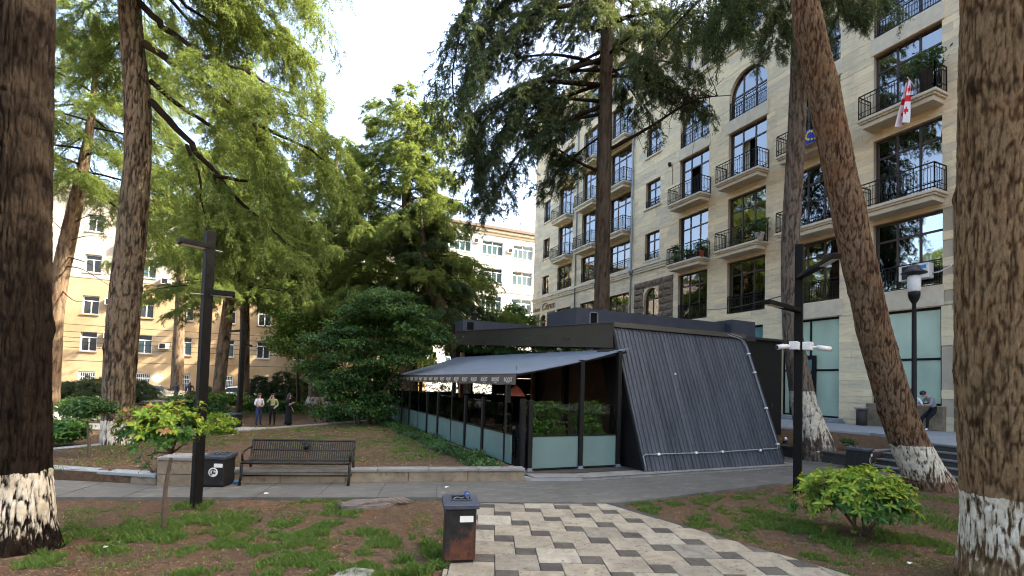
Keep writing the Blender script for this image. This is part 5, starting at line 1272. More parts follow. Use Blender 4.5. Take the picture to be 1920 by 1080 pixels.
def sprays_for(mat, nl, nw):
    key = (mat.name, nl, nw)
    if key not in SPRAYS:
        SPRAYS[key] = []
        for i in range(3):
            o = bpy.data.objects.new('spray', spray_mesh(500+i, mat, nl=nl, nw=nw)); SPRAYS[key].append(o)
    return SPRAYS[key]
def crown_nodes(key, objs):
    ng = bpy.data.node_groups.new('crown_sprays', 'GeometryNodeTree')
    ng.interface.new_socket('Geometry', in_out='INPUT', socket_type='NodeSocketGeometry'); ng.interface.new_socket('Geometry', in_out='OUTPUT', socket_type='NodeSocketGeometry')
    N = ng.nodes.new; lk = ng.links.new; gi = N('NodeGroupInput'); go = N('NodeGroupOutput'); ip = N('GeometryNodeInstanceOnPoints'); jn = N('GeometryNodeGeometryToInstance')
    for o in objs[::-1]:
        oi = N('GeometryNodeObjectInfo'); oi.inputs['Object'].default_value = o; lk(oi.outputs['Geometry'], jn.inputs[0])
    def na(nm, ty): a = N('GeometryNodeInputNamedAttribute'); a.data_type = ty; a.inputs['Name'].default_value = nm; return a.outputs['Attribute']
    er_ = N('FunctionNodeEulerToRotation'); lk(na('rot', 'FLOAT_VECTOR'), er_.inputs[0])
    lk(gi.outputs[0], ip.inputs['Points']); lk(jn.outputs[0], ip.inputs['Instance']); ip.inputs['Pick Instance'].default_value = True
    lk(na('pick', 'INT'), ip.inputs['Instance Index']); lk(er_.outputs[0], ip.inputs['Rotation']); lk(na('scl', 'FLOAT'), ip.inputs['Scale']); lk(ip.outputs[0], go.inputs[0])
    return ng
NGS = {}
def crown_obj(fol, mat, parent, nl=.075, nw=.020):
    """crown part: points along every twig, a needle spray on each"""
    P, D, SC = fol; key = (mat.name, nl, nw)
    if key not in NGS: NGS[key] = crown_nodes(key, sprays_for(mat, nl, nw))
    R = np.random.default_rng(len(P)); X = unit(D); Y = unit(np.cross(X, R.normal(0, .35, X.shape)+np.array([0, 0, -1.0]))); Z = np.cross(X, Y)
    rot = np.stack([np.arctan2(Y[:,2], Z[:,2]), np.arcsin(np.clip(-X[:,2], -1, 1)), np.arctan2(X[:,1], X[:,0])], 1)
    me = bpy.data.meshes.new('crown'); me.vertices.add(len(P)); me.vertices.foreach_set('co', np.ascontiguousarray(P, np.float32).ravel())
    a = me.attributes.new('rot', 'FLOAT_VECTOR', 'POINT'); a.data.foreach_set('vector', np.ascontiguousarray(rot, np.float32).ravel())
    a = me.attributes.new('scl', 'FLOAT', 'POINT'); a.data.foreach_set('value', np.ascontiguousarray(SC, np.float32))
    a = me.attributes.new('pick', 'INT', 'POINT'); a.data.foreach_set('value', R.integers(0, 3, len(P)).astype(np.int32))
    me.materials.append(mat); o = put('crown', me, parent); o['kind'] = 'stuff'
    md = o.modifiers.new('sprays', 'NODES'); md.node_group = NGS[key]; return o
def cedar(name, label, P, bark, branches, fol, needle, seed, group, nth=60, fine=.08, limb_r=.07, extra=(), nd=(.075, .020), **kw):
    P = np.array(P); t = thing(name, label, 'tree', (P[1][0], P[1][1], P[1][2]), group)
    put('trunk', trunk_mesh(P, bark, seed, nth, fine, **kw), t)
    allb = list(branches)+list(extra)
    if allb: put('limbs', limbs_mesh(allb, [limb_r*min(1.6, max(.45, np.linalg.norm(b_[-1]-b_[0])/5)) for b_ in allb], M['bark_limb']), t)
    if fol is not None:
        crown_obj(fol, needle, t, *nd)
    return t
M['bark_limb'] = m_bark('limb_bark', (.05, .035, .024), (.10, .075, .052), 0, .2)
M['bark_wash'] = m_bark('whitewashed_dark_bark', (.006, .0042, .003), (.014, .010, .0068), .90, .12, .58)
M['bark_near_right'] = m_bark('whitewashed_brown_bark', (.050, .029, .014), (.165, .106, .054), 1.02, .18, .60)
M['bark_lean'] = m_bark('whitewashed_reddish_bark', (.040, .022, .013), (.145, .094, .054), .98, .35)
M['bark_mid'] = m_bark('whitewashed_grey_bark', (.034, .024, .016), (.15, .112, .072), .84, .15)
M['bark_far'] = m_bark('whitewashed_far_bark', (.065, .045, .030), (.16, .115, .075), .75, .2)
M['bark_bank'] = m_bark('whitewashed_bank_bark', (.050, .038, .028), (.13, .105, .08), 2.15, .25)
def az_of(dx, dz): v = RGT*dx+FWD*dz; return atan2(v[0], v[1])

# big near trunks at both edges of the view
P = px_path([(40,1046,158),(34,1000,150),(30,900,143),(29,700,139),(30,400,141),(36,0,142),(40,-400,126),(46,-900,100),(50,-1300,70)], 6.0)
top = np.array(P[-1][:3]); br = [branch(top+(0, 0, -R_), a, 3.2, .2, .25) for R_, a in zip(np.linspace(0, 3.2, 12), np.arange(12)*2.4)]
cedar('cedar_tree', 'thick dark cedar trunk with whitewashed foot at the left edge', P, M['bark_wash'], br, foliage(br, 6, 5, 5, seed=1), M['needle_dark'], 31, 'tall cedar trees', 200, .028, ztop=6.4, cell=.036, amp=.022, flare=.22)
P = px_path([(1908,1080,232),(1902,1040,212),(1896,960,198),(1890,850,196),(1884,700,196),(1881,500,194),(1886,300,192),(1889,0,192),(1890,-400,170),(1892,-900,140),(1893,-1300,100)], 5.7)
top = np.array(P[-1][:3]); br = [branch(top+(0, 0, -R_), a, 3.2, .2, .25) for R_, a in zip(np.linspace(0, 3.2, 12), np.arange(12)*2.4)]
cedar('cedar_tree', 'massive brown cedar trunk with streaky whitewashed foot at the right edge', P, M['bark_near_right'], br, foliage(br, 6, 5, 5, seed=2), M['needle_dark'], 47, 'tall cedar trees', 220, .028, ztop=6.9, cell=.033, amp=.022, flare=.18)
# leaning cedar
P = px_path([(1750,918,92),(1736,895,86),(1707,838,78),(1686,782,73),(1669,727,70),(1653,671,68),(1637,615,68),(1626,558,66),(1613,502,68),(1600,447,64),(1590,391,66),(1577,336,61),(1566,278,63),(1554,222,62),(1544,166,62),(1530,111,57),(1517,55,60),(1508,0,50),(1488,-150,44),(1462,-400,35),(1440,-700,22)], 11.6)
P = np.array(P); P[0] = [P[1][0]+.12, P[1][1], P[1][2]-.4, P[1][3]*1.1]
lean_top = P[-1][:3].copy()
br = [branch(P[-1][:3]+(P[-4][:3]-P[-1][:3])*u, a, L, .1, .35) for u, a, L in zip(np.linspace(0, .8, 14), np.arange(14)*2.4, np.linspace(2, 4.5, 14))]
cedar('cedar_tree', 'leaning reddish cedar trunk with whitewashed foot beside the stone steps', P, M['bark_lean'], br, foliage(br, 8, 6, 6, seed=3), M['needle_dark'], 59, 'tall cedar trees', 130, .040, ztop=10.5, cell=.040, amp=.022, flare=.12)
# trunk on the earth bank
P = px_path([(1528,842,82),(1518,800,62),(1508,760,50),(1497,700,43),(1485,620,35),(1481,540,33),(1482,450,35),(1488,350,35),(1493,250,34),(1498,150,34),(1500,50,33),(1505,-150,28),(1510,-400,18)], 15.8)
hb = [[(1500,-60),(1460,-50),(1420,-25),(1385,20),(1372,60)], [(1502,-90),(1440,-90),(1395,-60),(1360,-10),(1352,30)], [(1498,-40),(1470,-10),(1450,40),(1447,95)], [(1505,-60),(1550,-50),(1590,-20),(1610,15)], [(1508,-110),(1560,-110),(1610,-70),(1640,-20),(1648,10)], [(1503,-150),(1450,-160),(1400,-130),(1350,-80)], [(1505,-180),(1560,-180),(1620,-140)]]
hb = [np.array([at(x, y, 15.6-1.6*i/4) for i, (x, y) in enumerate(q)]) for q in hb]
hb = [smooth_path(q, .35) for q in hb]
br = [branch(np.array(P[-1][:3])+(0, 0, -R_), a, 3.5, .1, .4) for R_, a in zip(np.linspace(0, 5, 14), np.arange(14)*2.4)]
cedar('cedar_tree', 'slim straight cedar with whitewashed foot on the earth bank behind the right lamp post', P, M['bark_bank'], br, foliage(br+hb, 11, 7, 7, .22, .25, droop=.8, hang=.25, seed=4, nl=(.08, .16), nw=.024, tone=(.4, .2)), M['needle_blue'], 71, 'tall cedar trees', 90, .045, ztop=11, cell=.06, amp=.018, extra=hb)

# left cedar with the long descending limbs
P2 = px_path([(228,868,86),(226,845,74),(222,800,66),(222,740,64),(226,680,66),(230,620,66),(236,540,63),(245,460,60),(252,380,57),(259,300,52),(258,200,52),(250,100,48),(242,0,45),(238,-150,40),(240,-400,30),(243,-700,16)], 13.4)
LB = [[(262,5),(300,42),(340,75),(375,100),(440,125),(510,150),(570,185)], [(270,82),(330,116),(392,160),(467,218),(530,250),(600,300),(655,345)], [(284,190),(320,235),(360,282),(400,330),(450,372),(505,425),(560,470)], [(350,272),(366,320),(384,400),(392,470)], [(250,-60),(330,-30),(420,10),(520,60),(590,110)], [(246,-160),(340,-150),(440,-110),(540,-50),(600,20)], [(400,330),(430,420),(440,500)], [(470,220),(500,300),(520,380)],
      [(240,-30),(200,-10),(150,30),(115,70)], [(236,-120),(180,-110),(130,-60)], [(244,-260),(340,-270),(450,-230),(560,-150),(640,-60)], [(244,60),(205,95),(170,150)], [(248,-40),(320,-20),(400,40),(460,110),(490,190)], [(256,-90),(360,-70),(470,-10),(560,90),(600,180)], [(280,150),(340,200),(420,250),(480,330),(500,400)], [(252,-150),(330,-140),(420,-60),(470,30)], [(400,330),(480,340),(560,390),(610,450)], [(470,218),(540,210),(610,240),(660,300)]]
LBd = [(13.4, 12.2), (13.3, 13.6), (13.4, 13.0), (13.0, 12.6), (13.4, 14.5), (13.4, 13.0), (12.9, 13.6), (13.3, 12.8), (13.4, 14.6), (13.4, 12.0), (13.4, 14.5), (13.4, 14.2), (13.5, 15.2), (13.5, 15.0), (13.5, 15.5), (13.5, 12.6), (12.9, 14.0), (13.5, 14.2)]
LB = [smooth_path(np.array([at(x, y, d0+(d1-d0)*i/(len(q)-1)) for i, (x, y) in enumerate(q)]), .3) for q, (d0, d1) in zip(LB, LBd)]
RW = np.random.default_rng(12)
def wobble(P, s=.10):
    n = len(P); w = np.cumsum(RW.normal(0, s*.5, (n, 3)), 0); w -= np.linspace(0, 1, n)[:,None]*w[-1]; return P+w*np.clip(np.arange(n)/4, 0, 1)[:,None]
LB = [wobble(q) for q in LB]
ax = np.array([p[:3] for p in P2])
def trunk_at(ax_, z): return np.array([np.interp(z, ax_[:,2], ax_[:,0]), np.interp(z, ax_[:,2], ax_[:,1]), z])
br = [branch(trunk_at(ax, z), a, 5.2*(1-(z-8.5)/20), -.15, .25) for z, a in zip(np.linspace(12.8, 21, 24), az_of(1, .5)+np.tile([-1.6, -.8, 0, .7, 1.4, 2.2], 4))]
cedar('cedar_tree', 'tall cedar with whitewashed foot and long limbs descending to the right', P2, M['bark_mid'], br, foliage(LB+br, 11, 8, 9, .24, .40, droop=.6, hang=.35, t0=.22, seed=5, nl=(.09, .18), nw=.026, tone=(.55, .22)), M['needle'], 83, 'tall cedar trees', 100, .050, limb_r=.085, extra=LB, ztop=12, cell=.055, amp=.020, flare=.2)

# slender leaning tree at far left
P = px_path([(90,800,46),(94,700,42),(101,600,38),(112,520,36),(125,460,34),(140,390,30),(155,320,24),(167,250,18),(176,180,14),(186,60,9)], 19)
bb = [[(158,345),(180,328),(205,330),(228,345)], [(122,455),(160,440),(215,446)], [(128,440),(100,420),(80,390)], [(118,500),(150,500),(180,520),(213,540)], [(118,480),(160,490),(215,520)], [(132,420),(170,400),(215,410)], [(112,540),(140,570),(180,560)], [(150,350),(120,340),(100,370)]]
bb = [smooth_path(np.array([at(x, y, 19-1.0*i/len(q)) for i, (x, y) in enumerate(q)]), .3) for q in bb]
ax = np.array([p[:3] for p in P]); zt = ax[-1,2]
br = [branch(trunk_at(ax, z), a, 4.6*(1-.5*(z-9)/8), .0, .22) for z, a in zip(np.linspace(9.0, zt+1, 34), np.arange(34)*2.4+.5)]
cedar('cedar_tree', 'slender leaning cedar with bare lower boughs behind the big left trunk', P, M['bark_far'], br, foliage(br, 9, 7, 8, .28, .4, droop=.4, hang=.25, seed=6, tone=(.6, .2)), M['needle'], 91, 'tall cedar trees', 60, .08, limb_r=.05, extra=bb, ztop=14, cell=.09, amp=.02)

def plain_cedar(label, rows, d, z0, Lb, n, seed, needle='needle', top=None, bark='bark_far', per_m=11, prof=.75, droop=.24, e0=.05, biased=None, grp='tall cedar trees', nw=.034, nl=(.12, .24), extra=(), samples=7, needles=7, tone=(.5, .22), limb=.06, nd=(.09, .028), scale=1.15):
    P = px_path(rows, d); ax = np.array([p[:3] for p in P]); zt = ax[-1,2] if top is None else top
    R = np.random.default_rng(seed); br = []
    for i in range(n):
        z = z0+(zt-.4-z0)*((i+R.random()*.8)/n); u = (z-z0)/(zt-z0); a = i*2.4+R.normal(0, .3); L = Lb*(1-prof*u)*R.uniform(.75, 1.15)
        if biased: L *= biased(a)
        br.append(branch(trunk_at(ax, z), a, max(.5, L), e0+R.normal(0, .08)+.35*u, droop, R=R))
    f = foliage(list(br)+list(extra), per_m, samples, needles, .27, .35, droop=.45, hang=.28, seed=seed, scale=scale)
    return cedar('cedar_tree', label, P, M[bark], br, f, M[needle], seed, grp, 48, .12, limb_r=limb, extra=extra, ztop=20, cell=.12, amp=.02, nd=nd)
plain_cedar('distant cedar with stout trunk and whitewashed foot right of the left lamp post', [(407,779,27),(410,730,24),(420,640,24),(430,560,21),(440,480,17),(447,400,14),(455,300,10),(462,190,5)], 30.4, 7.0, 6.0, 50, 101, per_m=5.5)
plain_cedar('distant thin straight cedar beside the far lamp post', [(458,772,22),(458,700,20),(459,600,18),(460,520,16),(463,430,13),(468,330,9),(470,240,4)], 35, 8.0, 5.8, 46, 102, per_m=5.5)
plain_cedar('cedar with pale flared foot left of the dark broadleaf tree', [(588,768,40),(592,745,30),(595,680,23),(599,600,21),(606,530,18),(614,470,15),(625,380,11),(634,270,5)], 37, 7.5, 7.4, 60, 103, per_m=6)
plain_cedar('wide layered cedar rising behind the cafe and the broadleaf tree', [(766,770,38),(766,600,30),(762,500,26),(762,400,20),(764,300,13),(768,230,7),(770,186,3)], 34, 5.0, 8.0, 104, 104, 'needle', per_m=6.5, prof=.74, droop=.24, e0=.10)
plain_cedar('dark cedar with leaning trunk between the wide cedar and the white building', [(880,760,26),(848,630,25),(826,572,24),(806,535,20),(795,480,15),(790,420,9),(788,370,4)], 31, 5.0, 3.8, 26, 105, 'needle_blue', tone=(.4, .2))
plain_cedar('pale cedar far behind the left trunks against the ochre wall', [(330,765,26),(335,640,22),(340,520,18),(346,400,12),(350,280,5)], 42, 10.5, 5.2, 42, 106, per_m=5.5)
for i, (X_, Y_, H_, l) in enumerate(((3.2, 55.0, 17, 'thin cedar close to the ochre wall behind the pale footed cedar'), (9.0, 54.6, 16, 'thin cedar close to the ochre wall behind the broadleaf tree'), (13.5, 54.8, 18, 'thin cedar at the right end of the ochre wall'))):
    P = [[X_, Y_, -.6, .16], [X_, Y_, -.2, .15], [X_+.1, Y_, H_*.5, .11], [X_, Y_, H_, .03]]; R = np.random.default_rng(400+i)
    br = [branch(np.array([X_, Y_, z]), k*2.4+R.normal(0, .4), 4.0*(1.1-.5*k/18)*R.uniform(.4, 1.25), .15, .2, R=R) for k, z in enumerate(np.linspace(3.5, H_-.5, 18))]
    cedar('cedar_tree', l, P, M['bark_far'], br, foliage(br, 6, 6, 5, .3, .4, seed=400+i, scale=1.9), M['needle'], 400+i, 'tall cedar trees', 16, .4, limb_r=.05, nd=(.11, .04), ztop=20, cell=.15, amp=.01)
# big dark cedar in front of the stone building
rows8 = [(1128,742,34),(1128,575,29),(1130,450,27),(1132,330,27),(1134,250,26),(1136,150,24),(1140,0,24),(1145,-200,17),(1150,-350,8)]
EX = [[(1127,323),(1088,307),(1053,284),(1026,268),(1000,241),(975,215)], [(1123,190),(1045,183),(968,181),(900,200)], [(1123,214),(1053,229),(991,229),(930,250)], [(1130,120),(1040,100),(950,110),(880,150)], [(1130,60),(1030,20),(930,30),(860,80)], [(1134,140),(1190,120),(1250,110),(1310,140)], [(1136,50),(1210,20),(1290,40),(1345,80)], [(1134,250),(1090,280),(1040,330),(1000,360)], [(1130,160),(1000,150),(900,230),(880,330)], [(1126,200),(1020,240),(960,300),(930,380)], [(1136,-20),(1000,-60),(900,-30),(845,60)], [(1138,-60),(1230,-70),(1330,-20),(1390,40)], [(1136,0),(1000,20),(890,110),(850,210)], [(1138,-120),(980,-120),(880,-20),(846,140),(862,280)], [(1132,110),(1000,150),(925,270),(898,390)], [(1136,-30),(940,0),(868,140),(900,330)]]
EXd = [2.0, -1.5, -2.0, 1.0, -1, -2.0, -1, 2, -2.5, -3.0, -2, -1.5, -3.5, -3, -2.5, -1]
EX = [smooth_path(np.array([at(x, y, 25+dd*i/(len(q)-1)) for i, (x, y) in enumerate(q)]), .4) for q, dd in zip(EX, EXd)]
plain_cedar('big dark cedar with heavy hanging boughs in front of the stone building', rows8, 25, 17.0, 6.4, 40, 107, 'needle_dark', bark='bark_limb', per_m=6, prof=.5, droop=.40, e0=-.05, biased=lambda a: .75+.45*max(0, -cos(a-az_of(1, 0))), extra=EX, samples=8, needles=8, nw=.030, nl=(.10, .22), limb=.075)
# its bare right-hand bough
q = smooth_path(np.array([at(x, y, 25-.5*i) for i, (x, y) in enumerate([(1140,282),(1186,257),(1228,233),(1267,206),(1298,187),(1326,181),(1372,179)])]), .3)
R = np.random.default_rng(5); tw = []
for i in range(70):
    t = .25+.7*R.random(); p = q[int(t*(len(q)-1))]; L = R.uniform(.3, 1.1)
    tw.append(branch(p, R.uniform(0, 6.28), L, R.normal(.3, .5), R.uniform(-.2, .4), 5, .15, R))
for i in range(60):
    p = at(1285+R.normal(0, 22), 183+R.normal(0, 7), 23); tw.append(branch(p, R.uniform(0, 6.28), R.uniform(.3, .8), R.normal(.2, .6), R.uniform(-.3, .5), 5, .2, R))
big = [o for o in bpy.data.objects if o.get('label', '').startswith('big dark cedar')][0]
put('bare_bough', limbs_mesh([q]+tw, [.10]+[.018]*len(tw), M['bark_limb'], 5), big)

# ------------------------------------------------------------------ broad-leaved plants
def leaf_cloud(lobes, n, l=(.09, .15), w=.62, seed=0, shell=.55, flat=.7, tone=(.45, .22), clump=26, csize=.22, box=False):
    """leaves in clumps through lobes (centre, radii): rhombic blades facing mostly up and out"""
    R = np.random.default_rng(seed); vol = np.array([np.prod(r) for _, r in lobes])**.67; vol /= vol.sum(); V = []; T = []
    for (c, r), f in zip(lobes, vol):
        c, r = np.array(c, float), np.array(r, float); nc = max(2, int(n*f/clump))
        if box: cc = c + (R.random((nc, 3))*2-1)*r; d = unit(cc-c)
        else:
            d = unit(R.normal(0, 1, (nc, 3))); cc = c + d*r*(shell+(1-shell)*R.random((nc, 1))**.6)
        ct = np.clip(R.normal(tone[0], tone[1], nc), 0, 1)
        p = np.repeat(cc, clump, 0) + R.normal(0, 1, (nc*clump, 3))*csize*np.array([1, 1, .45]); o = np.repeat(d, clump, 0)
        m_ = len(p); nrm = unit(o*.5+np.array([0, 0, flat])+R.normal(0, .45, (m_, 3))); a = unit(np.cross(nrm, R.normal(0, 1, (m_, 3)))); b_ = np.cross(nrm, a)
        L = R.uniform(*l, (m_, 1)); a = unit(a-np.array([0, 0, .25])); W = L*w/2
        V.append(np.stack([p-a*L*.5, p+b_*W-a*L*.05, p+a*L*.5-nrm*L*.08, p-b_*W-a*L*.05], 1).reshape(-1, 3)); T.append(np.repeat(np.clip(np.repeat(ct, clump)+R.normal(0, .14, m_), 0, 1), 4))
    V = np.concatenate(V); return V, np.arange(len(V)).reshape(-1, 4), np.concatenate(T)
def shrub(name, label, cat, base, lobes, n, mat, seed, stems=(), group=None, crown='foliage', **kw):
    t = thing(name, label, cat, base, group)
    if len(stems): put('stem', limbs_mesh(stems, [max(.012, .02*np.linalg.norm(s[-1]-s[0])) for s in stems], M['bark_thin'], 7), t)
    V, F, T_ = leaf_cloud(lobes, n, seed=seed, **kw); put(crown, np_mesh(crown, V, F, M[mat], False, {'tone': T_}), t); return t
def lob(px, py, d, rx, rz, ry=None): return (at(px, py, d), (rx*d/FOC, (ry or rx)*d/FOC, rz*d/FOC))
d = 21.5; bse = on_z(690, 795, .2)
stems = [smooth_path(np.array([bse+(0, 0, -.2)+np.array([dx, dy, 0])] + [at(x, y, d+dd) for x, y, dd in q]), .3) for dx, dy, q in ((0, 0, [(690,740,0),(700,660,0),(710,600,0)]), (-.3, .2, [(665,740,.5),(640,690,.8),(610,650,1)]), (.3, .1, [(715,740,.3),(750,680,.2),(790,640,0)]), (-.5, -.2, [(660,760,-.3),(650,720,-.5),(640,690,-.6)]), (.1, .4, [(700,745,1),(720,650,1.4),(700,590,1.8)]))]
RB = np.random.default_rng(64); BL = []
for y, x0, x1, n in ((556,668,752,4),(578,640,790,6),(602,612,822,7),(626,590,846,8),(648,572,800,8),(672,566,770,7),(696,580,742,6),(718,596,735,5),(742,612,730,5),(766,625,728,4)):
    for k in range(n):
        x = x0+(x1-x0)*(k+RB.uniform(.15, .85))/n; e = abs((x-(x0+x1)/2)/((x1-x0)/2))
        BL.append(lob(x, y+RB.normal(0, 6)+8*e*e, d+RB.uniform(-1.6, 1.6)*(1-.5*e), RB.uniform(24, 40), RB.uniform(7, 13), RB.uniform(22, 36)))
shrub('broadleaf_tree', 'wide dark green broadleaf tree at the far end of the cafe awning', 'tree', bse,
      BL, 
      38000, 'leaf_dark', 201, stems, crown='crown', l=(.09, .17), csize=.16, shell=.3, clump=22, tone=(.5, .26))
d2 = 30; shrub('deciduous_tree', 'light green deciduous tree behind the dark broadleaf tree', 'tree', on_z(560, 770, -.3), [lob(560,600,d2,48,36), lob(535,560,d2+1,42,34), lob(590,570,d2+1,40,30), lob(540,640,d2,40,26)], 12000, 'leaf_bright', 202, [smooth_path(np.array([on_z(560, 772, -.4), at(558, 690, d2), at(562, 610, d2)]), .4)], crown='crown', l=(.12, .2), csize=.3)
shrub('background_shrub', 'bright green shrub top in front of the white building', 'shrub', at(965, 660, 44), [lob(962,592,44,22,22), lob(985,606,44,20,12), lob(935,606,44,25,10)], 3200, 'leaf_bright', 203, [np.array([at(965, 690, 44), at(963, 640, 44), at(962, 600, 44)])], l=(.2, .35), csize=.35)
# hedge and low shrubs in front of the ochre building
for i, (x, y, d_, rx, rz, mt, l) in enumerate(((140,762,33,56,11,'leaf_mid','long low dark hedge left of the cedar with descending limbs'), (420,748,30,36,11,'leaf_bright','flat topped bright shrub on a pale stem near the left lamp post'), (395,768,29,26,14,'leaf_dark','low dark shrub under the flat topped bright shrub'), (505,760,34,56,12,'leaf_dark','low dark hedge behind the three strollers'), (650,775,25,52,14,'leaf_dark','low dark hedge under the left side of the broadleaf tree'), (345,755,26,22,14,'leaf_mid','small green shrub below the bronze statue'), (118,735,40,16,14,'leaf_bright','bright yellow green shrub far left beside the street'))):
    b_ = at(x, y, d_); z0 = -.3
    lo = [((b_[0]+RGT[0]*k*rx*d_/FOC*.6, b_[1]+RGT[1]*k*rx*d_/FOC*.6, b_[2]), (rx*d_/FOC*.55, rx*d_/FOC*.4, rz*d_/FOC)) for k in (-1, 0, 1)]
    shrub('shrub' if rx < 40 else 'hedge', l, 'shrub' if rx < 40 else 'hedge', (b_[0], b_[1], z0), lo, 2600 if rx < 40 else 4600, mt, 210+i, [np.array([(b_[0], b_[1], z0-.1), (b_[0]+.05, b_[1], (z0+b_[2])/2), (b_[0], b_[1], b_[2])])], l=(.12, .2), csize=.2, shell=.3)
for x0, y0, l in ((5.6, 28.2, 'added dark hedge blocking bright ground beyond the far end of the cafe'), (10.5, 28.0, 'added dark hedge blocking bright ground behind the cafe roof boxes')):
    shrub('hedge', l, 'hedge', (x0, y0, -.3), [((x0, y0, .62), (2.2, .5, .9))], 5200, 'leaf_dark', 230+int(x0), [np.array([(x0+k, y0, -.35), (x0+k, y0, .9)]) for k in (-1.5, 0, 1.5)], box=True, l=(.10, .17), csize=.16)  # added to block the glaring sunlit ground seen past the cafe
shrub('hedge', 'tall dark hedge added to cover the bright gap between cafe and white building', 'hedge', (15.5, 44.5, -.3), [((x, 44.5, 1.05), (1.6, .6, 1.45)) for x in np.arange(7, 26, 2.6)], 15000, 'leaf_dark', 240, [np.array([(x, 44.5, -.4), (x, 44.5, 1.6)]) for x in np.arange(7, 26, 2.6)], box=True, l=(.14, .24), csize=.2)  # added dark mass hiding the sunlit wall under the awning
M['bark_pale'] = plain('whitewashed_stem', (.60, .57, .50), .9)
# small conifers along the street
for i, (x, yb, yt, d_, L, l) in enumerate(((125,775,712,36,1.3,'small dark fir at far left against the ochre wall'), (172,770,704,38,2.6,'broad young fir with tiered branches left of the big cedars'), (258,770,708,38,1.6,'young fir showing right of the cedar with descending limbs'), (385,765,722,40,1.2,'small fir behind the flat topped shrub'), (484,770,700,38,1.5,'bushy young fir behind the strolling people'), (528,772,692,38,2.0,'tallest young fir right of the strolling people'), (560,772,706,40,1.8,'young fir left of the cedar with the pale foot'))):
    p0 = at(x, yb, d_); p1 = at(x, yt, d_); H_ = p1[2]+.3; R = np.random.default_rng(300+i)
    P = [[p0[0], p0[1], -.5, .07], [p0[0], p0[1], -.3, .06], [p0[0], p0[1], H_*.5, .045], [p1[0], p1[1], p1[2], .01]]
    br = [branch(np.array([p0[0], p0[1], .2+(p1[2]-.3)*u]), k*2.4, L*(1.05-u)*R.uniform(.8, 1.15), .25, .15, R=R) for k, u in enumerate(np.linspace(.05, .97, 26))]
    fo = foliage(br, 9, 5, 5, .3, .2, droop=.1, hang=.06, seed=300+i, scale=.9)
    t = thing('fir_tree', l, 'tree', (p0[0], p0[1], -.3), 'young firs along the street')
    put('trunk', limbs_mesh([np.array([q[:3] for q in P])], .06, M['bark_limb']), t); put('limbs', limbs_mesh(br, .02, M['bark_limb'], 4), t); crown_obj(fo, M['needle_dark'], t, .09, .03)
# cafe planters, hanging ivy, ground ivy
for x0, x1, l in ((5.45, 6.52, 'leafy hedge planter behind the left front glass screen'), (6.80, 7.6, 'leafy hedge planter behind the right front glass screen')):
    t = shrub('hedge_planter', l, 'planter', ((x0+x1)/2, 11.0, PZ), [(((x0+x1)/2, 10.98, 1.28), ((x1-x0)/2-.05, .17, .42))], 4200, 'leaf_bright', int(x0*10), [np.array([(x0+(x1-x0)*k, 11.0, .6), (x0+(x1-x0)*k, 11.0, 1.5)]) for k in (.25, .5, .75)], 'hedge planters in the cafe', box=True, l=(.05, .09), csize=.05)
    put('trough', bevel(MB().box(x0, 10.78, PZ, x1, 11.2, .80).mesh('trough', M['dark_metal']), .01), t)
R = np.random.default_rng(77)
t = thing('hanging_ivy', 'dark ivy hanging under the long roof fascia of the cafe', 'ivy', (8.2, 18, 3.3), None); t['kind'] = 'stuff'
V, F, T_ = leaf_cloud([((8.35, y, 3.25+(y-11)*.058), (.22, .9, .34)) for y in np.arange(13.2, 24.3, 1.1)], 9000, (.06, .11), seed=88, box=True, csize=.14); put('foliage', np_mesh('foliage', V, F, M['leaf_dark'], False, {'tone': T_}), t)
gl = [(np.array([4.28+.12*sin(y*1.7), y, .27]), (.26, .5, .10)) for y in np.arange(10.7, 24, .6)]
V, F, T_ = leaf_cloud(gl, 15000, (.05, .10), seed=89, box=True, csize=.09, tone=(.4, .25)); o = solo('ground_ivy', np_mesh('ground_ivy', V, F, M['leaf_dark'], False, {'tone': T_}), 'strip of low ivy along the foot of the glass terrace', 'ivy'); o['kind'] = 'stuff'

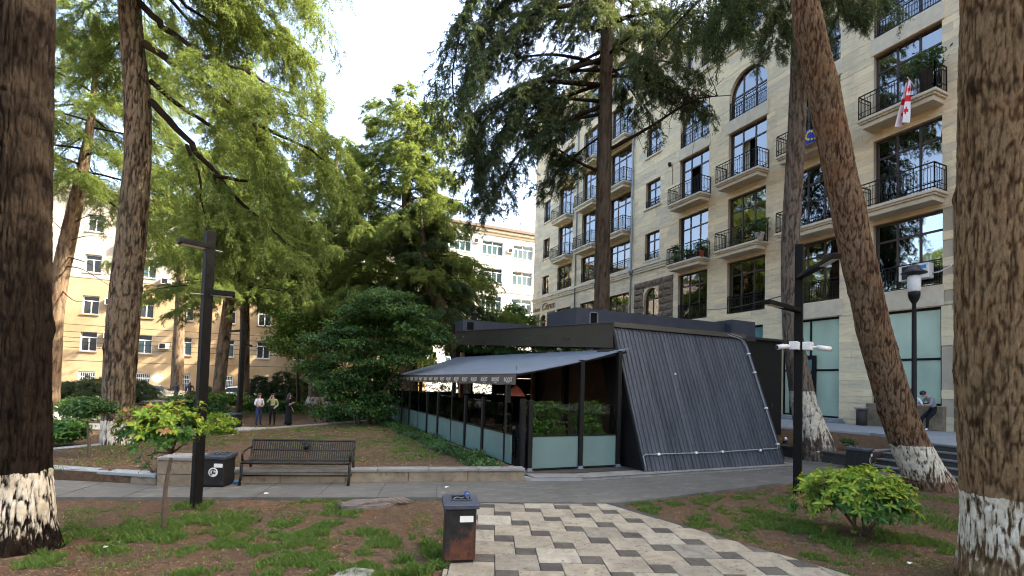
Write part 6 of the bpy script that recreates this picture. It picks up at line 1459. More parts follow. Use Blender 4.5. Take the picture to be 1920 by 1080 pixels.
# plants whose leaves can be told apart: the bright bush and the young trees
def blade(l, w, mat, cup=.18, dr=.25):
    xs_ = (0, .25, .55, .82, 1.0); ws = (.12, .75, 1.0, .62, .04); v = []
    for x, k in zip(xs_, ws):
        z = cup*l*(x-.0)*(1-x)*1.2 - dr*l*x*x
        v += [(x*l, -k*w/2, z+.10*w*k), (x*l, 0, z), (x*l, k*w/2, z+.10*w*k)]
    f = []
    for i in range(4):
        for j in (0, 1): f.append((3*i+j, 3*i+3+j, 3*i+4+j, 3*i+1+j))
    return np.array(v), np.array(f)
def rosettes(t, tips, l, w, mats, seed, eye=EYE, single=290):
    """whorls of blades at twig tips; the largest-looking leaves are single parts, the rest one part"""
    R = np.random.default_rng(seed); items = []
    for p, nrm, m_, sc in tips:
        p, nrm = np.array(p, float), unit(np.array(nrm, float)); a = unit(np.cross(nrm, [.3, .2, .9])); b_ = np.cross(nrm, a); n = R.integers(6, 10); ph = R.random()*6.28
        for k in range(n):
            q = ph+2*pi*k/n+R.normal(0, .18); el = R.uniform(-.05, .75) if k % 2 else R.uniform(.15, 1.1)
            X = unit((a*cos(q)+b_*sin(q))*cos(el)+nrm*sin(el)); Y = unit(np.cross(nrm+R.normal(0, .15, 3), X)); Z = np.cross(X, Y); s = sc*R.uniform(.5, 1.2)
            items.append((p, X*s, Y*s, Z*s, m_, s))
    sv, sf = blade(l, w, None); meshes = {}
    cam_d = [np.linalg.norm(i[0]-eye) - .25*(i[0][2]) for i in items]; order = np.argsort(cam_d); V = {}; 
    for rank, ix in enumerate(order):
        p, X, Y, Z, m_, s = items[ix]; tn = float(np.clip(R.normal(.5, .25), 0, 1))
        if rank < single:
            key = (m_, int(tn*4))
            if key not in meshes: meshes[key] = np_mesh('leaf', sv, sf, M[m_], True, {'tone': np.full(len(sv), (key[1]+.5)/4)})
            o = put('leaf', meshes[key], t, world=False); q = np.array(t.location)
            mm = Matrix(((X[0], Y[0], Z[0], p[0]-q[0]), (X[1], Y[1], Z[1], p[1]-q[1]), (X[2], Y[2], Z[2], p[2]-q[2]), (0, 0, 0, 1))); o.matrix_basis = mm
        else:
            V.setdefault(m_, []).append((p + sv[:,:1]*X + sv[:,1:2]*Y + sv[:,2:]*Z, tn))
    for m_, L_ in V.items():
        v = np.concatenate([a for a, _ in L_]); f = np.concatenate([sf+len(sv)*i for i in range(len(L_))]); tt = np.repeat([b_ for _, b_ in L_], len(sv))
        put('leaves', np_mesh('leaves', v, f, M[m_], True, {'tone': tt}), t, kind='stuff')
def dome_tips(c, r, n, seed, low=-.35, mats=('leaf_young', 'leaf_old', 'leaf_red'), red=.08, inner=.35, topred=False):
    R = np.random.default_rng(seed); out = []
    for i in range(n):
        d = R.normal(0, 1, 3); d /= np.linalg.norm(d)
        if d[2] < low: d[2] = abs(d[2])
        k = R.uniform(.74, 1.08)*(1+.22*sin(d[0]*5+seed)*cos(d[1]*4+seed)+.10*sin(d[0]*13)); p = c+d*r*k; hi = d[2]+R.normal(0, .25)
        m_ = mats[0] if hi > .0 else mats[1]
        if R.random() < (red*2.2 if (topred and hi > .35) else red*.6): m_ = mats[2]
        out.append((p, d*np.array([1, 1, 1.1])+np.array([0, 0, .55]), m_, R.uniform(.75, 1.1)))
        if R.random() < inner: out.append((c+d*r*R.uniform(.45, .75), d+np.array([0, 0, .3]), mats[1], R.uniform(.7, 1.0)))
    return out
bp = on_z(1616, 1002, 0); c = at(1612, 935, 7.55)
t = thing('bush', 'bright yellow green bush with glossy leaves below the leaning cedar', 'bush', (bp[0], bp[1], 0))
R = np.random.default_rng(8); stems = [branch(np.array([bp[0]+R.normal(0, .05), bp[1]+R.normal(0, .05), -.05]), a, R.uniform(.35, .75), 1.0, .35, 7, .08, R) for a in np.arange(11)*.6]
put('stem', limbs_mesh(stems, .016, M['bark_thin'], 6), t)
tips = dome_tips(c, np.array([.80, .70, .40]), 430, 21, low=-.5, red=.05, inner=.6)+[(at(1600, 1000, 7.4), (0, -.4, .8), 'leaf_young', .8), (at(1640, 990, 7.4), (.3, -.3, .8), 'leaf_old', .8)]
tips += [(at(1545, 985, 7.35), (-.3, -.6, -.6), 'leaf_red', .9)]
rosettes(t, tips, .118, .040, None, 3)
yt = on_z(306, 995, 0); dY = 6.75
t = thing('young_tree', 'young tree with thin stem and red tipped crown in front of the lamp post', 'tree', (yt[0], yt[1], 0))
ys_ = smooth_path(np.array([[*on_z(306, 1000, -.05)], [*at(307, 960, dY)], [*at(311, 905, dY)], [*at(319, 868, dY)], [*at(323, 848, dY)]]), .08)
R = np.random.default_rng(9); fork = at(322, 850, dY)
stems = [ys_]+[np.array([fork, fork+(np.array(q)-fork)*.5+(0, 0, .03), np.array(q)]) for q in (at(355,832,dY), at(385,812,dY+.2), at(280,800,dY), at(250,800,dY-.1), at(320,785,dY), at(345,790,dY-.3), at(300,820,dY+.3), at(275,855,dY+.1))]
put('stem', limbs_mesh([ys_], .034, M['bark_thin'], 9, .40), t); put('twigs', limbs_mesh(stems[1:], .014, M['bark_thin'], 6, .6), t)
c = at(314, 803, dY)
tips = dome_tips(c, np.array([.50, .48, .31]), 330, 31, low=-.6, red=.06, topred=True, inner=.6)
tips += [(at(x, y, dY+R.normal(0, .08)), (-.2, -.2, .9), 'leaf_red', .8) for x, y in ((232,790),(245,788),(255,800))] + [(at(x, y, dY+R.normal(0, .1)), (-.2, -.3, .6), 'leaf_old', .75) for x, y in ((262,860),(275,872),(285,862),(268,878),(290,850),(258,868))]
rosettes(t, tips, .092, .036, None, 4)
# neighbouring young trees further off
for (x, yb, xc, yc, d_, rx, rz, mt, l) in ((167, 856, 160, 765, None, 46, 22, ('leaf_old', 'leaf_old', 'leaf_old'), 'young dark crowned tree with thin pale stem left of the whitewashed cedar'),):
    b_ = on_z(x, yb, .21); d_ = float((b_-EYE) @ FWD); t = thing('young_tree', l, 'tree', b_)
    put('stem', limbs_mesh([smooth_path(np.array([[b_[0], b_[1], .1], [*at(x+1, yb-30, d_)], [*at(xc+2, yc+18, d_)]]), .15)], .040, M['bark_thin'], 7, .45), t)
    V, F, T_ = leaf_cloud([lob(xc, yc, d_, rx*.9, rz*.8, rx*.7)], 3400, (.06, .11), .4, 55, csize=.10); put('crown', np_mesh('crown', V, F, M['leaf_dark'], False, {'tone': T_}), t)
b_ = on_z(395, 830, .2); d_ = 16.5
shrub('shrub', 'orange tipped young shrub just right of the left lamp post', 'shrub', (b_[0], b_[1], .2), [lob(408, 797, d_, 34, 20)], 2600, 'leaf_young', 57, [np.array([b_+(0, 0, -.1), at(400, 815, d_), at(405, 800, d_)])], l=(.06, .11), csize=.09)
shrub('shrub', 'twiggy dark shrub at the end of the stone pier', 'shrub', on_z(290, 888, .2), [lob(290, 866, 12.6, 16, 22)], 900, 'leaf_dark', 58, [branch(on_z(290, 890, .18), k*.9, .35, .9, .1, 5, .1) for k in range(9)], l=(.05, .09), csize=.06)
b_ = on_z(112, 832, .05); shrub('bush', 'rounded dark glossy bush beside the big left trunk', 'bush', b_, [lob(106, 808, float((b_-EYE) @ FWD), 44, 20)], 3800, 'leaf_old', 59, [np.array([b_+(0, 0, -.1), b_+(0, 0, .4)])], l=(.07, .13), csize=.11)
b_ = on_z(1590, 838, .5); shrub('weed_clump', 'small green weed clump on the earth bank by the slim cedar', 'weed', b_, [((b_[0], b_[1], .64), (.22, .18, .12))], 260, 'leaf_mid', 60, [np.array([b_+(0, 0, -.1), b_+(0, 0, .12)])], l=(.06, .10), csize=.06)
# balcony plants
def pot(p, r, h, mat, label, leaf, n, lr, lz):
    t = thing('potted_plant', label, 'potted plant', p, 'plants on the balconies')
    m_ = MB(); m_.lathe([(r*.75, 0), (r, h*.85), (r*1.1, h*.86), (r*1.1, h), (r*.9, h)], p, 12); put('pot', m_.mesh('pot', M[mat], True), t)
    V, F, T_ = leaf_cloud([((p[0], p[1], p[2]+h+lz*.8), (lr, lr, lz))], n, (.09, .18), .4, int(p[1]*10), csize=.12); put('foliage', np_mesh('foliage', V, F, M[leaf], False, {'tone': T_}), t)
def bal(px, py, z): q = on_x(px, py, 22.35); return np.array([22.35, q[1], z])
pot(bal(1314, 470, 9.99), .20, .34, 'terracotta', 'terracotta pot with plant on the lower balcony left of centre', 'leaf_mid', 500, .3, .35)
pot(bal(1424, 440, 9.99), .24, .36, 'white_plastic', 'pale pot with bushy plant on the lower middle balcony', 'leaf_mid', 900, .42, .5)
pot(bal(1268, 480, 9.99), .16, .28, 'dark_stone', 'dark pot with thin plant at the corner of the lower left balcony', 'leaf_dark', 500, .25, .5)
pot(bal(1290, 478, 9.99), .16, .28, 'dark_stone', 'dark pot with low plant midway along the lower left balcony', 'leaf_mid', 400, .28, .25)
pot(bal(1736, 140, 13.93), .22, .9, 'dark_stone', 'tall dark pot with feathery plant on the upper right balcony', 'leaf_mid', 1200, .5, .42)

# ------------------------------------------------------------------ grass, litter
def blades(patches, seed):
    R = np.random.default_rng(seed); V = []; T = []
    for cx, cy, rx, ry, n, h, z0 in patches:
        a = R.random(n)*2*pi; r = np.sqrt(R.random(n)); q = np.stack([cx+np.cos(a)*r*rx, cy+np.sin(a)*r*ry, np.zeros(n)], 1)
        keep = fbm(q*np.array([5, 5, 1]), seed, 4) > .34+.26*r; q = q[keep]; n = len(q)
        if not n: continue
        q[:,2] = (ground_z(q[:,0], q[:,1]) if z0 is None else z0)-.004
        hh = h*R.uniform(.45, 1.25, (n, 1)); ln = R.normal(0, .45, (n, 2)); tip = q+np.concatenate([ln, np.ones((n, 1))], 1)*hh
        ang = R.random(n)*pi; s = np.stack([np.cos(ang), np.sin(ang), 0*ang], 1)*R.uniform(.003, .0075, (n, 1)); mid = q+(tip-q)*.55+np.array([0, 0, .12])*hh
        V.append(np.stack([q-s, q+s, mid+s*.8, tip], 1).reshape(-1, 3)); V[-1] = V[-1]
        T.append(np.repeat(np.clip(R.normal(.48, .22, n), 0, 1), 4))
    V = np.concatenate(V); return V, np.arange(len(V)).reshape(-1, 4), np.concatenate(T)
def gp(px, py, z=0): q = on_z(px, py, z); return q[0], q[1]
pat = []
def gpatch(px, py, w, h, n, hgt=.085, z=None):
    x, y = gp(px, py); dd = (2.1*FOC)/(py-705-.03*(px-527)); rx = w/2*dd/FOC; ry = h/2*dd*dd/(2.1*FOC)
    pat.append((x, y, max(rx, .1)*1.6, max(ry, .1)*1.6, int(n*1.7), hgt*.72, z))
for a in ((300,1005,150,40,3600,.11),(390,985,130,36,4200,.12),(250,990,90,26,1300),(440,995,70,26,1000),(440,960,60,10,300),(505,985,60,12,700),(545,978,34,10,400),(560,1000,80,14,1000),(600,995,70,16,1100),(625,985,50,12,800),(545,1020,90,26,1500),(655,998,70,12,900),(640,960,50,18,900),(655,948,60,14,800),(610,938,120,5,800,.06),(700,939,80,5,500,.06),(760,937,110,5,700,.06),(560,1050,90,24,1200),(600,1062,110,22,1700),(680,1066,110,22,1600),(700,1000,50,14,500),(715,1020,40,16,500),(690,1040,36,14,400),(740,1018,30,14,300),(800,1045,60,60,2600,.15),(815,1000,36,16,700),(795,1072,60,30,1500,.14),(520,1070,60,20,700),(400,1068,50,12,400),(370,1035,60,14,500),(410,1020,80,20,1200),(480,1036,50,20,700),(120,1010,60,40,1500,.10),(60,1060,90,40,1200,.10),(240,1030,90,12,300,.05),(350,1075,40,10,300),(740,1075,60,18,700),
          (1200,942,80,9,1400,.07),(1280,943,90,10,1700,.08),(1350,932,80,9,1100,.07),(1410,925,70,7,600,.06),(1230,960,60,14,1300,.09),(1270,966,40,14,900),(1310,975,50,12,700),(1290,985,70,9,700,.06),(1250,980,50,8,300),(1380,958,110,16,1300),(1440,965,50,16,800),(1390,985,70,16,1300),(1430,990,70,18,1100),(1470,945,90,18,1400),(1500,990,70,34,2400,.11),(1530,1000,60,24,1300),(1480,930,40,14,700),(1580,1020,60,24,1100,.10),(1700,1010,70,34,1700,.11),(1740,975,80,36,1700,.10),(1690,950,80,30,1300,.09),(1760,935,60,16,900),(1540,1045,30,20,500),(1680,1035,50,16,500,.06),(1360,1008,60,8,300,.05),(1560,1065,50,14,400,.06),(1340,1000,40,8,300,.05),(1420,1010,60,10,400,.05),(1650,930,60,20,700)):
    gpatch(*a)
x, y = gp(330, 955); pat += [(PL[0], PL[1], .35, .3, 700, .10, None), (PR[0], PR[1]-.05, .35, .3, 700, .10, None)]
RS = np.random.default_rng(19)
for k in range(110):
    px_, py_2 = RS.uniform(110, 1780), RS.uniform(940, 1079)
    q = on_z(px_, py_2, 0)
    if not inside(np.array([q[0]]), np.array([q[1]]), tile_poly)[0] and not 800 < px_ < 1180: pat.append((q[0], q[1], RS.uniform(.2, .6), RS.uniform(.2, .5), int(RS.uniform(80, 260)), RS.uniform(.03, .055), None))
V, F, T_ = blades(pat, 5)
kp = ~inside(V[::4,0], V[::4,1], tile_poly) & ~inside(V[::4,0], V[::4,1], [(-9,14.2),(-3.28,10.72),(2.65,8.89),(3.12,8.37),(5.58,7.54),(8.2,7.79),(11.0,8.07),(15.2,7.7),(15.2,13),(-9,17)]); V = V.reshape(-1, 4, 3)[kp].reshape(-1, 3); T_ = T_.reshape(-1, 4)[kp].ravel(); F = np.arange(len(V)).reshape(-1, 4); o = solo('grass', np_mesh('grass', V, F, M['grass'], False, {'tone': T_}), 'tufts of green grass scattered over the bare reddish earth', 'grass'); o['kind'] = 'stuff'
pat = []
Rr = np.random.default_rng(6)
for px, py, w, h, n in ((760,830,60,30,2200),(780,850,80,24,2000),(720,822,60,14,900),(690,835,110,18,900),(600,818,160,14,800),(640,845,90,14,600),(745,845,50,18,900),(700,808,60,8,500),(560,835,70,10,400),(420,850,50,14,600),(400,835,60,10,500)):
    x, y = gp(px, py, .21); dd = 1.89*FOC/(py-705-.03*(px-527)); pat.append((x, y, w/2*dd/FOC, h/2*dd*dd/(1.89*FOC), n, .06, .21))
for k in range(120):
    X_, Y_ = Rr.uniform(-4, 4.2), Rr.uniform(11.5, 22)
    if inside(np.array([X_]), np.array([Y_]), bed_poly)[0]: pat.append((X_, Y_, Rr.uniform(.4, 1.2), Rr.uniform(.4, 1.0), 420, .045, .21))
V, F, T_ = blades(pat, 7); o = solo('grass', np_mesh('grass', V, F, M['grass'], False, {'tone': T_}), 'thin grass on the raised bed between bench and cafe terrace', 'grass'); o['kind'] = 'stuff'
pat = []
for px, py, w, n in ((440,774,60,2600),(500,773,80,3600),(560,773,90,4000),(610,771,60,2500),(390,777,60,2000),(130,792,70,2600),(200,782,60,2000)):
    q = on_z(px, py, -.3); dd = float((q-EYE) @ FWD); pat.append((q[0], q[1], w/2*dd/FOC, 2.0, n, .16, -.31))
V, F, T_ = blades(pat, 8); V[:] = V; o = solo('grass', np_mesh('grass', V, F, M['leaf_bright'], False, {'tone': T_}), 'sunny green lawn strip beyond the far path', 'grass'); o['kind'] = 'stuff'
def litter(n, seed, pick, s=(.010, .028)):
    R = np.random.default_rng(seed); p = pick(R, n); n = len(p); a = R.random(n)*2*pi; l = R.uniform(*s, (n, 1)); u = np.stack([np.cos(a), np.sin(a), R.normal(0, .25, n)], 1)*l; v = np.stack([-np.sin(a), np.cos(a), R.normal(0, .25, n)], 1)*l*R.uniform(.15, .6, (n, 1))
    V = np.stack([p-u, p+v, p+u, p-v], 1).reshape(-1, 3); return V, np.arange(4*n).reshape(-1, 4), np.repeat(R.random(n)**1.6, 4)
def pick_near(R, n):
    px = R.uniform(0, 1900, n); py = 915+165*R.random(n)**.8; q = np.array([on_z(a, b_, 0) for a, b_ in zip(px, py)])
    ok = ~inside(q[:,0], q[:,1], tile_poly) & ~inside(q[:,0], q[:,1], [(-9,14.2),(-3.28,10.65),(2.65,8.82),(3.12,8.3),(5.58,7.47),(8.2,7.72),(11.0,8.0),(15.2,7.6),(15.2,13),(-9,17)])
    q = q[ok]; q[:,2] = ground_z(q[:,0], q[:,1])+.006; return q
V, F, T_ = litter(26000, 3, pick_near, (.005, .018)); o = solo('needle_litter', np_mesh('needle_litter', V, F, M['litter'], False, {'tone': T_}), 'dry needles and leaf crumbs strewn over the bare earth', 'litter'); o['kind'] = 'stuff'
def pick_bed(R, n):
    q = np.stack([R.uniform(-6, 4.4, n), R.uniform(10.3, 22, n), np.full(n, .235)], 1); return q[inside(q[:,0], q[:,1], bed_poly)]
V, F, T_ = litter(9000, 4, pick_bed, (.012, .034)); o = solo('needle_litter', np_mesh('needle_litter', V, F, M['litter'], False, {'tone': T_}), 'dry needles strewn over the raised bed behind the bench', 'litter'); o['kind'] = 'stuff'
def pick_tiles(R, n):
    q = np.stack([R.uniform(2, 7, n), R.uniform(3, 8.4, n), np.full(n, .034)], 1); return q[inside(q[:,0], q[:,1], tile_poly)]
def pick_path(R, n):
    q = np.stack([R.uniform(-6, 13, n), R.uniform(7.6, 13, n), np.full(n, .041)], 1); return q[inside(q[:,0], q[:,1], [(-9,14.2),(-3.28,10.65),(2.65,8.82),(3.12,8.3),(5.58,7.47),(8.2,7.72),(11.0,8.0),(13,7.8),(13,9.4),(6.0,9.4),(4.8,9.75),(1.44,10.9),(-1.95,11.2),(-3.85,12.3)])]
V, F, T_ = litter(2600, 15, pick_path, (.006, .018)); o = solo('needle_litter', np_mesh('needle_litter', V, F, M['litter'], False, {'tone': T_}), 'dry crumbs and needles lying on the concrete path', 'litter'); o['kind'] = 'stuff'
V, F, T_ = litter(700, 5, pick_tiles, (.006, .014)); o = solo('needle_litter', np_mesh('needle_litter', V, F, M['litter'], False, {'tone': T_}), 'few dry crumbs lying on the tiled path', 'litter'); o['kind'] = 'stuff'
R = np.random.default_rng(66); q = pick_near(R, 420); m_ = MB()
for p in q[:260]:
    a = R.uniform(0, 6.28); L = R.uniform(.04, .16); m_.tone = R.random(); d_ = np.array([cos(a), sin(a), R.uniform(-.05, .12)])*L
    m_.tube([p-d_/2, p+np.array([0, 0, .004])+R.normal(0, .006, 3), p+d_/2], R.uniform(.0025, .006), 4)
o = solo('fallen_twigs', m_.mesh('fallen_twigs', M['bark_thin']), 'thin fallen twigs scattered over the bare earth', 'twigs'); o['kind'] = 'stuff'
# flat stump and half-buried slab
def flat_stone(px, py, rx, ry, h, mat, name, label, cat, seed):
    c = on_z(px, py, 0); R = np.random.default_rng(seed); v = []; n = 18
    for k in range(n): a = 2*pi*k/n; r = R.uniform(.8, 1.1); v.append((c[0]+cos(a)*rx*r, c[1]+sin(a)*ry*r))
    m_ = MB(); m_.prism(v, -.1, [h*R.uniform(.7, 1.2) for _ in v]); t = solo(name, bevel(m_.mesh(name, M[mat]), .015, 2), label, cat); return t
M['stump'] = plain('weathered_stump', (.13, .105, .085), .9, 0, .4, 12, .6, 30, .2)
t = flat_stone(690, 946, .52, .30, .045, 'stump', 'tree_stump', 'flat grey weathered stump in the earth near the path', 'stump', 3)
m_ = MB(); R = np.random.default_rng(4); c = on_z(705, 944, .05)
for k in range(7): m_.tube([c+(-.35+.1*k, -.05+.03*k, -.02), c+(-.15+.1*k, .02+.02*k, .03), c+(.05+.1*k, .02, -.03)], [.02, .035, .015], 6)
put('root', m_.mesh('root', M['stump'], True), t)
flat_stone(660, 1080, .24, .16, .03, 'kerb', 'flat_stone', 'small flat grey stone half buried in grass at the bottom', 'stone', 5)
# ================================================================== PEOPLE, STATUE, CARS
def skin_figure(J, E, Rd, root, sub=2):
    """one continuous skinned surface over joints J (name -> xyz), edges E and radii Rd"""
    names = list(J); ix = {n: i for i, n in enumerate(names)}
    me = bpy.data.meshes.new('body'); me.from_pydata([tuple(map(float, J[n])) for n in names], [(ix[a], ix[b]) for a, b in E], [])
    o = bpy.data.objects.new('body', me); COL.objects.link(o)
    sk = o.modifiers.new('skin', 'SKIN'); sk.use_smooth_shade = True; sk.branch_smoothing = .3
    d = me.skin_vertices[0].data if me.skin_vertices else None
    if d is None:
        bm = bmesh.new(); bm.from_mesh(me); bm.verts.layers.skin.verify(); bm.to_mesh(me); bm.free(); d = me.skin_vertices[0].data
    for n in names:
        r = Rd[n]; d[ix[n]].radius = r if hasattr(r, '__len__') else (r, r); d[ix[n]].use_root = (n == root)
    ss = o.modifiers.new('sub', 'SUBSURF'); ss.levels = sub; ss.render_levels = sub
    bpy.context.view_layer.update()
    out = bpy.data.meshes.new_from_object(o.evaluated_get(bpy.context.evaluated_depsgraph_get())); bpy.data.objects.remove(o); bpy.data.meshes.remove(me)
    return out
def person(label, loc, rz, h, pose, cols, hair='short', group='people', skirt=False, parts=True, cat='person', name='person', sub=2):
    """standing height h; pose overrides joints (x right, y forward, z up, in fractions of height)"""
    t = thing(name, label, cat, loc, group, rz)
    J = dict(pelvis=(0,0,.52), waist=(0,0,.60), chest=(0,.005,.72), neck=(0,0,.815), neck2=(0,.008,.85), head=(0,.012,.895), crown_=(0,.008,.945), face=(0,.045,.885),
             shL=(-.10,0,.79), elL=(-.135,-.02,.62), wrL=(-.14,.04,.475), shR=(.10,0,.79), elR=(.135,-.02,.62), wrR=(.14,.04,.475),
             hipL=(-.055,0,.50), knL=(-.06,.015,.275), anL=(-.06,-.01,.045), toL=(-.065,.09,.018), hipR=(.055,0,.50), knR=(.06,.015,.275), anR=(.06,-.01,.045), toR=(.065,.09,.018))
    J.update(pose); J = {k: np.array(v, float) for k, v in J.items()}
    Rd = dict(pelvis=(.085,.068), waist=(.072,.056), chest=(.088,.062), neck=(.04,.036), neck2=.032, head=(.044,.052), crown_=(.040,.046), face=(.026,.026), shL=.040, elL=.027, wrL=.019, shR=.040, elR=.027, wrR=.019, hipL=.058, knL=.038, anL=.024, toL=.016, hipR=.058, knR=.038, anR=.024, toR=.016)
    E = [('pelvis','waist'),('waist','chest'),('chest','neck'),('neck','neck2'),('neck2','head'),('head','crown_'),('head','face'),('chest','shL'),('shL','elL'),('elL','wrL'),('chest','shR'),('shR','elR'),('elR','wrR'),('pelvis','hipL'),('hipL','knL'),('knL','anL'),('anL','toL'),('pelvis','hipR'),('hipR','knR'),('knR','anR'),('anR','toR')]
    for s in 'LR':                                                     # palm and five bent fingers
        d = unit(J['wr'+s]-J['el'+s]); x = unit(np.cross(d, [0.1, 1, .2])); J['pa'+s] = J['wr'+s]+d*.035; Rd['pa'+s] = (.017, .010); E.append(('wr'+s, 'pa'+s))
        for k, (o_, L) in enumerate(((-.016, .040), (-.006, .046), (.005, .044), (.015, .036))):
            a = J['pa'+s]+d*.014+x*o_; J[f'f{k}a'+s] = a; J[f'f{k}b'+s] = a+d*L*.55; J[f'f{k}c'+s] = a+d*L+np.array([0, .008, 0])
            for q, r in zip('abc', (.0062, .0056, .0045)): Rd[f'f{k}{q}'+s] = r
            E += [('pa'+s, f'f{k}a'+s), (f'f{k}a'+s, f'f{k}b'+s), (f'f{k}b'+s, f'f{k}c'+s)]
        a = J['wr'+s]+d*.012-x*.020; J['tha'+s] = a; J['thb'+s] = a+d*.028-x*.010; Rd['tha'+s] = .0075; Rd['thb'+s] = .0055; E += [('wr'+s, 'tha'+s), ('tha'+s, 'thb'+s)]
    Rd = {k: (tuple(q*h for q in v) if hasattr(v, '__len__') else v*h) for k, v in Rd.items()}; J = {k: v*h for k, v in J.items()}
    me = skin_figure(J, E, Rd, 'pelvis', sub)
    mats = [cols[k] for k in ('skin', 'top', 'legs', 'shoe')]; me.materials.clear()
    for q in mats: me.materials.append(q)
    reg = {('pelvis','waist'): 2 if not cols.get('dress') else 1, ('waist','chest'): 1, ('chest','neck'): 1, ('chest','shL'): 1, ('chest','shR'): 1, ('shL','elL'): 1, ('shR','elR'): 1, ('elL','wrL'): 1 if cols.get('sleeve') else 0, ('elR','wrR'): 1 if cols.get('sleeve') else 0}
    for s in 'LR': reg.update({('pelvis','hip'+s): 2, ('hip'+s,'kn'+s): 2, ('kn'+s,'an'+s): 2, ('an'+s,'to'+s): 3})
    ea = np.array([J[a] for a, b in E]); eb = np.array([J[b] for a, b in E]); er_ = [reg.get((a, b), 0) for a, b in E]; mi = []
    for p in me.polygons:
        c = np.array(p.center); ab = eb-ea; tt = np.clip(np.sum((c-ea)*ab, 1)/(np.sum(ab*ab, 1)+1e-12), 0, 1); ds = np.linalg.norm(ea+ab*tt[:,None]-c, axis=1); mi.append(er_[int(np.argmin(ds))])
    me.polygons.foreach_set('material_index', mi); put('body', me, t, world=False)
    if not parts: return t
    hd, cr, fc = J['head'], J['crown_'], J['face']; up = unit(cr-hd); fw = unit(fc-hd-up*((fc-hd) @ up)); sd = np.cross(fw, up); c = (hd+cr)/2
    m_ = MB(); v = []; nu, nv = 14, 9; rx, ry, rz_ = .056*h, .066*h, .062*h
    for j in range(nv):
        ph = pi*.5-pi*.60*j/(nv-1)
        for i in range(nu):
            a = 2*pi*i/nu; f = cos(a); k = 1.0
            ph2 = ph if f < .35 else max(ph, .30)
            drop = (.17*h*(j/(nv-1))**2.0 if hair == 'long' and f < .35 else 0)
            v.append(c+sd*sin(a)*cos(ph2)*rx*1.04 + fw*(f*cos(ph2)*ry*1.02-.008*h) + up*(sin(ph2)*rz_*1.12+.004*h) - np.array([0, 0, drop]) - fw*drop*.15)
    f = [(j*nu+i, j*nu+(i+1) % nu, (j+1)*nu+(i+1) % nu, (j+1)*nu+i) for j in range(nv-1) for i in range(nu)]
    put('hair', m_.add(v, f).mesh('hair', cols['hair'], True), t, world=False)
    fcen = hd+up*.004*h+fw*.060*h
    for s in (-1, 1): put('eye', MB().lathe([(.001, -.006*h), (.006*h, -.003*h), (.007*h, 0), (.006*h, .003*h), (.001, .006*h)], fcen+sd*s*.017*h-fw*.006*h+up*.006*h, 8).mesh('eye', M['iron'], True), t, world=False)
    m_ = MB(); m_.tube([fcen+up*.006*h-fw*.004*h, fcen-up*.010*h+fw*.012*h, fcen-up*.014*h-fw*.002*h], [.004*h, .007*h, .005*h], 6); put('nose', m_.mesh('nose', cols['skin'], True), t, world=False)
    put('mouth', MB().tube([fcen-up*.030*h-sd*.014*h-fw*.006*h, fcen-up*.031*h+fw*.003*h, fcen-up*.030*h+sd*.014*h-fw*.006*h], .0035*h, 5).mesh('mouth', M['lip'], True), t, world=False)
    if skirt:
        b_ = J['waist']; m_ = MB(); m_.lathe([(.085*h, 0), (.10*h, -.10*h), (.105*h, -.25*h), (.125*h, -.45*h), (.14*h, -.54*h)], tuple(b_), 20, 1, .8); put('skirt', m_.mesh('skirt', cols['top'], True), t, world=False)
    return t
M['skin'] = plain('skin', (.42, .24, .16), .55, 0, .08); M['lip'] = plain('lips', (.30, .10, .08), .5); M['hair_dark'] = plain('dark_hair', (.018, .012, .009), .5, 0, .3, 20); M['hair_brown'] = plain('reddish_brown_hair', (.055, .020, .012), .5, 0, .3, 20)
def cl(name, c): return plain(name, c, .85, 0, .15, 8, .2, 90, .2)
white_top, denim, black_cl, olive, grey_t, white_cl = cl('white_vest', (.62, .58, .56)), cl('dark_denim', (.028, .040, .085)), cl('black_cloth', (.010, .010, .012)), cl('yellow_green_shirt', (.34, .33, .15)), cl('grey_tshirt', (.22, .22, .23)), cl('white_shirt', (.60, .64, .70))
def face_to(p, q): return atan2(-(q[0]-p[0]), q[1]-p[1])
dP = 24.7
def feet(px, d=dP): q = at(px, 797, d); return np.array([q[0], q[1], -.278])
p1, p2, p3 = feet(484), feet(510, 24.9), feet(540, 24.6)
toward = face_to(p1, (0, 0)); 
person('woman with long reddish hair in white vest and dark jeans on the far path', p1, toward+.5, 1.60, dict(elR=(.14,.02,.62), wrR=(.05,.11,.60), elL=(-.14,.0,.62), wrL=(-.06,.10,.60), knR=(.075,.05,.275), anR=(.09,.03,.045), toR=(.11,.12,.018)), dict(skin=M['skin'], top=white_top, legs=denim, shoe=black_cl, hair=M['hair_brown']), 'long', 'people on the far path')
person('person in yellow green shirt raising a hand to the face on the far path', p2, toward-.1, 1.60, dict(elR=(.16,.05,.70), wrR=(.06,.12,.855), elL=(-.14,-.02,.62), wrL=(-.08,.10,.56)), dict(skin=M['skin'], top=olive, legs=black_cl, shoe=black_cl, hair=M['hair_dark'], sleeve=True), 'short', 'people on the far path')
person('woman with long dark hair in a black dress on the far path', p3, toward+1.2, 1.64, dict(elL=(-.15,-.03,.63), wrL=(-.13,.06,.50), elR=(.13,.03,.63), wrR=(.06,.11,.68)), dict(skin=M['skin'], top=black_cl, legs=black_cl, shoe=black_cl, hair=M['hair_dark'], dress=True), 'long', 'people on the far path', skirt=True)
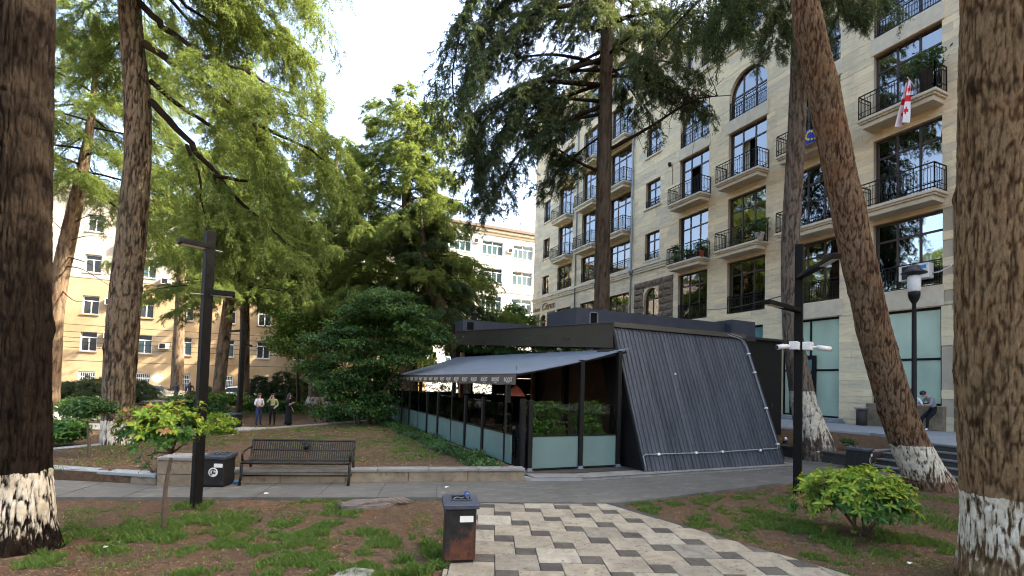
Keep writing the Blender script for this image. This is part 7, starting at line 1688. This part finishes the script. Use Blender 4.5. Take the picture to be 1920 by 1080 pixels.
# a couple against the shop window on the terrace
f1 = np.array([22.30, 10.86, TER+.005]); 
person('dark haired person in grey T-shirt and black trousers bowed against the shop window', f1, radians(62), 1.68,
       dict(pelvis=(0,-.17,.47), waist=(0,-.17,.56), chest=(0,-.10,.68), neck=(0,-.04,.765), neck2=(0,.0,.79), head=(0,.045,.815), crown_=(0,.085,.845), face=(0,.075,.785), shL=(-.10,-.06,.735), shR=(.10,-.06,.735), elL=(-.15,.02,.58), wrL=(-.03,.12,.58), elR=(.15,.02,.58), wrR=(.02,.13,.60), hipL=(-.055,-.15,.455), hipR=(.055,-.15,.455), knL=(-.07,.02,.275), anL=(-.075,.03,.045), toL=(-.09,.12,.018), knR=(.07,.05,.275), anR=(.05,.06,.045), toR=(.05,.15,.018)),
       dict(skin=M['skin'], top=grey_t, legs=black_cl, shoe=white_cl, hair=M['hair_dark']), 'short', 'couple on the terrace')
f2 = np.array([22.12, 11.27, TER+.005])
person('dark haired person in white long sleeves reaching across beside the bowed companion', f2, radians(150), 1.66,
       dict(pelvis=(0,-.05,.50), chest=(0,.03,.70), neck=(0,.05,.80), neck2=(0,.065,.83), head=(0,.075,.875), crown_=(0,.075,.925), face=(0,.11,.862), shL=(-.10,.02,.765), shR=(.10,.02,.765), elL=(-.10,.17,.66), wrL=(-.02,.33,.60), elR=(.13,.12,.62), wrR=(.06,.26,.60)),
       dict(skin=M['skin'], top=white_cl, legs=white_cl, shoe=black_cl, hair=M['hair_dark'], sleeve=True), 'short', 'couple on the terrace')
# bronze group
sb = at(342, 757, 31.5); st = thing('bronze_statue', 'pair of dark bronze figures beyond the young tree by the left lamp post', 'statue', (sb[0], sb[1], -.3))
put('pedestal', bevel(MB().box(sb[0]-.9, sb[1]-.45, -.35, sb[0]+.9, sb[1]+.45, sb[2]-.05).mesh('pedestal', M['dark_stone']), .03), st)
bz = dict(skin=M['bronze'], top=M['bronze'], legs=M['bronze'], shoe=M['bronze'])
for (px, yaw, pz) in ((329, 2.4, dict(elR=(.12,.08,.64), wrR=(.02,.15,.60))), (354, 3.6, dict(elL=(-.15,.06,.64), wrL=(-.05,.14,.56)))):
    q = at(px, 757, 31.5); tmp = person('', (q[0], q[1], sb[2]-.05), yaw, 1.50, pz, bz, parts=False, sub=1)
    bd = tmp.children[0]; me = bd.data; me.transform(Matrix.Translation(tmp.location) @ Matrix.Rotation(yaw, 4, 'Z')); bpy.data.objects.remove(bd); bpy.data.objects.remove(tmp)
    put('figure', me, st)

M['tyre'] = plain('tyre_rubber', (.018, .018, .018), .85); M['rim'] = plain('alloy_rim', (.40, .40, .41), .35, .7)
M['car_glass'] = m_frost('car_glass', (.015, .018, .02)); M['tail'] = plain('red_tail_light', (.40, .02, .02), .3); M['head'] = plain('headlamp_glass', (.6, .6, .58), .2)
def car(label, loc, rz, col, name):
    pt = Nd(name); pm2 = pt.done(pt.bsdf(col, .3, .15, .6)); t = thing('parked_car', label, 'car', loc, 'cars parked along the street', rz)
    prof = [(-2.12,.28),(-2.15,.62),(-2.02,.86),(-1.62,.95),(-1.05,1.40),(-.35,1.46),(.35,1.42),(1.0,.98),(1.75,.86),(2.08,.70),(2.12,.28)]
    m_ = MB(); v = []; n = len(prof)
    for y, k in ((-.80, 0), (-.84, .5), (.84, .5), (.80, 0)):
        pass
    for s in (-1, 1):
        for x, z in prof: v.append((x*.985, s*(.84 if z < 1.0 else .84-.26*(z-.95)/.5), z))
    f = [(i, (i+1) % n, n+(i+1) % n, n+i) for i in range(n)] + [tuple(range(n))[::-1], tuple(range(n, 2*n))]
    b_ = put('body', bevel(m_.add(v, f).mesh('body', pm2, True), .06, 2), t, world=False)
    wy = lambda z: .84-.26*(z-.95)/.5+.012
    for s in (-1, 1):
        for q in (((-1.45,1.0),(-1.02,1.34),(-.30,1.40),(-.30,1.0)), ((-.22,1.0),(-.22,1.40),(.33,1.36),(.88,1.0))):
            put('window', MB().extr([(x, s*wy(z), z) for x, z in q], (0, s*.006, 0)).mesh('window', M['car_glass']), t, world=False)
        put('door_line', MB().box(-.275, s*.845-.004, .35, -.262, s*.845+.004, .95).mesh('door_line', M['iron']), t, world=False)
        put('headlight', MB().obox((2.03, s*.62, .68), (.05, 0, 0), (0, .15, 0), (0, 0, .07)).mesh('headlight', M['head']), t, world=False); put('tail_light', MB().obox((-2.09, s*.66, .74), (.04, 0, 0), (0, .12, 0), (0, 0, .10)).mesh('tail_light', M['tail']), t, world=False)
        put('mirror', MB().obox((.78, s*.98, .98), (.06, 0, 0), (0, .08, 0), (0, 0, .06)).mesh('mirror', pm2), t, world=False)
    for (x0, z0), (x1, z1) in (((-1.58, .985), (-1.08, 1.385)), ((.97, 1.025), (.39, 1.40))):
        d = np.array([x1-x0, 0, z1-z0]); nn_ = unit(np.cross(d, [0, 1, 0])); nn_ = nn_ if nn_[2] > 0 else -nn_
        a = np.array([x0, 0, z0])+nn_*.03; e = np.array([x1, 0, z1])+nn_*.03
        m_ = MB(); m_.extr([a+(0, -.74, 0), a+(0, .74, 0), e+(0, .62, 0), e+(0, -.62, 0)], nn_*.006); put('windscreen', m_.mesh('windscreen', M['car_glass']), t, world=False)
    put('bumper', bevel(MB().box(-2.17, -.78, .25, -2.0, .78, .50).box(2.0, -.78, .22, 2.15, .78, .46).mesh('bumper', pm2), .03), t, world=False)
    for x in (-1.28, 1.32):
        for s in (-1, 1):
            m_ = MB(); m_.tube([(x, s*.66, .32), (x, s*.87, .32)], .32, 20); w_ = put('wheel', bevel(m_.mesh('wheel', M['tyre']), .03, 1), t, world=False)
            m_ = MB(); m_.tube([(x, s*.872, .32), (x, s*.885, .32)], .20, 14); put('rim', m_.mesh('rim', M['rim']), w_, world=False)
    return t
def street_car(label, px, d, rz, col, name):
    q = at(px, 740, d); return car(label, (q[0], q[1], -.28), rz, col, name)
street_car('pale beige car parked behind the cedar with descending limbs', 292, 41, .0, (.34, .31, .22), 'beige_paint')
street_car('white car parked behind the far lamp post', 452, 44, .05, (.62, .62, .60), 'white_paint')
street_car('dark grey car seen under the awning at its far end', 790, 46, .0, (.04, .045, .05), 'dark_grey_paint')
street_car('dark red car seen under the middle of the awning', 860, 47, .03, (.13, .02, .025), 'dark_red_paint')
street_car('silver car parked at far left beyond the low hedge', 108, 46, .0, (.30, .32, .34), 'silver_paint')
street_car('dark car parked right of the strolling people', 600, 47, .02, (.03, .035, .045), 'dark_paint')
